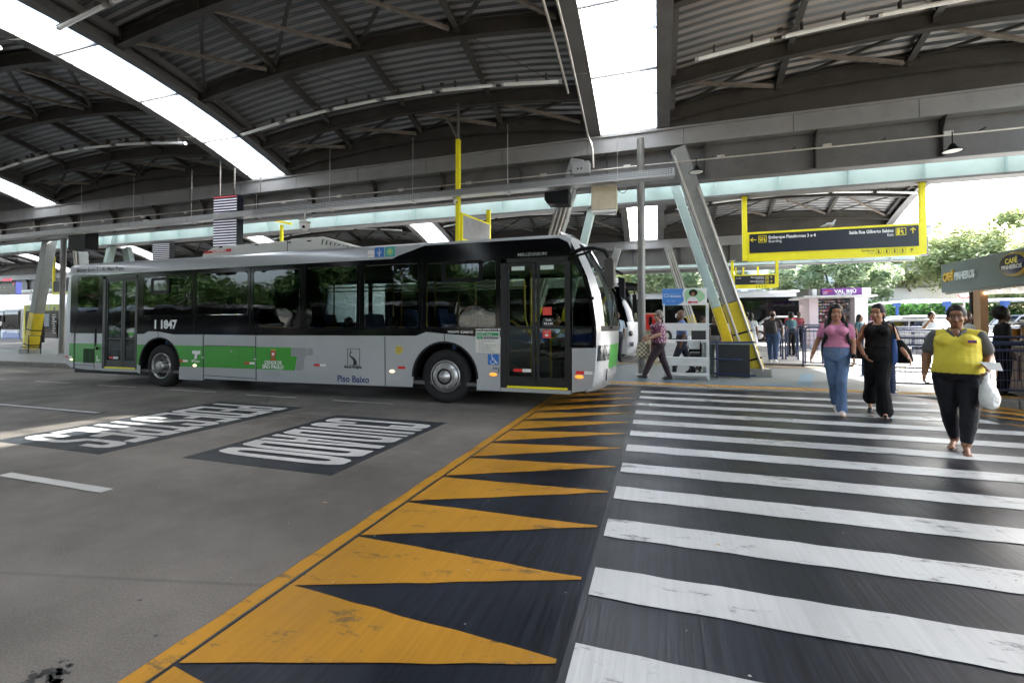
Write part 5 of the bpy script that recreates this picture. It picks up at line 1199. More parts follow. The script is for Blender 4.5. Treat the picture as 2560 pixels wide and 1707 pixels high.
        if top == 'polo':
            def sl(mb):
                for sd in 'LR':
                    sh, el = J['sh'+sd], J['el'+sd]; icap(mb, sh, .048*g+e, sh.lerp(el, sleeve), .050*g+e)
            blob('sleeves', sl, .009, sleevem, root, 2, S)
            def colr(mb):
                for s_ in (-1,1):
                    a = Vector((s_*.075,.03,pel.z+.475)); b_ = Vector((s_*.075,-.045,pel.z+.462)); c_ = Vector((s_*.035,-.085*g-bust*.5,pel.z+.425)); d_ = Vector((s_*.012,-.10*g-bust*.7,pel.z+.375))
                    icap(mb, a, .014, b_, .016); icap(mb, b_, .016, c_, .016); icap(mb, c_, .016, d_, .008)
                icap(mb, (-.075,.03,pel.z+.475), .014, (.075,.03,pel.z+.475), .014)
            blob('collar', colr, .007, sleevem, root, 2, S)
            def vneck(mb): iell(mb, (0,-.088*g-bust*.45,pel.z+.43), (.032,.02,.045))
            small('neck_opening', vneck, SKIN[skin], root, S)
        elif top == 'tee' and fine:
            def nb(mb):
                for k in range(16):
                    a0, a1 = 2*pi*k/16, 2*pi*(k+1)/16; q = lambda a: (.062*cos(a), .058*sin(a)-.005, pel.z+.478-.012*sin(-a)*-1)
                    icap(mb, q(a0), .009, q(a1), .009, 6)
            small('neckband', nb, topm, root, S)
    if bottom:
        def botfn(mb):
            torso(mb, .011, 0, .38)
            if bottom == 'dress':
                iloft(mb, [((pel.x,pel.y,pel.z+.05),.15*g,.12*g),((pel.x,pel.y-.01,pel.z-.15),.20*g,.17*g),((pel.x,pel.y-.01,pel.z-.42),.23*g,.21*g)])
            else:
                for sd in 'LR': legprims(mb, sd, .012, .012+flare*.3, .012, zend=leglen if leglen < 1 else 1.0, fl=flare)
        blob('dress_skirt' if bottom == 'dress' else 'trousers', botfn, .009 if fine else vox, botm, root, 3, S, wr=.012 if fine else .006)
    for sd in 'LR':
        an = J['an'+sd]; s_ = -1 if sd == 'L' else 1; tv = J['ft'+sd] if J.get('ft'+sd) else Vector((s_*.12,-1,-.12)); tv = Vector(tv).normalized()
        def shoefn(mb):
            icap(mb, an+Vector((0,.015,-.042))-tv*.02, .036, an+tv*.10+Vector((0,0,-.045)), .036); icap(mb, an+tv*.10+Vector((0,0,-.048)), .036, an+tv*.155+Vector((0,0,-.055)), .026)
        def flatfn(mb):
            icap(mb, an+Vector((0,.02,-.050)), .033, an+Vector((0,.02,-.050))+tv*.02, .03); icap(mb, an+tv*.13+Vector((0,0,-.055)), .032, an+tv*.17+Vector((0,0,-.06)), .022); icap(mb, an+Vector((0,.01,-.067)), .012, an+tv*.12+Vector((0,0,-.072)), .014)
        def sandal(mb):
            sv = tv.cross(Vector((0,0,1))).normalized(); q0 = an-tv*.035+Vector((0,.01,-.082)); 
            for k in range(8): u = k/7; c = an+Vector((0,0,-.080-.0*u))+tv*(-.035+.235*u); wv = .030+.012*sin(pi*min(1,u*1.1)); iell(mb, c, (wv,.03,.009))
            for s2 in (-1,1): icap(mb, an+tv*.145+Vector((0,0,-.045)), .005, an+tv*.05+sv*.036*s2+Vector((0,0,-.070)), .005, 6)
        blob('shoe', {'shoe': shoefn, 'flat': flatfn, 'sandal': sandal}[shoe], .008 if fine else vox, shoes, root, 1, S)
    return root, J, S, hp, HR

def held(name, label, cat, root, fn_list, group=None):
    """a thing carried by a person: built in the person's local frame, top-level"""
    t = thing(name, label, cat, tuple(root.location)); t.rotation_euler = root.rotation_euler; ORG[t.name] = Vector((0,0,0))
    if group: t['group'] = group
    for nm, fn, m, vx in fn_list:
        if vx: blob(nm, fn, vx, m, t, 2)
        else: small(nm, fn, m, t)
    return t
def face_cam(x, y, off=0): return -math.atan2(x, y)+off

YSH = mat('yellow_cotton', (.66,.55,.05), .75, 0, .10, 5, .55, 9); GSL = mat('grey_cotton', (.075,.078,.078), .8, 0, .08, 6); LEGG = mat('black_leggings', (.006,.006,.010), .65, 0, .3, 5, .5, 10, spec=.3)
PINK = mat('pink_cotton', (.55,.20,.33), .8, 0, .10, 6, .5, 11); JEAN = mat('jeans', (.085,.145,.26), .8, 0, .34, 4, .5, 14); BLK = mat('black_cloth', (.006,.006,.0065), .8, 0, .3, 5, .6, 10, spec=.2)
DENIMD = mat('dark_jeans', (.03,.06,.14), .8, 0, .3, 5)
# --- woman in the yellow polo
R1, J1, S1, hp1, _ = person('woman in yellow polo shirt with grey sleeves, black leggings and flip-flops walking towards the camera', (3.02,6.05,.155), face_cam(3.02,6.05,-.05), 1.49, 'mid', HAIRB, 'bun', g=1.22, belly=.06, bust=.05, hips=1.1,
    pose=dict(shL=(-.178,0,1.272), shR=(.178,0,1.272), elL=(-.262,.0,1.04), elR=(.25,.06,1.04), wrL=(-.275,-.07,.835), wrR=(.235,-.15,.95), knL=(-.075,-.02,.43), anL=(-.045,.10,.09), hipL=(-.10,0,.80), hipR=(.10,0,.80), knR=(.095,-.12,.43), anR=(.065,-.18,.085), curlL=.75, curlR=1.0, headc=(0,-.02,1.485), hdR=(.15,-.55,-.8)),
    top='polo', topm=YSH, sleevem=GSL, sleeve=.62, tuck=.86, bottom='trousers', botm=LEGG, leglen=.86, shoes=mat('sandal_brown',(.10,.06,.05),.6), shoe='sandal', fine=True, legr=1.04, armr=1.05)
small('shirt_badge', lambda mb: mb.box(.095,.165,-.232,-.228,1.205,1.235), mat('badge_red',(.5,.05,.05),.5,var=0), R1, S1); small('shirt_badge', lambda mb: (mb.box(.10,.127,-.236,-.231,1.213,1.232), mb.box(.135,.158,-.236,-.231,1.213,1.232)), mat('badge_blue',(.05,.06,.4),.5,var=0), R1, S1)
w1 = J1['wrR']*S1
def plastic_bag(mb):
    c = w1+Vector((.0,-.05,-.10)); iloft(mb, [((c.x,c.y,c.z+.06),.012,.02),((c.x,c.y,c.z-.02),.025,.05),((c.x+.005,c.y,c.z-.10),.06,.10),((c.x+.01,c.y,c.z-.19),.08,.115),((c.x+.01,c.y,c.z-.27),.07,.10),((c.x+.01,c.y,c.z-.30),.04,.06)], 16)
PLB = mat('plastic_bag_white', (.72,.73,.72), .35, 0, .05, 9); 
def wrb(name, fn, m, t, vx, wr):
    blob(name, fn, vx, m, t, 1, 1.0, wr=wr)
tb = thing('plastic_bag', 'white plastic shopping bag hanging from the hand of the woman in yellow', 'bag', tuple(R1.location)); tb.rotation_euler = R1.rotation_euler; ORG[tb.name] = Vector((0,0,0)); wrb('bag', plastic_bag, PLB, tb, .010, .035)
held('paper_sheet', 'white folded papers held by the woman in yellow', 'paper', R1, [('sheet', lambda mb: mb.add([(w1.x-.05,w1.y-.06,w1.z+.05),(w1.x+.09,w1.y-.03,w1.z+.045),(w1.x+.11,w1.y-.04,w1.z-.03),(w1.x+.02,w1.y-.07,w1.z-.025),(w1.x-.05,w1.y-.058,w1.z+.052),(w1.x+.09,w1.y-.028,w1.z+.047),(w1.x+.11,w1.y-.038,w1.z-.028),(w1.x+.02,w1.y-.068,w1.z-.023)],[(0,1,2,3),(7,6,5,4),(0,4,5,1),(1,5,6,2),(2,6,7,3),(3,7,4,0)]), WHITE, 0)])
# --- woman in pink
R2, J2, S2, hp2, HR2 = person('smiling young woman with long black hair, pink t-shirt and blue flared jeans on the crossing', (2.53,7.95,.155), face_cam(2.53,7.95,.0), 1.60, 'tan', HAIRB, 'long', g=1.0, bust=.04, hips=1.04,
    pose=dict(elL=(-.235,.03,1.06), wrL=(-.30,-.01,.86), elR=(.20,.03,1.04), wrR=(.205,-.09,.83), hipL=(-.08,0,.84), hipR=(.08,0,.84), knL=(-.045,-.01,.46), anL=(-.015,.24,.14), ftL=(0,-.8,-.6), knR=(.055,-.13,.47), anR=(.05,-.10,.085), curlL=.6, curlR=.6),
    top='tee', topm=PINK, sleeve=.5, tuck=.99, botm=JEAN, flare=.022, legr=.88, shoes=mat('shoe_pink_white',(.6,.5,.45),.5), fine=True, head=(0,0,.12))
small('eyeglasses', lambda mb: [mb.lathe(hp2(s_*.034,-.101,.0),[(.027,-.002),(.029,-.002),(.029,.002),(.027,.002)],18,'Y') for s_ in (-1,1)], mat('glasses_rim',(.55,.42,.25),.3,.6,var=0), R2, S2)
small('earrings', lambda mb: [mb.lathe(hp2(s_*.083,.0,-.055),[(.018,-.003),(.022,-.003),(.022,.003),(.018,.003)],16,'Y') for s_ in (-1,1)], GALV, R2, S2)
small('wristwatch', lambda mb: icap(mb, J2['wrR']+Vector((0,0,.012)), .033, J2['wrR']+Vector((0,0,.03)), .033), BLACK, R2, S2)
small('smile', lambda mb: iell(mb, hp2(0,-.0935,-.060), (.017,.003,.0035)), mat('teeth',(.75,.73,.7),.3,var=0), R2, S2)
small('trouser_buttons', lambda mb: [mb.sphere((sx*(.055+k2*.02), -.125, .90+k3*.05), .006, 8, 5) for sx in (-1,1) for k2 in (0,1) for k3 in (0,1)], mat('brass',(.6,.4,.15),.3,.8,var=0), R2, S2)
BP = mat('backpack_black', (.006,.0055,.0065), .7, 0, .2, 6)
def strapfn(s_):
    return lambda mb: [icap(mb, a, .017, b_, .017, 8) for a, b_ in zip(P_, P_[1:]) for P_ in [P_]] 
def straps(mb):
    for s_ in (-1,1):
        P_ = [Vector((s_*.10,.10,1.30)),Vector((s_*.125,.0,1.352)),Vector((s_*.125,-.09,1.29)),Vector((s_*.125,-.115,1.20)),Vector((s_*.15,-.08,1.08)),Vector((s_*.165,.02,1.0)),Vector((s_*.13,.12,.98))]
        for a, b_ in zip(P_, P_[1:]): icap(mb, a*S2, .022, b_*S2, .022, 8)
held('backpack', 'black backpack worn by the woman in pink', 'backpack', R2, [('strap', straps, BP, .009), ('bag', lambda mb: iloft(mb, [((-.03,.16,.80),.14,.06),((-.03,.19,.86),.17,.09),((-.02,.19,1.05),.17,.10),((0,.17,1.25),.13,.08),((0,.16,1.30),.08,.05)]), BP, .012)])
# --- woman in black
R3, J3, S3, hp3, _ = person('woman in sleeveless black top and wide black trousers walking behind the woman in yellow', (3.05,7.95,.155), face_cam(3.05,7.95,-.08), 1.60, 'tan', HAIRB, 'pulled', g=1.0, bust=.025,
    pose=dict(elL=(-.235,.0,1.05), wrL=(-.155,-.16,.88), elR=(.22,.06,1.05), wrR=(.32,-.02,.87), knL=(-.09,.02,.47), anL=(-.13,.34,.20), ftL=(0,-.55,-.85), hipL=(-.08,0,.84), hipR=(.07,0,.84), knR=(.05,-.12,.46), anR=(.07,-.09,.085), curlL=.4, curlR=.5, hdL=(.5,-.35,-.75)),
    top='tank', topm=BLK, sleeve=0, tuck=.99, botm=BLK, flare=.05, shoes=mat('patent_black',(.01,.01,.01),.12), shoe='flat', fine=True, head=(0,0,-.3))
BAGB = mat('bag_brown', (.05,.03,.02), .5, 0, .2, 6)
held('handbag', 'dark brown handbag on a tan strap at the hip of the woman in black', 'bag', R3, [('bag', lambda mb: iloft(mb, [((-.27,.10,.80),.08,.05),((-.28,.10,.84),.13,.06),((-.26,.09,.97),.10,.05),((-.24,.08,1.0),.05,.03)]), BAGB, .012), ('strap', lambda mb: [icap(mb, a, .009, b_, .009, 6) for a,b_ in (((-.15,-.055,1.33),(-.18,-.085,1.15)),((-.18,-.085,1.15),(-.23,.02,.98)),((-.15,-.055,1.33),(-.16,.06,1.34)),((-.16,.06,1.34),(-.25,.10,1.0)))], mat('strap_tan',(.30,.12,.04),.5), 0)])
held('shoulder_bag', 'black and blue shoulder bag on the far arm of the woman in black', 'bag', R3, [('bag', lambda mb: iloft(mb, [((.26,.08,.76),.07,.05),((.27,.07,.80),.12,.06),((.25,.05,.95),.11,.05),((.22,.03,1.10),.05,.03)]), BLK, .012), ('blue_panel', lambda mb: iloft(mb, [((.16,-.02,.74),.035,.03),((.175,-.02,.80),.045,.03),((.18,-.01,.98),.04,.025),((.17,.0,1.25),.012,.012)]), mat('bag_blue',(.02,.07,.25),.5), .009), ('strap', lambda mb: [icap(mb, a, .012, b_, .012, 6) for a,b_ in (((.17,-.04,1.33),(.20,-.03,1.12)),((.17,-.04,1.33),(.19,.06,1.3)),((.19,.06,1.3),(.24,.07,1.1)))], BLK, 0)])
# --- woman with tote bag (walks to the left)
FLOR = bpy.data.materials.new('floral_blouse'); FLOR.use_nodes = True
_n = FLOR.node_tree; _v = _n.nodes.new('ShaderNodeTexVoronoi'); _v.inputs['Scale'].default_value = 21; _tc = _n.nodes.new('ShaderNodeTexCoord'); _n.links.new(_tc.outputs['Object'], _v.inputs['Vector']); _r = _n.nodes.new('ShaderNodeValToRGB')
_r.color_ramp.elements[0].position = .34; _r.color_ramp.elements[0].color = (.5,.44,.46,1); _r.color_ramp.elements[1].position = .42; _r.color_ramp.elements[1].color = (.17,.035,.085,1); _n.links.new(_v.outputs['Distance'], _r.inputs[0]); _n.links.new(_r.outputs[0], _n.nodes['Principled BSDF'].inputs['Base Color']); _n.nodes['Principled BSDF'].inputs['Roughness'].default_value = .8
CHK = bpy.data.materials.new('check_tote'); CHK.use_nodes = True
_n = CHK.node_tree; _v = _n.nodes.new('ShaderNodeTexChecker'); _v.inputs['Scale'].default_value = 19; _tc = _n.nodes.new('ShaderNodeTexCoord'); _n.links.new(_tc.outputs['Object'], _v.inputs['Vector']); _v.inputs[1].default_value = (.62,.58,.42,1); _v.inputs[2].default_value = (.16,.13,.10,1); _n.links.new(_v.outputs[0], _n.nodes['Principled BSDF'].inputs['Base Color'])
WINE = mat('wine_trousers', (.022,.010,.016), .75, 0, .15, 5)
R4, J4, S4, hp4, _ = person('older woman in floral blouse and wine trousers striding left past the pole', (.02,11.55,.15), radians(-82), 1.66, 'light', HAIRG, 'short', g=1.2, belly=.04, bust=.035,
    pose=dict(knR=(.08,-.20,.46), anR=(.07,-.34,.115), ftR=(0,-1,.15), knL=(-.08,.10,.46), anL=(-.08,.24,.09), ftL=(0,-1,-.05), elL=(-.22,-.03,1.08), wrL=(-.17,-.27,1.0), elR=(.22,-.02,1.06), wrR=(.2,-.24,.97), hdL=(0,-.6,-.7)),
    top='tee', topm=FLOR, sleeve=.6, tuck=.86, botm=WINE, shoes=mat('shoe_dark',(.02,.018,.02),.6), fine=True, head=(0,0,.25))
small('eyeglasses', lambda mb: ([mb.lathe(hp4(s_*.034,-.101,.0),[(.024,-.002),(.029,-.002),(.029,.002),(.024,.002)],18,'Y') for s_ in (-1,1)], [icap(mb, hp4(s_*.06,-.10,.004), .0035, hp4(s_*.08,.0,.0), .0035, 6) for s_ in (-1,1)]), BLACK, R4, S4)
held('tote_bag', 'checked cream and brown tote bag carried in front by the woman in the floral blouse', 'bag', R4, [('bag', lambda mb: iloft(mb, [((-.19,-.36,.50),.05,.15),((-.19,-.36,.56),.07,.17),((-.19,-.35,.85),.05,.15),((-.19,-.35,.88),.045,.14)]), CHK, .010), ('handle', lambda mb: [icap(mb, a, .010, b_, .010, 6) for a,b_ in (((-.19,-.42,.87),(-.18,-.33,1.0)),((-.18,-.33,1.0),(-.19,-.25,.87)))], mat('tote_handle',(.55,.5,.38),.7), 0)])
held('shoulder_bag', 'rust brown leather shoulder bag at the hip of the woman in the floral blouse', 'bag', R4, [('bag', lambda mb: iloft(mb, [((-.24,-.03,.66),.04,.12),((-.25,-.03,.70),.05,.135),((-.24,-.03,.93),.045,.13),((-.24,-.03,.95),.035,.12)]), mat('leather_rust',(.19,.055,.022),.45), .010)])
# --- others
LBS = mat('light_blue_shirt', (.30,.38,.48), .8, 0, .06, 5); HIVIS = mat('hi_vis', (.45,.75,.10), .5)
person('man in light blue short-sleeved shirt standing by the nose of the second bus', (-1.43,17.05,.15), face_cam(-1.4,17.9,.25), 1.80, 'brown', HAIRB, 'bald', g=1.12, top='tee', topm=LBS, sleeve=.7, tuck=.9, botm=mat('navy_trousers',(.012,.014,.03),.7), pose=dict(wrR=(.22,-.06,.86), elR=(.23,.03,1.05)))
RW, JW, SW, hpW, _ = person('worker in blue uniform with fluorescent bands walking behind the white shelf', (.60,13.0,.15), radians(-80), 1.72, 'brown', HAIRG, 'bald', g=1.12, top='tee', topm=mat('work_blue',(.12,.20,.42),.8), sleeve=.75, tuck=.9, botm=mat('navy_trousers',(.012,.014,.03),.7), pose=dict(knR=(.08,-.16,.46), anR=(.07,-.2,.09), knL=(-.08,.14,.45), anL=(-.08,.28,.13), wrL=(-.25,.10,.82), elL=(-.24,.08,1.06)))
small('reflective_band', lambda mb: (iloft(mb,[((0,0,1.10),.19,.14),((0,0,1.13),.19,.14)]), iloft(mb,[((-.08,.215,.27),.062,.062),((-.08,.225,.23),.06,.06)]), iloft(mb,[((.075,-.185,.27),.062,.062),((.073,-.19,.23),.06,.06)])), HIVIS, RW, SW)
person('man in white shirt sitting at the desk behind the shelf, seen from behind', (1.05,14.6,-.28), radians(150), 1.7, 'brown', HAIRB, 'short', g=1.1, top='tee', topm=mat('shirt_white',(.6,.62,.66),.8), sleeve=.8, botm=BLK, pose=dict(knL=(-.12,-.38,.80), knR=(.12,-.38,.80), anL=(-.12,-.36,.5), anR=(.12,-.36,.5), wrL=(-.2,-.25,1.0), wrR=(.2,-.25,1.0)))
person('woman in dark clothes standing behind the big leaning column', (1.75,16.0,.15), radians(-30), 1.62, 'brown', HAIRBR, 'bob', top='tee', topm=BLK, botm=mat('grey_skirt',(.12,.12,.13),.8), sleeve=.5)
person('woman beside the column reading, light bag on her shoulder', (1.42,16.3,.15), radians(20), 1.6, 'brown', HAIRB, 'short', top='tee', topm=mat('wine_top',(.12,.03,.05),.8), botm=mat('pale_trousers',(.45,.45,.46),.8), sleeve=.5)
person('woman in black and white print dress walking away right of the yellow column', (3.35,19.2), radians(170), 1.66, 'brown', HAIRB, 'bob', top='tee', topm=mat('print_dress',(.45,.47,.5),.8,0,.9,26), sleeve=.4, bottom='dress', botm=MATS['print_dress'], pose=dict(knR=(.08,-.1,.45), anR=(.07,-.02,.09), knL=(-.08,.1,.45), anL=(-.08,.3,.2), ftL=(0,-.5,-.9)))
RB_, JB_, SB_, hb_, _ = person('man in dark t-shirt and jeans walking away with a black backpack', (3.70,17.4), radians(165), 1.74, 'brown', HAIRB, 'bald', g=1.15, top='tee', topm=mat('tee_plum',(.035,.025,.03),.8), sleeve=.6, tuck=.9, botm=DENIMD, shoes=WHITE, pose=dict(knR=(.09,-.08,.45), anR=(.08,-.12,.09), knL=(-.08,.06,.45), anL=(-.08,.15,.12), wrL=(-.24,-.15,.84), elL=(-.25,-.02,1.05)))
held('backpack', 'black backpack on the man in the dark t-shirt walking away', 'backpack', RB_, [('bag', lambda mb: iloft(mb, [((.04,.21,.98),.14,.07),((.04,.24,1.04),.18,.11),((.04,.24,1.2),.17,.11),((.02,.2,1.38),.12,.07)]), BP, .015)])
person('person in red shirt walking away beyond the blue fences', (5.95,24.5), radians(175), 1.7, 'brown', HAIRB, 'short', top='tee', topm=mat('shirt_red',(.5,.03,.05),.8), botm=BLK)
person('person in red and black top beside the one in the red shirt', (6.40,24.9), radians(170), 1.68, 'brown', HAIRBR, 'short', top='tee', topm=mat('top_redblack',(.2,.03,.04),.8,0,.8,9), botm=BLK)
person('man in grey-blue t-shirt and dark cap walking across the far forecourt', (9.3,26.5), radians(140), 1.72, 'brown', BLK, 'bald', top='tee', topm=mat('tee_greyblue',(.13,.17,.23),.8), botm=DENIMD, pose=dict(knR=(.08,-.16,.45), anR=(.07,-.2,.09), knL=(-.08,.14,.45), anL=(-.08,.3,.14)))
person('woman with violet headscarf by the left side of the jewellery kiosk', (7.75,20.6), radians(30), 1.62, 'brown', mat('scarf_violet',(.22,.06,.15),.7), 'bob', top='tee', topm=mat('top_pale',(.4,.3,.35),.8,0,.6,14), sleeve=.9, botm=mat('navy_trousers',(.012,.014,.03),.7))
person('person with dark hair and teal top beside the woman in the headscarf', (7.25,20.4), radians(40), 1.58, 'brown', HAIRB, 'long', top='tee', topm=mat('top_teal',(.02,.07,.09),.8), botm=BLK)
person('person in bright green top mostly hidden behind the woman in pink', (3.90,12.4,.15), face_cam(4.4,13.37,pi), 1.62, 'mid', HAIRB, 'short', top='tee', topm=mat('top_green',(.22,.45,.06),.8), botm=DENIMD, shoes=BLACK)
person('bearded man in white shirt with hand raised, behind the woman in black', (7.7,16.6), face_cam(7.7,16.6,.4), 1.66, 'mid', HAIRB, 'short', top='tee', topm=mat('shirt_white',(.6,.62,.66),.8), sleeve=.7, botm=BLK, pose=dict(elL=(-.23,-.12,1.15), wrL=(-.12,-.16,1.36)))
person('person in dark top standing left of the narrow barriers', (5.0,20.5), radians(200), 1.68, 'brown', HAIRB, 'short', top='tee', topm=MATS['top_teal'], botm=BLK)
person('person in white top far off behind the man with the backpack', (4.6,27.5), radians(170), 1.7, 'brown', HAIRB, 'short', top='tee', topm=MATS['shirt_white'], botm=BLK)
person('person in blue trousers near the white market building', (8.3,31), radians(120), 1.7, 'brown', HAIRB, 'short', top='tee', topm=MATS['tee_greyblue'], botm=DENIMD)
person('person in dark clothes left of the second desk behind the column', (2.6,17.5), radians(-150), 1.66, 'brown', HAIRB, 'bob', top='tee', topm=BLK, botm=BLK)
# café people
RO = person('kiosk worker in an orange cap and white top behind the café counter', (7.75,12.9,.15), radians(-60), 1.62, 'dark', HAIRB, 'short', top='tee', topm=mat('shirt_white',(.6,.62,.66),.8), botm=BLK)[0]
held('cap', 'bright orange bucket cap of the kiosk worker', 'cap', RO, [('crown', lambda mb: iloft(mb, [((0,-.01,1.56),.13,.15),((0,-.01,1.575),.10,.11),((0,0,1.65),.085,.10),((0,0,1.68),.06,.07)]), mat('cap_orange',(.8,.17,.02),.6), .010)])
person('customer with dark hair leaning on the café counter beside the yellow polo woman', (6.25,12.2,.15), radians(95), 1.6, 'brown', HAIRBR, 'short', top='tee', topm=mat('shirt_white',(.6,.62,.66),.8), botm=DENIMD)
person('woman with big black hair in dark clothes at the café, at the right edge', (6.15,10.95,.15), radians(80), 1.62, 'dark', HAIRB, 'afro', top='tee', topm=BLK, sleeve=1.5, botm=BLK)
# bus people (seated)
SIT = dict(knL=(-.11,-.40,.92), knR=(.11,-.40,.92), anL=(-.11,-.42,.52), anR=(.11,-.42,.52))
person('bus driver in light blue shirt with hands on the wheel, seen through the front door', (-2.02,9.15,.02), radians(90), 1.68, 'mid', HAIRB, 'short', g=1.08, top='tee', topm=mat('driver_shirt',(.42,.50,.60),.8), sleeve=.7, botm=mat('navy_trousers',(.012,.014,.03),.7), pose=dict(SIT, elL=(-.24,-.14,1.10), elR=(.24,-.14,1.10), wrL=(-.17,-.38,1.16), wrR=(.17,-.38,1.16)))
for i, (x, y, z_, lab, tm, hs_, rz) in enumerate([(-13.85,8.1,.42,'passenger in white shirt at the rearmost bus window','shirt_white','short',60),(-10.6,8.15,.30,'passenger in dark top by the hopper window of the bus','top_teal','short',80),(-9.3,8.6,.25,'passenger with dark hair behind the second bus window from the wheel','wine_top','bob',90),(-6.3,8.2,.0,'passenger near the yellow seats in the bus','tee_plum','long',70),(-5.2,8.2,.0,'passenger in blue top by the middle window of the bus','top_blue','short',80),(-3.4,8.3,.2,'passenger just behind the front bus door partition','wine_top','bob',85),(-4.7,9.7,.1,'passenger on the far side of the bus','shirt_white','short',90)]):
    person(lab, (x,y,z_), radians(rz), 1.62, 'brown' if i%2 else 'mid', HAIRB, hs_, top='tee', topm=MATS.get(tm) or mat(tm,(.05,.18,.30),.8), botm=BLK, pose=SIT)
# far left people at the blue bus
person('person in pale shirt standing by the blue bus at the far left', (-54.5,24.0), radians(-60), 1.75, 'brown', HAIRB, 'short', top='tee', topm=MATS['shirt_white'], botm=BLK, vox=.02)
person('person in dark clothes beside the blue bus at the far left edge', (-55.3,24.0), radians(-40), 1.75, 'brown', HAIRB, 'short', top='tee', topm=BLK, botm=BLK, vox=.02)
person('person in black standing by the totem behind the left column', (-33.5,16.4,.15), radians(20), 1.72, 'brown', HAIRB, 'short', top='tee', topm=BLK, botm=BLK, vox=.02)
# ================================================================= SIGNS, FURNITURE, KIOSKS, VEHICLES, TREES
def pict(name, fn, m, parent):
    q = MB(); fn(q); return q.build(name, m, parent)
YD = mat('decal_yellow', (.80,.66,.02), .4, var=0)
def sign_frame(x0, x1, y, zt, zpt, zpb, zb, label):
    t = thing('hanging_sign', label, 'sign', ((x0+x1)/2, y, zb))
    MB().box(x0-.18,x0-.05,y-.05,y+.05,zb+.03,zt).build('hanger', YEL, t, bevel=.006); MB().box(x1+.05,x1+.18,y-.05,y+.05,zb+.03,zt).build('hanger', YEL, t, bevel=.006)
    for x in (x0-.115,x1+.115): MB().box(x-.16,x+.16,y-.07,y+.07,zt,zt+.05).build('clamp', GALV, t)
    MB().box(x0-.05,x1+.05,y-.06,y+.06,zb,zpt+.06).build('board', YEL, t, bevel=.006)
    MB().box(x0,x1,y-.068,y-.060,zpb,zpt).build('navy_panel', NAVY, t)
    return t
def arrow(q, cx, cz, s, dirn, y, w_=.02):
    if dirn == 'L': q.beam((cx-s,y,cz),(cx+s,y,cz),w_,.003,up=(0,1,0)); q.beam((cx-s,y,cz),(cx-s*.2,y,cz+s*.8),w_,.003,up=(0,1,0)); q.beam((cx-s,y-.0005,cz),(cx-s*.2,y-.0005,cz-s*.8),w_,.003,up=(0,1,0))
    else: q.beam((cx,y,cz-s),(cx,y,cz+s),w_,.003,up=(0,1,0)); q.beam((cx,y,cz+s),(cx-s*.8,y,cz+s*.2),w_,.003,up=(0,1,0)); q.beam((cx,y-.0005,cz+s),(cx+s*.8,y-.0005,cz+s*.2),w_,.003,up=(0,1,0))
def frame(q, x0, x1, z0, z1, y, w_=.014):
    q.box(x0,x1,y-.002,y,z1-w_,z1); q.box(x0,x1,y-.002,y,z0,z0+w_); q.box(x0,x0+w_,y-.002,y,z0+w_,z1-w_); q.box(x1-w_,x1,y-.002,y,z0+w_,z1-w_)
sg = sign_frame(2.58, 6.66, 14.95, 5.30, 4.15, 3.59, 3.35, 'big yellow framed hanging sign pointing to platforms 3 and 4 and the exit')
ys_ = 14.95-.0715
text('Embarque Plataformas 3 e 4', 3.08, ys_, 3.99, .122, DECW, sg, bold=.0035, sx=.86); text('Boarding', 3.08, ys_, 3.88, .112, DECW, sg, sx=.84)
text('Saída Rua Gilberto Sabino', 6.10, ys_, 4.0, .122, DECW, sg, bold=.0035, align='RIGHT', sx=.80); text('Exit', 6.10, ys_, 3.89, .112, DECW, sg, align='RIGHT', sx=.84)
def p1(q):
    arrow(q, 2.69, 3.98, .075, 'L', ys_); frame(q, 2.82, 3.03, 3.89, 4.09, ys_)
    q.box(2.85,2.94,ys_-.002,ys_,3.95,4.04); q.box(2.87,2.885,ys_-.002,ys_,3.93,3.95); q.box(2.91,2.925,ys_-.002,ys_,3.93,3.95); q.box(2.965,2.985,ys_-.002,ys_,3.93,4.03); q.beam((2.975,ys_,3.98),(3.01,ys_,3.93),.012,.002,up=(0,1,0)); q.lathe((2.975,ys_,4.045),[(.011,0),(0,-.001)],8,'Y')
    frame(q, 6.15, 6.38, 3.90, 4.10, ys_); q.box(6.18,6.24,ys_-.002,ys_,3.92,4.08); q.beam((6.27,ys_,4.03),(6.32,ys_,3.93),.03,.002,up=(0,1,0)); q.beam((6.25,ys_,4.0),(6.33,ys_,4.02),.014,.002,up=(0,1,0)); q.lathe((6.29,ys_,4.06),[(.014,0),(0,-.001)],8,'Y')
    arrow(q, 6.53, 4.01, .075, 'U', ys_)
pict('pictogram', p1, YD, sg)
MB().box(2.862,2.928,ys_-.005,ys_-.0025,3.985,4.02).build('pictogram_window', NAVY, sg)
yb_ = 14.95-.0645
text('Sanitários', 5.66, yb_, 3.50, .075, DECK, sg, align='RIGHT', bold=.001); text('Toilets', 5.66, yb_, 3.43, .055, MATS['decal_grey'], sg, align='RIGHT')
def p2(q):
    for i,x in enumerate((5.76,5.94,6.12,6.30)):
        frame(q, x-.065, x+.065, 3.42, 3.55, yb_, .004); q.lathe((x,yb_,3.525),[(.012,0),(0,-.001)],8,'Y'); q.box(x-.014,x+.014,yb_-.002,yb_,3.44,3.51)
        if i == 0: q.beam((x+.01,yb_,3.47),(x+.04,yb_,3.44),.01,.002,up=(0,1,0))
    arrow(q, 6.50, 3.48, .05, 'U', yb_, .01)
pict('toilet_pictogram', p2, DECK, sg)
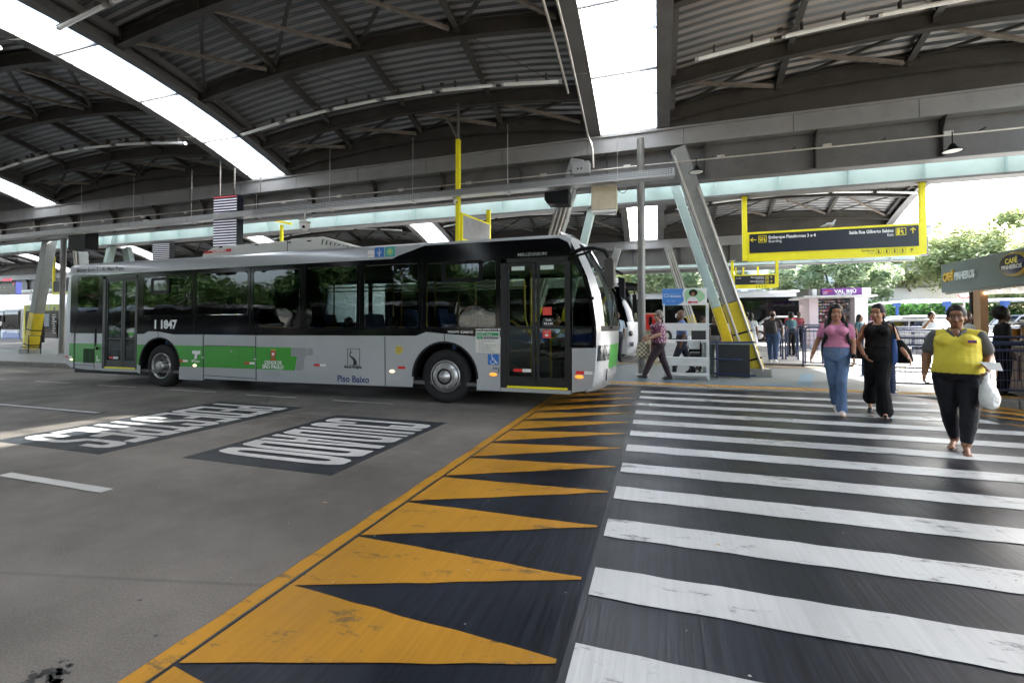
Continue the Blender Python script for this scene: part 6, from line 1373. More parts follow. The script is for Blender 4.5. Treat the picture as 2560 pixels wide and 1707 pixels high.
# pigeon on the sign
pg = thing('pigeon', 'grey pigeon perched on top of the big yellow sign', 'bird', (4.64,14.95,4.215)); ORG[pg.name] = Vector((0,0,0))
PGM = mat('pigeon_grey', (.30,.31,.33), .7, 0, .3, 20)
blob('body', lambda mb: (iell(mb,(0,0,.10),(.11,.055,.06)), icap(mb,(.08,0,.12),.035,(.12,0,.20),.024), iell(mb,(.13,0,.215),(.03,.024,.025)), icap(mb,(-.08,0,.09),.035,(-.22,0,.055),.014)), .006, PGM, pg, 2)
small('legs', lambda mb: (icap(mb,(.01,.02,.06),.006,(.01,.02,.0),.006,6), icap(mb,(.01,-.02,.06),.006,(.01,-.02,.0),.006,6), icap(mb,(.155,0,.213),.006,(.178,0,.205),.002,6)), mat('pigeon_leg',(.4,.15,.12),.6), pg)
# second sign and further hangers
s2_ = sign_frame(3.95, 5.85, 27.0, 4.95, 4.13, 3.66, 3.45, 'smaller yellow framed sign beyond the big one, above the second road')
y2_ = 27-.0715
text('s 1 e 2', 4.02, y2_, 3.98, .10, DECW, s2_, bold=.003, sx=.85); text('Ponto de Atendimento', 5.35, y2_, 4.0, .10, DECW, s2_, bold=.003, align='RIGHT', sx=.68); text('Customer Service', 5.35, y2_, 3.92, .08, DECW, s2_, align='RIGHT', sx=.7)
text('Acesso ao Estacionamento', 5.35, y2_, 3.79, .10, DECW, s2_, bold=.003, align='RIGHT', sx=.62); text('Access to Parking', 5.35, y2_, 3.70, .08, DECW, s2_, align='RIGHT', sx=.7)
def p3(q):
    for z in (4.0,3.78): frame(q, 5.40, 5.57, z-.08, z+.09, y2_); q.lathe((5.485,y2_,z),[(.045,0),(.02,-.001)],12,'Y'); arrow(q, 5.69, z, .06, 'U', y2_)
pict('pictogram', p3, YD, s2_)
pict('toilet_pictogram', lambda q: [q.box(x-.015,x+.015,27-.0655,27-.0635,3.50,3.59) for x in (5.0,5.13,5.26,5.39)], DECK, s2_)
t = thing('hanging_sign', 'third yellow sign frame far behind, seen by its thin hanging posts', 'sign', (4.6,33.0,4.4))
for x in (3.9,4.9,5.35,6.2,7.25): MB().box(x-.045,x+.045,32.95,33.05,4.6,6.3).build('hanger', YEL, t)
MB().box(3.9,7.3,32.95,33.05,4.35,4.6).build('board', YEL, t)
# yellow post and edge-on sign over the bus
t = thing('hanging_sign', 'tall yellow hanging post with an angled grey sign above the bus roof', 'sign', (-5.5,12,4))
MB().box(-5.55,-5.43,11.94,12.06,3.7,6.85).build('hanger', YEL, t, bevel=.006); MB().box(-5.52,-5.46,11.96,12.04,6.85,7.9).build('drop_rod', GIRD, t)
MB().beam((-5.49,12.0,6.83),(-6.02,12.3,7.75),.06,.06).build('strut', LSTEEL, t)
d0 = Vector((-5.42,12.02,0)); d1 = Vector((-5.14,13.55,0))
q = MB(); q.add([(d0.x,d0.y,3.7),(d1.x,d1.y,3.7),(d1.x,d1.y,4.72),(d0.x,d0.y,4.72),(d0.x+.05,d0.y,3.7),(d1.x+.05,d1.y,3.7),(d1.x+.05,d1.y,4.72),(d0.x+.05,d0.y,4.72)],[(0,1,2,3),(7,6,5,4),(0,4,5,1),(1,5,6,2),(2,6,7,3),(3,7,4,0)]); q.build('board', YEL, t)
q = MB(); q.add([(d0.x+.055,d0.y+.05,3.98),(d1.x+.055,d1.y-.05,3.98),(d1.x+.055,d1.y-.05,4.66),(d0.x+.055,d0.y+.05,4.66),(d0.x+.06,d0.y+.05,3.98),(d1.x+.06,d1.y-.05,3.98),(d1.x+.06,d1.y-.05,4.66),(d0.x+.06,d0.y+.05,4.66)],[(0,1,2,3),(7,6,5,4),(0,4,5,1),(1,5,6,2),(2,6,7,3),(3,7,4,0)]); q.build('grey_panel', mat('panel_grey',(.30,.30,.31),.25), t)
MB().box(-5.2,-5.08,13.5,13.62,3.9,5.15).build('hanger', YEL, t)
t = thing('yellow_bracket', 'yellow T-shaped bracket hanging behind the large striped panel', 'bracket', (-14.2,14.3,5)); MB().box(-14.22,-14.12,14.25,14.35,4.3,5.45).build('post', YEL, t); MB().beam((-14.85,14.3,5.72),(-13.7,14.3,5.45),.1,.08).build('arm', YEL, t)
t = thing('hanging_sign', 'yellow framed sign hanging at far left behind the round pole', 'sign', (-38.9,20,3.6)); MB().box(-39.42,-39.28,19.95,20.05,3.6,6.2).build('hanger', YEL, t); MB().box(-39.28,-36.2,19.95,20.05,3.58,3.75).build('frame', YEL, t); MB().box(-39.28,-36.2,19.97,20.03,3.75,4.5).build('panel', DGREY, t)
# striped LED panels
def led(x0, x1, y, z0, z1, lab, ztop):
    t = thing('striped_display', lab, 'display', ((x0+x1)/2,y,z0), 'hanging displays with white horizontal bars')
    MB().add([(x0-.16,y+.25,z0),(x0,y,z0),(x1,y+.06,z0),(x1,y+.31,z0),(x0-.16,y+.25,z1),(x0,y,z1),(x1,y+.06,z1),(x1,y+.31,z1)],[(0,3,2,1),(4,5,6,7),(0,1,5,4),(1,2,6,5),(2,3,7,6),(3,0,4,7)]).build('case', mat('display_navy',(.006,.007,.02),.3), t)
    n = int((z1-z0)/.094)
    for i in range(n):
        z = z1-.05-i*.094; red = i == 0; 
        m = mat('bar_red',(.6,.1,.1),.5,emit=(1,.15,.2),estr=.03,var=0) if red else mat('bar_white',(.8,.8,.9),.5,emit=(.9,.92,1),estr=.05,var=0)
        MB().add([(x0+.015,y-.003,z-.017),(x1-.02,y+.055,z-.017),(x1-.02,y+.055,z+.015),(x0+.015,y-.003,z+.015),(x0+.015,y-.012,z-.017),(x1-.02,y+.046,z-.017),(x1-.02,y+.046,z+.015),(x0+.015,y-.012,z+.015)],[(0,1,2,3),(7,6,5,4),(0,4,5,1),(1,5,6,2),(2,6,7,3),(3,7,4,0)]).build('light_bar', m, t)
    q = MB(); q.tube((x0+.1,y+.15,z1),(x0+.1,y+.15,ztop),.03,8); q.tube((x1-.25,y+.15,z1),(x1-.25,y+.15,ztop-.6),.03,8); q.build('hanging_pole', DSTEEL, t)
led(-14.92,-13.90,12.0,3.3,6.02,'large display panel of white horizontal bars hanging over the bus roof',7.6); led(-23.9,-22.8,16.0,3.6,5.72,'smaller striped display panel further back over the bus tail',7.2)
q = MB(); t = thing('steel_bracket', 'thin metal frame hanging beside the large striped panel', 'frame', (-13,12.5,6)); q.path([(-14.0,12.5,6.85),(-13.35,12.5,6.7),(-13.35,12.5,6.15)],.02,6); q.build('bar', GIRDL, t)
# departures display, far left
t = thing('departures_display', 'black departures display with coloured dots at the far left', 'display', (-44,20,3.6))
MB().box(-47.0,-43.28,19.9,20.2,3.70,4.62).build('case', BLKGL, t); MB().box(-43.35,-43.27,19.88,20.2,3.72,4.58).build('blue_edge', mat('edge_blue',(.02,.03,.15),.4), t)
MB().box(-44.95,-43.85,19.9,19.95,4.66,4.85).build('red_strip', mat('strip_red',(.7,.08,.12),.4,emit=(1,.2,.3),estr=.06,var=0), t)
text('8006', -45.2,19.89,4.18,.11,DECW,t); text('Terminal', -44.8,19.89,4.18,.1,DECW,t); text('12', -45.1,19.89,4.0,.11,DECW,t); text('Vila Madalena', -44.8,19.89,4.0,.1,DECW,t)
pict('red_arrow', lambda q: q.beam((-43.62,19.885,4.38),(-43.45,19.885,4.52),.08,.01,up=(0,1,0)), MATS['strip_red'], t); pict('yellow_dot', lambda q: q.lathe((-45.42,19.89,3.86),[(.1,0),(0,-.002)],14,'Y'), YD, t); pict('white_dot', lambda q: q.lathe((-45.42,19.89,4.12),[(.1,0),(0,-.002)],14,'Y'), DECW, t)
MB().box(-46,-45.85,20,20.1,4.62,6.4).build('hanger', DGREY, t)
# totem board
t = thing('information_totem', 'yellow and black terminal information board behind the left leaning column', 'board', (-34.1,16.9,.15))
MB().box(-35.86,-35.70,16.85,16.97,.16,2.68).build('frame_post', YEL, t); MB().box(-32.60,-32.42,16.85,16.97,.16,2.72).build('frame_post', YEL, t)
MB().box(-35.70,-32.60,16.86,16.96,2.34,2.71).build('header', mat('header_lime',(.55,.60,.05),.4), t); MB().box(-35.70,-32.60,16.87,16.95,.75,2.34).build('black_panel', BLKGL, t)
text('Terminal Pinheiros', -35.62,16.855,2.46,.20,mat('olive',(.12,.13,.02),.5,var=0),t,sx=.98); pict('person_symbol', lambda q: (q.box(-33.12,-32.98,16.85,16.858,2.36,2.52), q.lathe((-33.02,16.852,2.55),[(.04,0),(0,-.001)],10,'Y')), DECK, t); pict('badge', lambda q: q.box(-33.62,-33.48,16.85,16.858,2.44,2.62), mat('label_pale',(.5,.62,.56),.5), t)
for x0_ in (-34.55,-33.95):
    MB().box(x0_,x0_+.46,16.862,16.869,1.42 if x0_>-34 else .95,2.16).build('timetable', mat('timetable_blue',(.10,.17,.28),.4), t)
    q = MB()
    for i in range(11 if x0_>-34 else 16): q.box(x0_+.04,x0_+.40,16.856,16.861,2.08-.06*i,2.10-.06*i)
    q.build('timetable_rows', mat('row_pale',(.4,.4,.42),.5), t)
q = MB(); random.seed(3)
for i in range(9): z = 2.12-.13*i; q.box(-33.27+random.uniform(0,.1),-32.95+random.uniform(-.1,.12),16.858,16.866,z-.04,z)
q.build('graphic', DECW, t)
text('i', -35.35,16.86,1.6,.5,DECG,t)
t = thing('litter_bin', 'black litter bins beside the left leaning column', 'bin', (-30.6,14.9,.15)); MB().box(-31.1,-30.3,14.7,15.1,.6,1.45).build('bin_body', BLACK, t, bevel=.03); MB().box(-30.75,-30.65,14.85,14.95,.15,.6).build('leg', BLACK, t)
t = thing('barrier_rail', 'thin black rail frame beside the foot of the left leaning column', 'rail', (-27.8,13.6,.15)); q = MB()
for a, b_ in (((-28.3,13.5,.16),(-28.3,13.5,1.0)),((-27.4,13.5,.16),(-27.4,13.5,1.0)),((-28.3,13.5,1.0),(-27.4,13.5,1.0)),((-28.9,13.5,.45),(-27.4,13.5,.45))): q.tube(a,b_,.02,6)
q.build('frame', BLACK, t)

# poster shelf
t = thing('shelf_stand', 'white metal shelf stand with a blue and white poster on top', 'shelf', (.65,11.95,.15)); WM = mat('white_metal',(.62,.64,.64),.4)
for x in (.14,1.14): MB().box(x-.018,x+.018,11.80,11.84,.15,2.0).build('upright', WM, t); MB().box(x-.018,x+.018,12.12,12.16,.15,2.0).build('upright', WM, t)
for z,h_ in ((1.50,.18),(1.09,.03),(.66,.19),(.27,.04)): MB().box(.12,1.16,11.82,12.14,z,z+.02).build('shelf', WM, t); MB().box(.12,1.16,11.79,11.82,z-h_+.02,z+.02).build('shelf_lip', WM, t)
po = MB().box(.10,1.13,11.94,11.965,1.96,2.375).build('poster', WHITE, t)
def Mf(x,y,z): return Mface(x,y,z)
flat([[(.105,1.965),(.45,1.965),(.53,2.0),(.60,2.05),(.605,2.12),(.575,2.2),(.58,2.3),(.62,2.37),(.105,2.37)]],'blue_field',mat('poster_blue',(.06,.22,.60),.5,var=0),po,Mf(0,11.936,0),.003)
flat([[(.66,2.0),(.98,2.03),(1.09,2.12),(1.08,2.22),(1.0,2.31),(.85,2.36),(.68,2.35),(.62,2.27),(.63,2.12)]],'green_field',mat('poster_green',(.35,.58,.35),.5,var=0),po,Mf(0,11.936,0),.003)
flat([[(.655,1.99),(.68,2.09),(.74,2.15),(.80,2.17),(.88,2.15),(.93,2.08),(.93,1.99)]],'reader_blouse',mat('poster_white',(.72,.72,.75),.5,var=0),po,Mf(0,11.933,0),.003)
flat([circle(.82,2.26,.10,16,.085)],'reader_hair',HAIRB,po,Mf(0,11.932,0),.003); flat([circle(.815,2.225,.042,14,.055)],'reader_face',SKIN['mid'],po,Mf(0,11.929,0),.003)
flat([[(.70,2.0),(.80,2.02),(.92,2.01),(.92,2.05),(.81,2.045),(.71,2.06)]],'red_book',RED,po,Mf(0,11.930,0),.003); flat([[(.14,2.17),(.25,2.17),(.25,2.24),(.14,2.24)],[(.15,2.18),(.24,2.18),(.24,2.23),(.15,2.23)]],'book_icon',DECW,po,Mf(0,11.933,0),.003)
text('Leitura em', .28,11.933,2.225,.05,mat('poster_lblue',(.45,.6,.8),.5,var=0),po); text('Movimento', .28,11.933,2.165,.058,DECW,po,bold=.002); text('metrô   brasil', .22,11.933,2.06,.032,DECW,po)
# desk, chair
t = thing('desk', 'dark front desk with pale top and a blue rail, left of the yellow column foot', 'desk', (1.6,12.8,.15))
MB().box(1.10,2.25,12.75,13.35,.98,1.03).build('desktop', mat('desk_pale',(.26,.32,.31),.4), t); MB().box(1.42,2.2,12.80,12.84,.16,.98).build('front_panel', mat('desk_front',(.010,.012,.017),.4), t); MB().box(1.12,1.16,12.8,13.3,.16,.98).build('side_panel', MATS['desk_pale'], t); MB().box(1.16,1.42,13.2,13.24,.16,.98).build('back_panel', MATS['desk_pale'], t)
q = MB(); q.tube((1.42,12.6,.15),(1.42,12.6,1.03),.022,8); q.tube((1.2,12.6,1.03),(2.3,12.6,1.05),.022,8); q.tube((1.35,12.6,.62),(2.0,12.6,.60),.02,8); q.tube((1.35,12.6,.25),(2.3,12.6,.22),.02,8); q.build('rail', BLUEST, t)
t = thing('office_chair', 'black swivel office chair seen through the white shelf', 'chair', (1.12,13.75,.15)); 
MB().box(.88,1.38,13.6,13.66,1.02,1.42).build('backrest', DGREY, t, bevel=.03); MB().box(.86,1.36,13.65,14.1,.62,.71).build('seat', DGREY, t, bevel=.03); MB().tube((1.12,13.85,.25),(1.12,13.85,.63),.03,10).build('gas_lift', BLACK, t); MB().beam((1.12,13.63,.66),(1.12,13.6,1.05),.05,.02).build('back_bar', BLACK, t)
for k in range(5):
    a = 2*pi*k/5+.3; q = MB(); q.beam((1.12,13.85,.28),(1.12+.3*cos(a),13.85+.3*sin(a),.23),.05,.04); q.build('base_arm', BLACK, t); MB().lathe((1.12+.3*cos(a),13.83+.3*sin(a),.185),[(0,0),(.033,0),(.033,.04),(0,.04)],12,'Y').build('castor', BLACK, t)
# red box on beige panel
t = thing('hose_cabinet', 'red fire hose cabinet on a beige panel between the two poles', 'cabinet', (-.2,16.5,.15)); MB().box(-.55,.0,16.55,16.62,.15,1.9).build('beige_panel', BEIGE, t); MB().box(-.42,-.07,16.42,16.55,1.32,1.86).build('red_case', RED, t, bevel=.01); MB().box(-.30,-.2,16.40,16.42,1.48,1.76).build('window', BLACK, t)
# white round post under the "8 250" bus
# fences
def fence(p0, p1, lab, z0=None, H=1.1, mesh=True, step=.09, arches=False, r=.024):
    a = Vector((p0[0],p0[1],0)); b_ = Vector((p1[0],p1[1],0)); L_ = (b_-a).length; d = (b_-a)/L_; z0 = gz((p0[1]+p1[1])/2) if z0 is None else z0
    t = thing('barrier', lab, 'barrier', ((a.x+b_.x)/2,(a.y+b_.y)/2,z0), 'blue tubular pedestrian barriers')
    def P(s_, z): v = a+d*s_; return (v.x, v.y, z0+z)
    for s_ in (0.0, L_): q = MB(); q.tube(P(s_,0),P(s_,H),r*1.1,10); q.build('post', BLUEST, t); q = MB(); q.lathe(P(s_,0),[(.06,0),(.06,.012),(.03,.014)],12); q.build('foot_plate', BLUEST, t)
    R_ = .16; q = MB()
    if arches: q.path([P(.06,.1),P(.06,H-R_)]+[P(.06+R_-R_*cos(k*pi/8), H-R_+R_*sin(k*pi/8)) for k in range(1,5)]+[P(L_-.06-R_+R_*sin(k*pi/8), H-R_+R_*cos(k*pi/8)) for k in range(0,5)]+[P(L_-.06,.1)], r, 8)
    else: q.tube(P(0,H),P(L_,H),r,8)
    q.build('top_rail', BLUEST, t)
    q = MB(); q.tube(P(.0,.14),P(L_,.14),r*.7,8); q.build('bottom_rail', BLUEST, t); q = MB(); q.tube(P(.0,H-.14),P(L_,H-.14),r*.8,8); q.build('mid_rail', BLUEST, t)
    if mesh:
        n = int(L_/step)
        for i in range(1, n): q = MB(); q.tube(P(i*L_/n,.14),P(i*L_/n,H-.14),.0045,4,caps=False); q.build('bar', BLUEST, t)
        for z in (.32,.5,.68,.84): q = MB(); q.tube(P(0,z),P(L_,z),.004,4,caps=False); q.build('wire', BLUEST, t)
    return t
fence((4.40,16.7),(5.0,16.7),'short arched blue barrier just left of the woman in pink',.15,1.28,arches=True)
fence((5.1,14.2),(7.3,14.2),'blue barrier behind the women in pink and black',.15,1.2)
fence((4.58,11.25),(6.0,11.25),'blue mesh barrier behind the woman in yellow, left panel',.15,1.06)
fence((5.5,10.75),(6.7,10.6),'blue mesh barrier at the right edge, its top rail rounded',.15,1.10,arches=True)
fence((5.75,10.6),(6.5,10.5),'blue mesh barrier in front of the café at the right edge of the picture',.15,1.0)
t = thing('barrier_post', 'thick blue post at the left end of the mesh barrier', 'post', (4.22,10.6,.15)); MB().tube((4.32,10.7,.15),(4.32,10.7,1.25),.045,14).build('pipe', BLUEST, t); MB().lathe((4.32,10.7,.15),[(.09,0),(.09,.014),(.05,.016)],16).build('base_plate', BLUEST, t)
for i,(a,b_) in enumerate((((3.95,18.6),(4.26,18.6)),((4.36,18.6),(4.75,18.6)),((5.0,22.5),(6.8,22.5)),((7.2,19.0),(9.6,19.0)),((9.9,20.0),(12.5,20.0)),((10.0,23.0),(12.0,23.0)))):
    fence(a,b_,['narrow arched barrier right of the man with the backpack','second narrow arched barrier beside the first, near the fence corner','low barrier across the far forecourt','barrier in front of the jewellery kiosk','barrier behind the woman in black towards the cars','barrier in front of the white cars'][i],None,1.15,mesh=i>1,arches=True,step=.14)

# café kiosk
CAF = mat('cafe_panel', (.115,.155,.155), .45, 0, .06, 1.5); 
t = thing('cafe_kiosk', 'café kiosk with grey-green sign band at the right edge', 'kiosk', (8.2,11.5,.15))
MB().box(6.7,9.8,9.2,14.0,2.27,2.96).build('sign_band', CAF, t, bevel=.01); MB().box(6.75,9.75,9.25,13.95,2.22,2.27).build('soffit', mat('cafe_soffit',(.4,.38,.35),.6), t)
MB().box(6.72,6.86,12.62,12.86,.15,2.22).build('corner_post', mat('cafe_wood',(.33,.20,.11),.5,0,.12,3,stretch=(1,1,.1)), t); MB().box(6.70,6.76,12.865,12.95,.15,2.22).build('post_edge', BLACK, t)
MB().box(6.85,9.7,9.3,9.4,.15,2.22).build('end_wall', mat('cafe_brown',(.09,.05,.035),.5), t); MB().box(9.6,9.7,9.4,13.9,.15,1.0).build('rear_counter', MATS['cafe_brown'], t)
MB().box(6.95,7.35,9.4,12.6,.15,1.02).build('counter', mat('counter_wood',(.13,.075,.05),.45,0,.2,3,stretch=(1,.2,1)), t, bevel=.01); MB().box(6.88,7.42,9.4,12.65,1.02,1.07).build('countertop', mat('counter_top',(.20,.17,.15),.3), t)
random.seed(5)
for i in range(9): MB().box(6.93,6.95,9.6+i*.33,9.85+i*.33,.35,.85).build('front_panel_board', mat('board_brown',(.16,.09,.055),.5), t)
def Mx(x): return Matrix.Translation((x,0,0))
text('CAFÉ', 6.694, 13.86, 2.545, .26, mat('letters_gold',(.62,.40,.03),.35,var=0), t, facing='-X', bold=.012, sx=.66, extrude=.03)
text('PINHEIROS', 6.694, 13.42, 2.535, .24, mat('letters_silver',(.55,.62,.64),.3,.3,var=0), t, facing='-X', bold=.010, sx=.62, extrude=.03)
bd = MB(); bd.lathe((6.69,11.45,2.66),[(.0,-.09),(.36,-.09),(.40,-.06),(.40,.0)],36,'X'); bd.v = [(x,11.45+(y-11.45)*1.0,2.66+(z-2.66)*.60) for x,y,z in bd.v]; bb = bd.build('round_badge', mat('badge_gold',(.45,.30,.04),.4), t)
bd = MB(); bd.lathe((6.598,11.45,2.66),[(.0,-.008),(.335,-.008),(.335,.0)],36,'X'); bd.v = [(x,y,2.66+(z-2.66)*.58) for x,y,z in bd.v]; bd.build('badge_face', mat('badge_navy',(.025,.03,.07),.35), bb)
text('CAFÉ', 6.586, 11.45, 2.68, .14, mat('letters_yellow',(.75,.65,.05),.4,var=0), bb, facing='-X', bold=.006, align='CENTER'); text('PINHEIROS', 6.586, 11.45, 2.57, .11, DECW, bb, facing='-X', bold=.004, align='CENTER')
LED_ = mat('bulb', (.9,.8,.6), .3, emit=(1,.78,.5), estr=.9, var=0)
for i in range(8): l = thing('string_bulb', f'small warm bulb under the café sign band, {["first","second","third","fourth","fifth","sixth","seventh","eighth"][i]} from its left end', 'lamp', (6.78,13.0-i*.42,2.18), 'warm bulbs along the café band'); MB().sphere((6.80,13.0-i*.42,2.17),.032,10,6).build('bulb', LED_, l); MB().tube((6.80,13.0-i*.42,2.19),(6.80,13.0-i*.42,2.225),.015,6).build('socket', BLACK, l)
for i,(y,c,h_) in enumerate(((12.25,(.75,.28,.03),.30),(11.95,(.78,.36,.06),.34),(11.6,(.70,.45,.12),.30),(11.3,(.35,.12,.04),.33))):
    l = thing('juice_dispenser', ['clear dispenser with orange juice at the left end of the café counter','taller clear dispenser filled with orange juice, second on the counter','dispenser with pale yellow juice, third on the counter','dispenser with dark juice at the right of the row'][i], 'dispenser', (7.15,y,1.07), 'juice dispensers on the café counter')
    MB().box(7.05,7.25,y-.11,y+.11,1.07,1.16).build('base', GALV, l); MB().box(7.06,7.24,y-.10,y+.10,1.16,1.18+h_*.72).build('juice', mat('juice%d'%i,c,.3,var=0), l); MB().box(7.05,7.25,y-.11,y+.11,1.165,1.2+h_).build('tank', glass('clear_tank',(.9,.9,.9),.02), l); MB().box(7.05,7.25,y-.11,y+.11,1.2+h_,1.24+h_).build('lid', WHITE, l); MB().box(7.0,7.05,y-.015,y+.015,1.1,1.15).build('tap', BLACK, l)
# jewellery kiosk
PKM = mat('kiosk_pink', (.62,.52,.56), .6, 0, .05, 2)
KY = 25.5; 
def kx(x): return x*KY/24.0
def kz(z): return 1.45+(z-1.45)*KY/24.0
kg = gz(KY)
t = thing('jewellery_kiosk', 'small pale pink kiosk with a violet sign on its roof', 'kiosk', (kx(7.7),KY+.8,kg))
MB().box(kx(6.60),kx(6.95),KY,KY+1.7,kg,kz(2.72)).build('left_wall', PKM, t); MB().box(kx(8.36),kx(8.85),KY,KY+1.7,kg,kz(2.72)).build('right_wall', mat('kiosk_white',(.7,.66,.68),.6), t); MB().box(kx(6.95),kx(8.36),KY+1.5,KY+1.7,kg,kz(2.72)).build('back_wall', mat('kiosk_dark',(.10,.08,.09),.6), t)
MB().box(kx(6.2),kx(8.98),KY-.7,KY+1.9,kz(2.72),kz(2.80)).build('roof_slab', mat('kiosk_roof',(.5,.5,.51),.5), t, bevel=.02); MB().box(kx(6.95),kx(8.36),KY+.05,KY+.5,kg,kg+.85).build('counter', PKM, t)
for x0_,x1_,m in ((6.46,6.62,mat('fascia_grey',(.18,.17,.17),.4)),(6.62,6.82,WHITE),(6.82,6.98,MATS['fascia_grey']),(8.50,8.86,WHITE)): MB().box(kx(x0_),kx(x1_),KY-.35,KY+1.6,kz(2.80),kz(3.12)).build('fascia_block', m, t, bevel=.04)
sb = MB().box(kx(6.98),kx(8.50),KY-.40,KY-.30,kz(2.80),kz(3.13)).build('violet_sign', mat('violet',(.16,.02,.24),.4,var=0), t)
text('VAL BIJÚ', kx(7.47), KY-.404, kz(2.915), .22, DECW, sb, bold=.008, sx=1.05); text('BIJUTERIAS', kx(7.55), KY-.404, kz(2.825), .095, DECW, sb, bold=.003, sx=1.3); text('ZF', kx(7.03), KY-.404, kz(2.87), .17, mat('sign_pink',(.7,.4,.55),.4,var=0), sb, bold=.006); flat([[(kx(7.08),kz(3.06)),(kx(7.28),kz(3.02)),(kx(7.42),kz(3.0)),(kx(7.28),kz(2.97)),(kx(7.2),kz(2.99))]],'red_swoosh',RED,sb,Mface(0,KY-.404,0),.003)
random.seed(11); cols = [mat('goods%d'%i,c,.5,var=0) for i,c in enumerate([(.5,.08,.12),(.55,.5,.5),(.08,.08,.1),(.5,.3,.1),(.15,.25,.4),(.6,.35,.45),(.3,.3,.32)])]
for r_ in range(11):
    for c_ in range(13):
        if random.random() < .12: continue
        x = kx(6.98)+c_*(kx(8.34)-kx(6.98))/13; z = kg+.95+r_*.155; s_ = random.uniform(.05,.085)
        MB().box(x+.01,x+.01+s_,KY+.55+random.uniform(0,.1),KY+.7,z,z+random.uniform(.05,.12)).build('trinket', random.choice(cols), t)
for r_ in range(4): MB().box(kx(6.96),kx(8.36),KY+.5,KY+.8,kg+.9+r_*.45,kg+.92+r_*.45).build('display_shelf', MATS['fascia_grey'], t)
# vehicles ---------------------------------------------------------------
BWHITE = mat('vehicle_white', (.55,.57,.60), .3, 0, .03, 1, coat=.4); BBLUE = mat('bus_blue', (.03,.10,.35), .35, coat=.3)
def simple_bus(xn, ys_, ln, H, lab, body, trim, facing=1, z0=0.0, band=None, number=None):
    """bus seen mostly by nose and side: nose at x=xn looking +X (facing 1); near side at y=ys_"""
    t = thing('bus', lab, 'bus', (xn-ln/2*facing, ys_+1.25, z0)); f = facing; W_ = 2.5
    def X(v): return xn - f*v
    sec = [(.35,.30,.02),(.55,.12,.0),(1.0,.02,.0),(1.35,.0,.0),(1.55,.05,.0),(2.0,.16,.0),(2.55,.36,.02),(2.9,.52,.05),(H-.12,.70,.10),(H,1.1,.35)]
    ts = [-1,-.96,-.85,-.6,-.3,0,.3,.6,.85,.96,1]
    def fp(tv, z, s0): return (X(s0 + .42*abs(tv)**3.2 + .04), ys_+W_/2+tv*W_/2*(1), z0+z)
    for nm, lo, hi, m in (('nose_lower',0,4,body),('windscreen',4,6,glass('bus2_glass',(.25,.32,.30),.02)),('destination_box',6,7,BLKGL),('nose_upper',7,9,body)):
        b = MB(); n = len(ts)
        for i in range(lo, hi+1): z, s0, ins = sec[i]; b.v += [fp(tv, z, s0) for tv in ts]
        for i in range(hi-lo):
            for k in range(n-1): b.f.append((i*n+k,i*n+k+1,(i+1)*n+k+1,(i+1)*n+k)); b.m.append(0); b.sm.append(True)
        b.build(nm, m, t)
    for yy_, s_ in ((ys_,-1),(ys_+W_,1)):
        q = MB(); q.prism_y([(X(.50),z0+.35),(X(.47),z0+1.35),(X(ln),z0+1.35),(X(ln),z0+.35)], yy_, yy_-.02*s_*1); q.build('side_panel', body, t)
        q = MB(); q.prism_y([(X(.52),z0+1.35),(X(.98),z0+2.9),(X(ln),z0+2.9),(X(ln),z0+1.35)], yy_+(.004 if s_<0 else -.004), yy_-.02*s_); q.build('window_band', BLKGL, t)
        for i in range(int((ln-1.6)/1.5)): q = MB(); q.box(X(1.5+i*1.5),X(2.85+i*1.5),yy_-.004 if s_<0 else yy_,yy_ if s_<0 else yy_+.004,z0+1.6,z0+2.65); q.build('window_pane', glass('bus2_glass',(.25,.32,.30),.02), t)
        if band: q = MB(); q.box(X(.6),X(ln),yy_-.004 if s_<0 else yy_,yy_ if s_<0 else yy_+.004,z0+.55,z0+1.0); q.build('colour_band', band, t)
    q = MB(); q.prism_x([(ys_,z0+2.9),(ys_+.03,z0+H-.12),(ys_+.3,z0+H),(ys_+W_-.3,z0+H),(ys_+W_-.03,z0+H-.12),(ys_+W_,z0+2.9)], X(1.15), X(ln)); q.build('roof', body, t)
    q = MB(); q.box(X(.6),X(ln),ys_+.1,ys_+W_-.1,z0+.25,z0+.6); q.build('underbody', BLACK, t); q = MB(); q.box(X(ln-.02),X(ln),ys_,ys_+W_,z0+.35,z0+2.9); q.build('rear_wall', body, t)
    for xw in (2.7, ln-3.2):
        for yy_ in (ys_-.02, ys_+W_-.28): 
            w_ = MB().lathe((X(xw),yy_,z0+.5),[(0,.0),(.28,.0),(.42,-.0),(.5,.05),(.5,.28),(.4,.3),(0,.3)],24,'Y').build('wheel', RUB, t); MB().lathe((X(xw),yy_-.012,z0+.5),[(0,.0),(.24,.0),(.27,.01)],20,'Y').build('rim', RIMM, w_)
    return t, X, fp
t2, X_, fp2 = simple_bus(-.62, 17.6, 11, 3.35, 'white bus with grey nose standing behind the main bus and the round pole', BWHITE, BLACK, z0=.05)
q = MB(); q.prism_y([(-1.45,3.02),(-.62,2.90),(-.60,2.96),(-.75,3.04),(-1.4,3.12)], 17.5, 20.1); q.build('sun_visor', BLACK, t2)
q = MB(); q.prism_y([(-.90,2.6),(-.76,2.62),(-.72,1.95),(-.88,1.9)], 17.28, 17.52); q.path([(-1.2,17.6,2.8),(-.85,17.4,2.8),(-.82,17.4,2.6)],.03,8); q.build('mirror', BLACK, t2, bevel=.02)
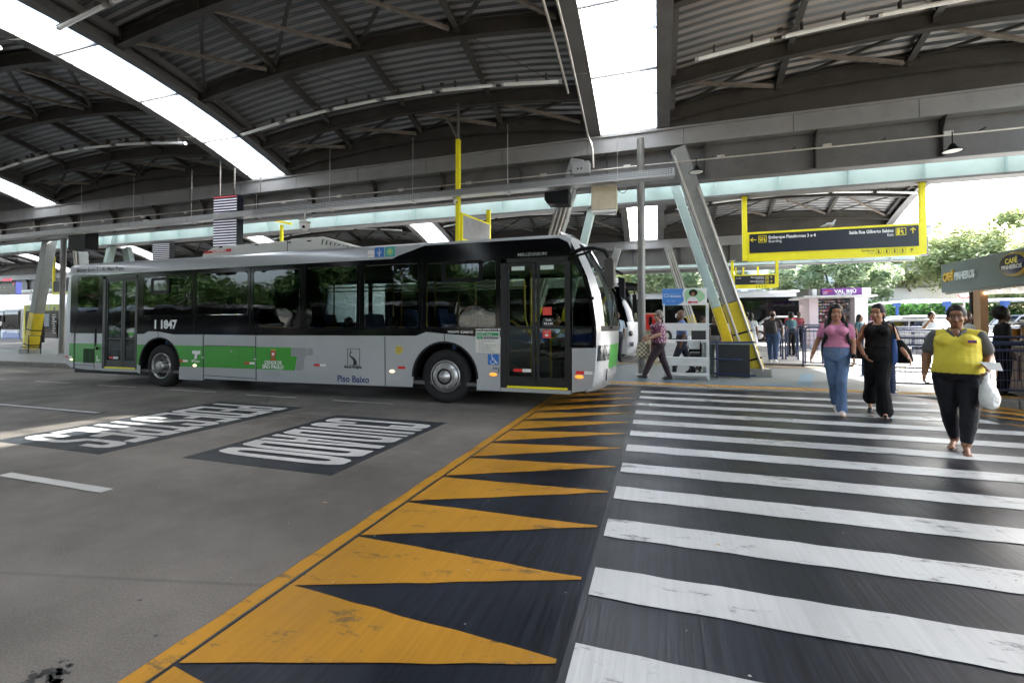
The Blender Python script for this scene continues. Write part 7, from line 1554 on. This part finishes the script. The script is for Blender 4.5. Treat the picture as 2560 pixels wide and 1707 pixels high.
for s_ in (-.82,.82):
    c = fp2(s_, 1.12, 0.12); q = MB(); q.sphere((c[0]-.0,c[1],c[2]),(.10,.22,.13),14,8); q.build('headlight', mat('lamp_dark',(.05,.05,.06),.1), t2)
    q = MB(); q.sphere((c[0]+.06,c[1]-.05,c[2]),(.05,.06,.06),10,6); q.sphere((c[0]+.05,c[1]+.1,c[2]),(.05,.06,.06),10,6); q.build('lamp_bowl', mat('bowl',(.3,.3,.32),.2,.8), t2)
    c = fp2(s_*.95, .72, .06); q = MB(); q.box(c[0]-.1,c[0]+.03,c[1]-.15,c[1]+.15,c[2]-.09,c[2]+.09); q.build('fog_lamp', mat('fog',(.35,.36,.38),.2,.5), t2, bevel=.03)
t3, _, _ = simple_bus(9.2, 31.0, 12, 3.3, 'black and white bus numbered 8 250 across the far platform', BWHITE, BLACK, facing=1, z0=.3)
q = MB(); q.box(-2.7,8.3,30.985,30.996,1.6,3.1); q.build('black_side', BLKGL, t3); text('8 250', 1.05, 30.975, 2.0, .32, DECW, t3, bold=.015, sx=.95)
for i in range(7): MB().box(-2.4+i*1.5,-1.2+i*1.5,30.972,30.982,2.45,2.95).build('window_pane', glass('bus_far_glass',(.5,.55,.55),.05,1.2), t3)
t4, _, _ = simple_bus(0,0,1,1,'tmp',BWHITE,BLACK) if False else (None,None,None)
for i,(xn_,lab_,bd_) in enumerate(((-59,'added outermost bus behind the camera at far left, shading the window reflections',SILV),(-44.5,'added bus behind the camera, second from the left end, shading the window reflections',BWHITE),(-30,'parked bus behind the camera, reflected in the rear windows',BWHITE),(-14,'parked silver bus behind the camera, reflected mid-bus',SILV),(2.5,'parked bus behind the camera, reflected in the front door',BWHITE),(20,'parked bus behind the camera at the far right',SILV))): simple_bus(xn_, -15.5-(i%2)*.6, 12, 3.25, lab_, bd_, BLACK, band=BGREEN if i%2 else BBLUE)  # two leftmost buses are unseen, added to darken the window band reflections
def front_bus(xc, y, z0, H, W_, lab, body, low, green=False):
    t = thing('bus', lab, 'bus', (xc,y+5,z0)); x0, x1 = xc-W_/2, xc+W_/2
    q = MB(); q.prism_z(rrect(x0,x1,y,y+9,.25,4), z0+.35, z0+H-.1); q.build('body', body, t, bevel=.08)
    MB().box(x0+.06,x1-.06,y-.03,y+.05,z0+1.25,z0+2.55).build('windscreen', glass('front_glass',(.10,.13,.13),.02,1.6), t, bevel=.05); MB().box(x0+.06,x1-.06,y-.035,y+.05,z0+1.22,z0+2.95).build('black_surround', BLKGL, t, bevel=.05)
    MB().box(x0+.3,x1-.3,y-.05,y-.036,z0+2.62,z0+2.88).build('destination_sign', mat('dest_lit',(.7,.7,.7),.5,var=0), t); MB().box(x0+.03,x1-.03,y-.045,y+.02,z0+.40,z0+.95).build('bumper', low, t, bevel=.05)
    for x in (x0+.35,x1-.35): MB().sphere((x,y-.05,z0+.95),(.2,.05,.11),12,8).build('headlight', mat('lamp_clear',(.7,.7,.7),.15), t)
    for x in (x0-.18,x1+.06): MB().box(x,x+.14,y-.25,y-.1,z0+1.9,z0+2.5).build('mirror', BLACK, t, bevel=.03)
    for x in (x0+.15,x1-.45): MB().tube((x,y+2.2,z0+.5),(x+.3,y+2.2,z0+.5),.5,20).build('wheel', RUB, t)
    for a,b_ in ((-.5,.0),(.5,.0)): MB().beam((xc+a*W_*.6,y-.055,z0+1.3),(xc+a*W_*.1,y-.055,z0+1.7),.03,.015).build('wiper', BLACK, t)
    return t
front_bus(-57.1, 26.0, -.1, 3.25, 2.6, 'white and blue bus facing us at the far left edge', BWHITE, BBLUE)
front_bus(-61.5, 27.0, -.1, 3.25, 2.6, 'white bus mostly out of frame at the far left edge', BWHITE, BWHITE)
front_bus(-51.4, 40.0, .3, 3.3, 2.6, 'pale bus parked deeper behind the blue one at the far left', BWHITE, BWHITE)
front_bus(7.0, 42.0, .75, 3.2, 2.4, 'grey-white bus front in the distance right of the yellow column', BWHITE, BWHITE); front_bus(4.3, 41.0, .75, 3.1, 2.3, 'darker bus front beside the other distant one, right of the yellow column', mat('veh_grey',(.3,.33,.35),.4), BLACK)
def car(x, y, z0, rz, lab, m, L_=4.3, H=1.46):
    t = thing('parked_car', lab, 'car', (x,y,z0)); t.rotation_euler = (0,0,rz); ORG[t.name] = Vector((0,0,0)); W_ = 1.72
    lo = [(-L_/2,.35),(-L_/2+.02,.78),(-L_/2+.25,.92),(-.95*L_/4,.98),(L_/5,.98),(L_/2-.35,.86),(L_/2-.05,.72),(L_/2,.35)]
    MB().prism_y(lo,-W_/2,W_/2).build('body', m, t, bevel=.07)
    cab = [(-L_/2+.35,.95),(-L_/2+.75,H-.05),(-L_/2+1.1,H),(.35,H),(.7,H-.06),(L_/5+.45,.95)]
    MB().prism_y(cab,-W_/2+.12,W_/2-.12).build('cabin', glass('car_glass',(.10,.12,.13),.02,1.5), t, bevel=.04); MB().prism_y([(-L_/2+.75,H-.04),(-L_/2+1.1,H+.01),(.35,H+.01),(.7,H-.05),(.7,H-.09),(-L_/2+.75,H-.09)],-W_/2+.10,W_/2-.10).build('roof', m, t, bevel=.03)
    for px in ((-L_/2+.35,-L_/2+.75),(L_/5+.45,.7)):
        for s_ in (-1,1): MB().beam((px[0],s_*(W_/2-.11),.95),(px[1],s_*(W_/2-.11),H-.03),.07,.04).build('pillar', m, t)
    for s_ in (-1,1): MB().beam((-.35,s_*(W_/2-.11),.95),(-.3,s_*(W_/2-.11),H-.03),.06,.03).build('pillar', m, t)
    for xw in (-L_/2+.8,L_/2-.85):
        for s_ in (-1,1): w_ = MB().lathe((xw,s_*(W_/2-.16)-(.0),.32),[(0,-.02),(.2,-.02),(.32,.0),(.32,.17),(.2,.19),(0,.19)] if s_>0 else [(0,-.03),(.2,-.03),(.32,-.02),(.32,.15),(0,.17)],20,'Y').build('wheel', RUB, t); MB().lathe((xw,s_*(W_/2+.035) ,.32),[(0,0),(.19,0),(.2,-.01*s_)],16,'Y').build('rim', RIMM, w_)
    for s_ in (-1,1): MB().sphere((L_/2-.1,s_*.6,.68),(.1,.18,.09),10,6).build('headlight', mat('lamp_clear',(.7,.7,.7),.15), t); MB().box(-L_/2-.01,-L_/2+.05,s_*.62-.12,s_*.62+.12,.62,.82).build('tail_light', RED, t)
    MB().box(L_/2-.02,L_/2+.015,-.45,.45,.42,.6).build('grille', BLACK, t)
    return t
car(12.6, 27.6, gz(27.6), radians(5), 'white car crossing behind the women in black and yellow', BWHITE)
car(10.9, 23.4, gz(23.4)-.1, radians(-68), 'white car facing the barrier, nose towards us', BWHITE)
car(18.5, 30.0, gz(30), radians(3), 'pale car further right near the blue awning', mat('veh_grey',(.3,.33,.35),.4))
car(6.9, 30.0, gz(30), radians(175), 'white car low behind the red shirts', BWHITE)
# blue-post awning shelter
t = thing('bus_shelter', 'long white curved awning on blue posts behind the cars', 'shelter', (13.2,30,gz(30))); z_ = 2.72
q = MB(); pts = [(11.6+i*.45, z_+.12*sin(pi*min(1,i/3.)/2)-.0) for i in range(16)]
q.prism_y([(x,z) for x,z in pts]+[(x,z-.10) for x,z in pts[::-1]], 29.2, 31.6); q.build('awning', mat('awning_white',(.72,.76,.82),.4), t)
for x in (12.4,14.6,17.0): MB().box(x-.12,x+.12,29.9,30.2,z_-.2,z_+.02).build('bracket', mat('post_blue',(.02,.08,.32),.4), t); MB().tube((x,30,gz(30)),(x,30,z_-.1),.07,10).build('post', MATS['post_blue'], t)
# round road sign
t = thing('road_sign', 'round white road sign with a red rim above the cars', 'sign', (12.75,25,gz(25))); MB().tube((12.75,25,gz(25)),(12.75,25,3.2),.035,10).build('pole', GALV, t)
MB().lathe((12.75,24.95,2.90),[(0,.0),(.27,.0),(.27,.012)],28,'Y').build('disc', WHITE, t); MB().lathe((12.75,24.94,2.90),[(.225,.0),(.27,.0),(.27,.01),(.225,.01)],28,'Y').build('rim', RED, t); MB().box(12.6,12.9,24.938,24.946,2.88,2.91).build('bar', BLACK, t)
# white building with grey shutters
t = thing('market_building', 'low white building with grey shutters and a dark arcade beyond the forecourt', 'building', (14,48,gz(48)))
WB = mat('wall_white', (.75,.76,.78), .7, 0, .05, .6); MB().box(5.5,24,46,56,3.45,6.4).build('upper_wall', WB, t); MB().box(5.5,24,48.5,48.8,gz(46)-.1,3.45).build('rear_wall', mat('arcade_dark',(.03,.028,.028),.7), t)
for i in range(5): MB().box(6.2+i*3.6,9.3+i*3.6,45.95,46.0,2.75,3.42).build('shutter', mat('shutter_grey',(.28,.29,.31),.5,0,.1,3,stretch=(1,1,9)), t); MB().box(9.35+i*3.6,9.75+i*3.6,45.9,46.3,gz(46)-.1,3.45).build('pillar', WB, t)
MB().box(5.5,24,45.8,46.0,2.55,2.74).build('canopy_lip', WB, t); MB().box(8.6,9.4,45.9,45.99,3.58,3.68).build('blue_lettering_board', BBLUE, t); MB().box(9.75,10.3,45.9,45.99,3.58,3.68).build('blue_lettering_board', BBLUE, t); MB().box(5.3,24.2,45.8,56.2,6.4,6.6).build('roof_edge', WB, t)
for i in range(10): MB().box(6+i*1.8,7.2+i*1.8,45.97,46.0,4.6,4.75).build('vent_slot', mat('shutter_grey',(.28,.29,.31),.5), t)
# far left white wall
t = thing('boundary_wall', 'bright white panelled wall behind the buses at the far left', 'wall', (-70,50,0)); 
for i in range(16):
    for k in range(3): MB().box(-112+i*5,-107.03+i*5,50,50.3,-.1+k*3.0,2.97+k*3.0-.1).build('wall_panel', WB, t)
t = thing('notice_board', 'small white and blue notice at the far left under the display', 'sign', (-45,24,2.4)); MB().box(-54.6,-53.4,26,26.1,3.7,4.4).build('board', WHITE, t); MB().box(-53.7,-53.4,25.98,26.0,3.7,4.3).build('blue_half', BLUE, t); MB().box(-54.1,-54.0,26.02,26.08,.1,3.7).build('post', GALV, t)
# red and white far hoarding behind the tote woman: none
# ---------------------------------------------------------------- trees
BARK = mat('bark', (.085,.06,.045), .9, 0, .3, 6, .3, 30)
def leafmat(n, c1_, c2_):
    m = bpy.data.materials.new(n); m.use_nodes = True; N = m.node_tree.nodes; L = m.node_tree.links; b = N['Principled BSDF']; b.inputs['Roughness'].default_value = .6
    oi = N.new('ShaderNodeNewGeometry'); r = N.new('ShaderNodeValToRGB'); r.color_ramp.elements[0].color = (*c1_,1); r.color_ramp.elements[1].color = (*c2_,1); L.new(oi.outputs['Random Per Island'], r.inputs[0]); L.new(r.outputs[0], b.inputs['Base Color'])
    tl = N.new('ShaderNodeBsdfTranslucent'); L.new(r.outputs[0], tl.inputs[0]); mx = N.new('ShaderNodeMixShader'); mx.inputs[0].default_value = .4; o = N['Material Output']; L.new(b.outputs[0], mx.inputs[1]); L.new(tl.outputs[0], mx.inputs[2]); L.new(mx.outputs[0], o.inputs[0]); return m
LF1 = leafmat('leaf_light', (.22,.28,.11), (.50,.54,.30)); LF2 = leafmat('leaf_mid', (.15,.23,.12), (.40,.48,.30)); LF3 = leafmat('leaf_hedge', (.03,.10,.02), (.08,.2,.04))
def tree_proto(seed, H=10., cr=5., leaves=26000, lm=LF1, lab='', clumps=46, ls=.15, trunkh=.3):
    rnd = random.Random(seed); t = thing('tree', lab, 'tree', (0,0,0), 'trees beyond the terminal')
    tr = MB(); th = H*trunkh; p = [Vector((0,0,-.3)), Vector((rnd.uniform(-.1,.1),.05,th*.5)), Vector((rnd.uniform(-.25,.25),0,th))]; tr.path(p, [.26,.2,.17], 10)
    cl = []
    for i in range(clumps):
        a = rnd.uniform(0,2*pi); rr = cr*math.sqrt(rnd.uniform(.03,1)); z = th + (H-th)*(.12+.80*rnd.random()*(1-.55*(rr/cr)**2)); cl.append((Vector((rr*cos(a), rr*sin(a), z)), rnd.uniform(.65,1.35)*cr*.22))
    for i in range(12):
        c, r_ = cl[i]; b0 = p[2]+Vector((0,0,-rnd.uniform(0,th*.25))); m_ = b0.lerp(c,.5)+Vector((rnd.uniform(-.3,.3),rnd.uniform(-.3,.3),.3)); tr.path([b0,m_,c],[.10,.06,.025],7)
    tr.build('trunk', BARK, t)
    vs = []; fs = []
    for i in range(leaves):
        c, r_ = cl[rnd.randrange(len(cl))]; d = Vector((rnd.gauss(0,1),rnd.gauss(0,1),rnd.gauss(0,.62))); d.normalize(); q = c + d*r_*(rnd.random()**.45); q.z = max(q.z, th*.75)
        n_ = Vector((rnd.gauss(0,.6),rnd.gauss(0,.6),1)).normalized(); u = n_.orthogonal().normalized(); u = Matrix.Rotation(rnd.uniform(0,6.28),3,n_) @ u; v = n_.cross(u); s_ = ls*rnd.uniform(.6,1.4)
        k = len(vs); vs += [q-u*s_, q-v*s_*.5, q+u*s_, q+v*s_*.5]; fs.append((k,k+1,k+2,k+3))
    me = bpy.data.meshes.new('crown'); me.from_pydata(vs, [], fs); me.materials.append(lm); o = bpy.data.objects.new('crown', me); link(o); setparent(o, t); return t
TA = tree_proto(1, 10.5, 5.6, 30000, LF1, 'broad pale green tree above the jewellery kiosk', ls=.16); TB = tree_proto(2, 9.5, 5.0, 26000, LF2, 'grey-green tree behind the second hanging sign', clumps=38, ls=.17)
def put(T, x, y, s, rz, lab):
    c = copy_tree(T, (x,y,gz(y)-.1), rz, lab); c.scale = (s,s,s); return c
TA.location = (20.5,47,1.1); TB.location = (12.5,40.5,.8); TB.scale = (.82,)*3
put(TA, 25.5, 42, .95, 1.0, 'broad pale tree right of the big yellow sign, behind the awning'); put(TB, 30, 40, 1.0, 2.0, 'tree over the café kiosk at the right'); put(TA, 34, 36, .9, 3.0, 'tree behind the café kiosk at the right edge')
put(TA, 15.8, 52, 1.05, 4.0, 'taller tree standing behind the kiosk trees'); put(TB, 3.2, 48, 1.0, .5, 'tree seen between the yellow column and the second sign'); put(TA, -2.5, 50, 1.05, 2.4, 'pale tree above the black and white bus'); put(TA, 22, 33.5, .62, 5.0, 'small tree whose branches show under the café band'); put(TB, 8, 56, 1.1, 1.4, 'tree far behind the white building'); put(TA, -9, 55, 1.1, .4, 'tree hidden behind the second bus')
LF4 = leafmat('leaf_dark', (.03,.07,.02), (.09,.16,.05)); TC = tree_proto(5, 9.5, 5.2, 16000, LF4, 'dark green tree behind the camera at the far left end', clumps=40, ls=.2); TC.location = (-92,-36,0)
for i,(x,y,s_) in enumerate(((-22,-20,1.0),(-10,-24,1.15),(2,-21,1.0),(13,-25,1.1),(-34,-23,1.1),(26,-22,1.0))): put(TC, x, y-3, s_, i*1.3, ['tree behind the camera, reflected in the rear bus windows','large tree behind the camera reflected mid-bus','tree behind the camera reflected in the front bus door','tree behind the camera to the right','tree behind the camera far left','tree behind the camera far right'][i])
for i in range(9): put(TC, -78+i*13.5, -33-3*(i%3), 1.15, i*2.1, ['far rear tree, leftmost of the reflected row','second tree of the reflected row','third tree of the reflected row','fourth tree of the reflected row','fifth tree of the reflected row','sixth tree of the reflected row','seventh tree of the reflected row','eighth tree of the reflected row','last tree of the reflected row at right'][i])
t = thing('boundary_wall', 'added concrete wall behind the camera, a dark backdrop for the window reflections', 'wall', (-25,-46,0)); MB().box(-110,60,-46.3,-46,-.2,3.2).build('wall_face', CONC, t)  # unseen wall added as a darker backdrop for the bus window reflections
# hedge strip
rnd = random.Random(9); vs = []; fs = []
for i in range(16000):
    q = Vector((rnd.uniform(13,40), rnd.uniform(36,37.2), gz(36)+rnd.uniform(.3,2.35))); n_ = Vector((rnd.gauss(0,1),rnd.gauss(0,1),.6)).normalized(); u = n_.orthogonal().normalized(); v = n_.cross(u); s_ = .12*rnd.uniform(.6,1.4); k = len(vs); vs += [q-u*s_,q-v*s_*.6,q+u*s_,q+v*s_*.6]; fs.append((k,k+1,k+2,k+3))
me = bpy.data.meshes.new('hedge'); me.from_pydata(vs, [], fs); me.materials.append(LF3); o = bpy.data.objects.new('hedge', me); link(o); tag(o, 'clipped green hedge behind the awning and cars', 'hedge', kind='stuff')
t = thing('hedge_wall', 'pale wall behind the hedge', 'wall', (26,37.5,gz(37))); MB().box(12,42,37.6,37.8,gz(37)-.2,gz(37)+1.7).build('wall_face', WB, t)
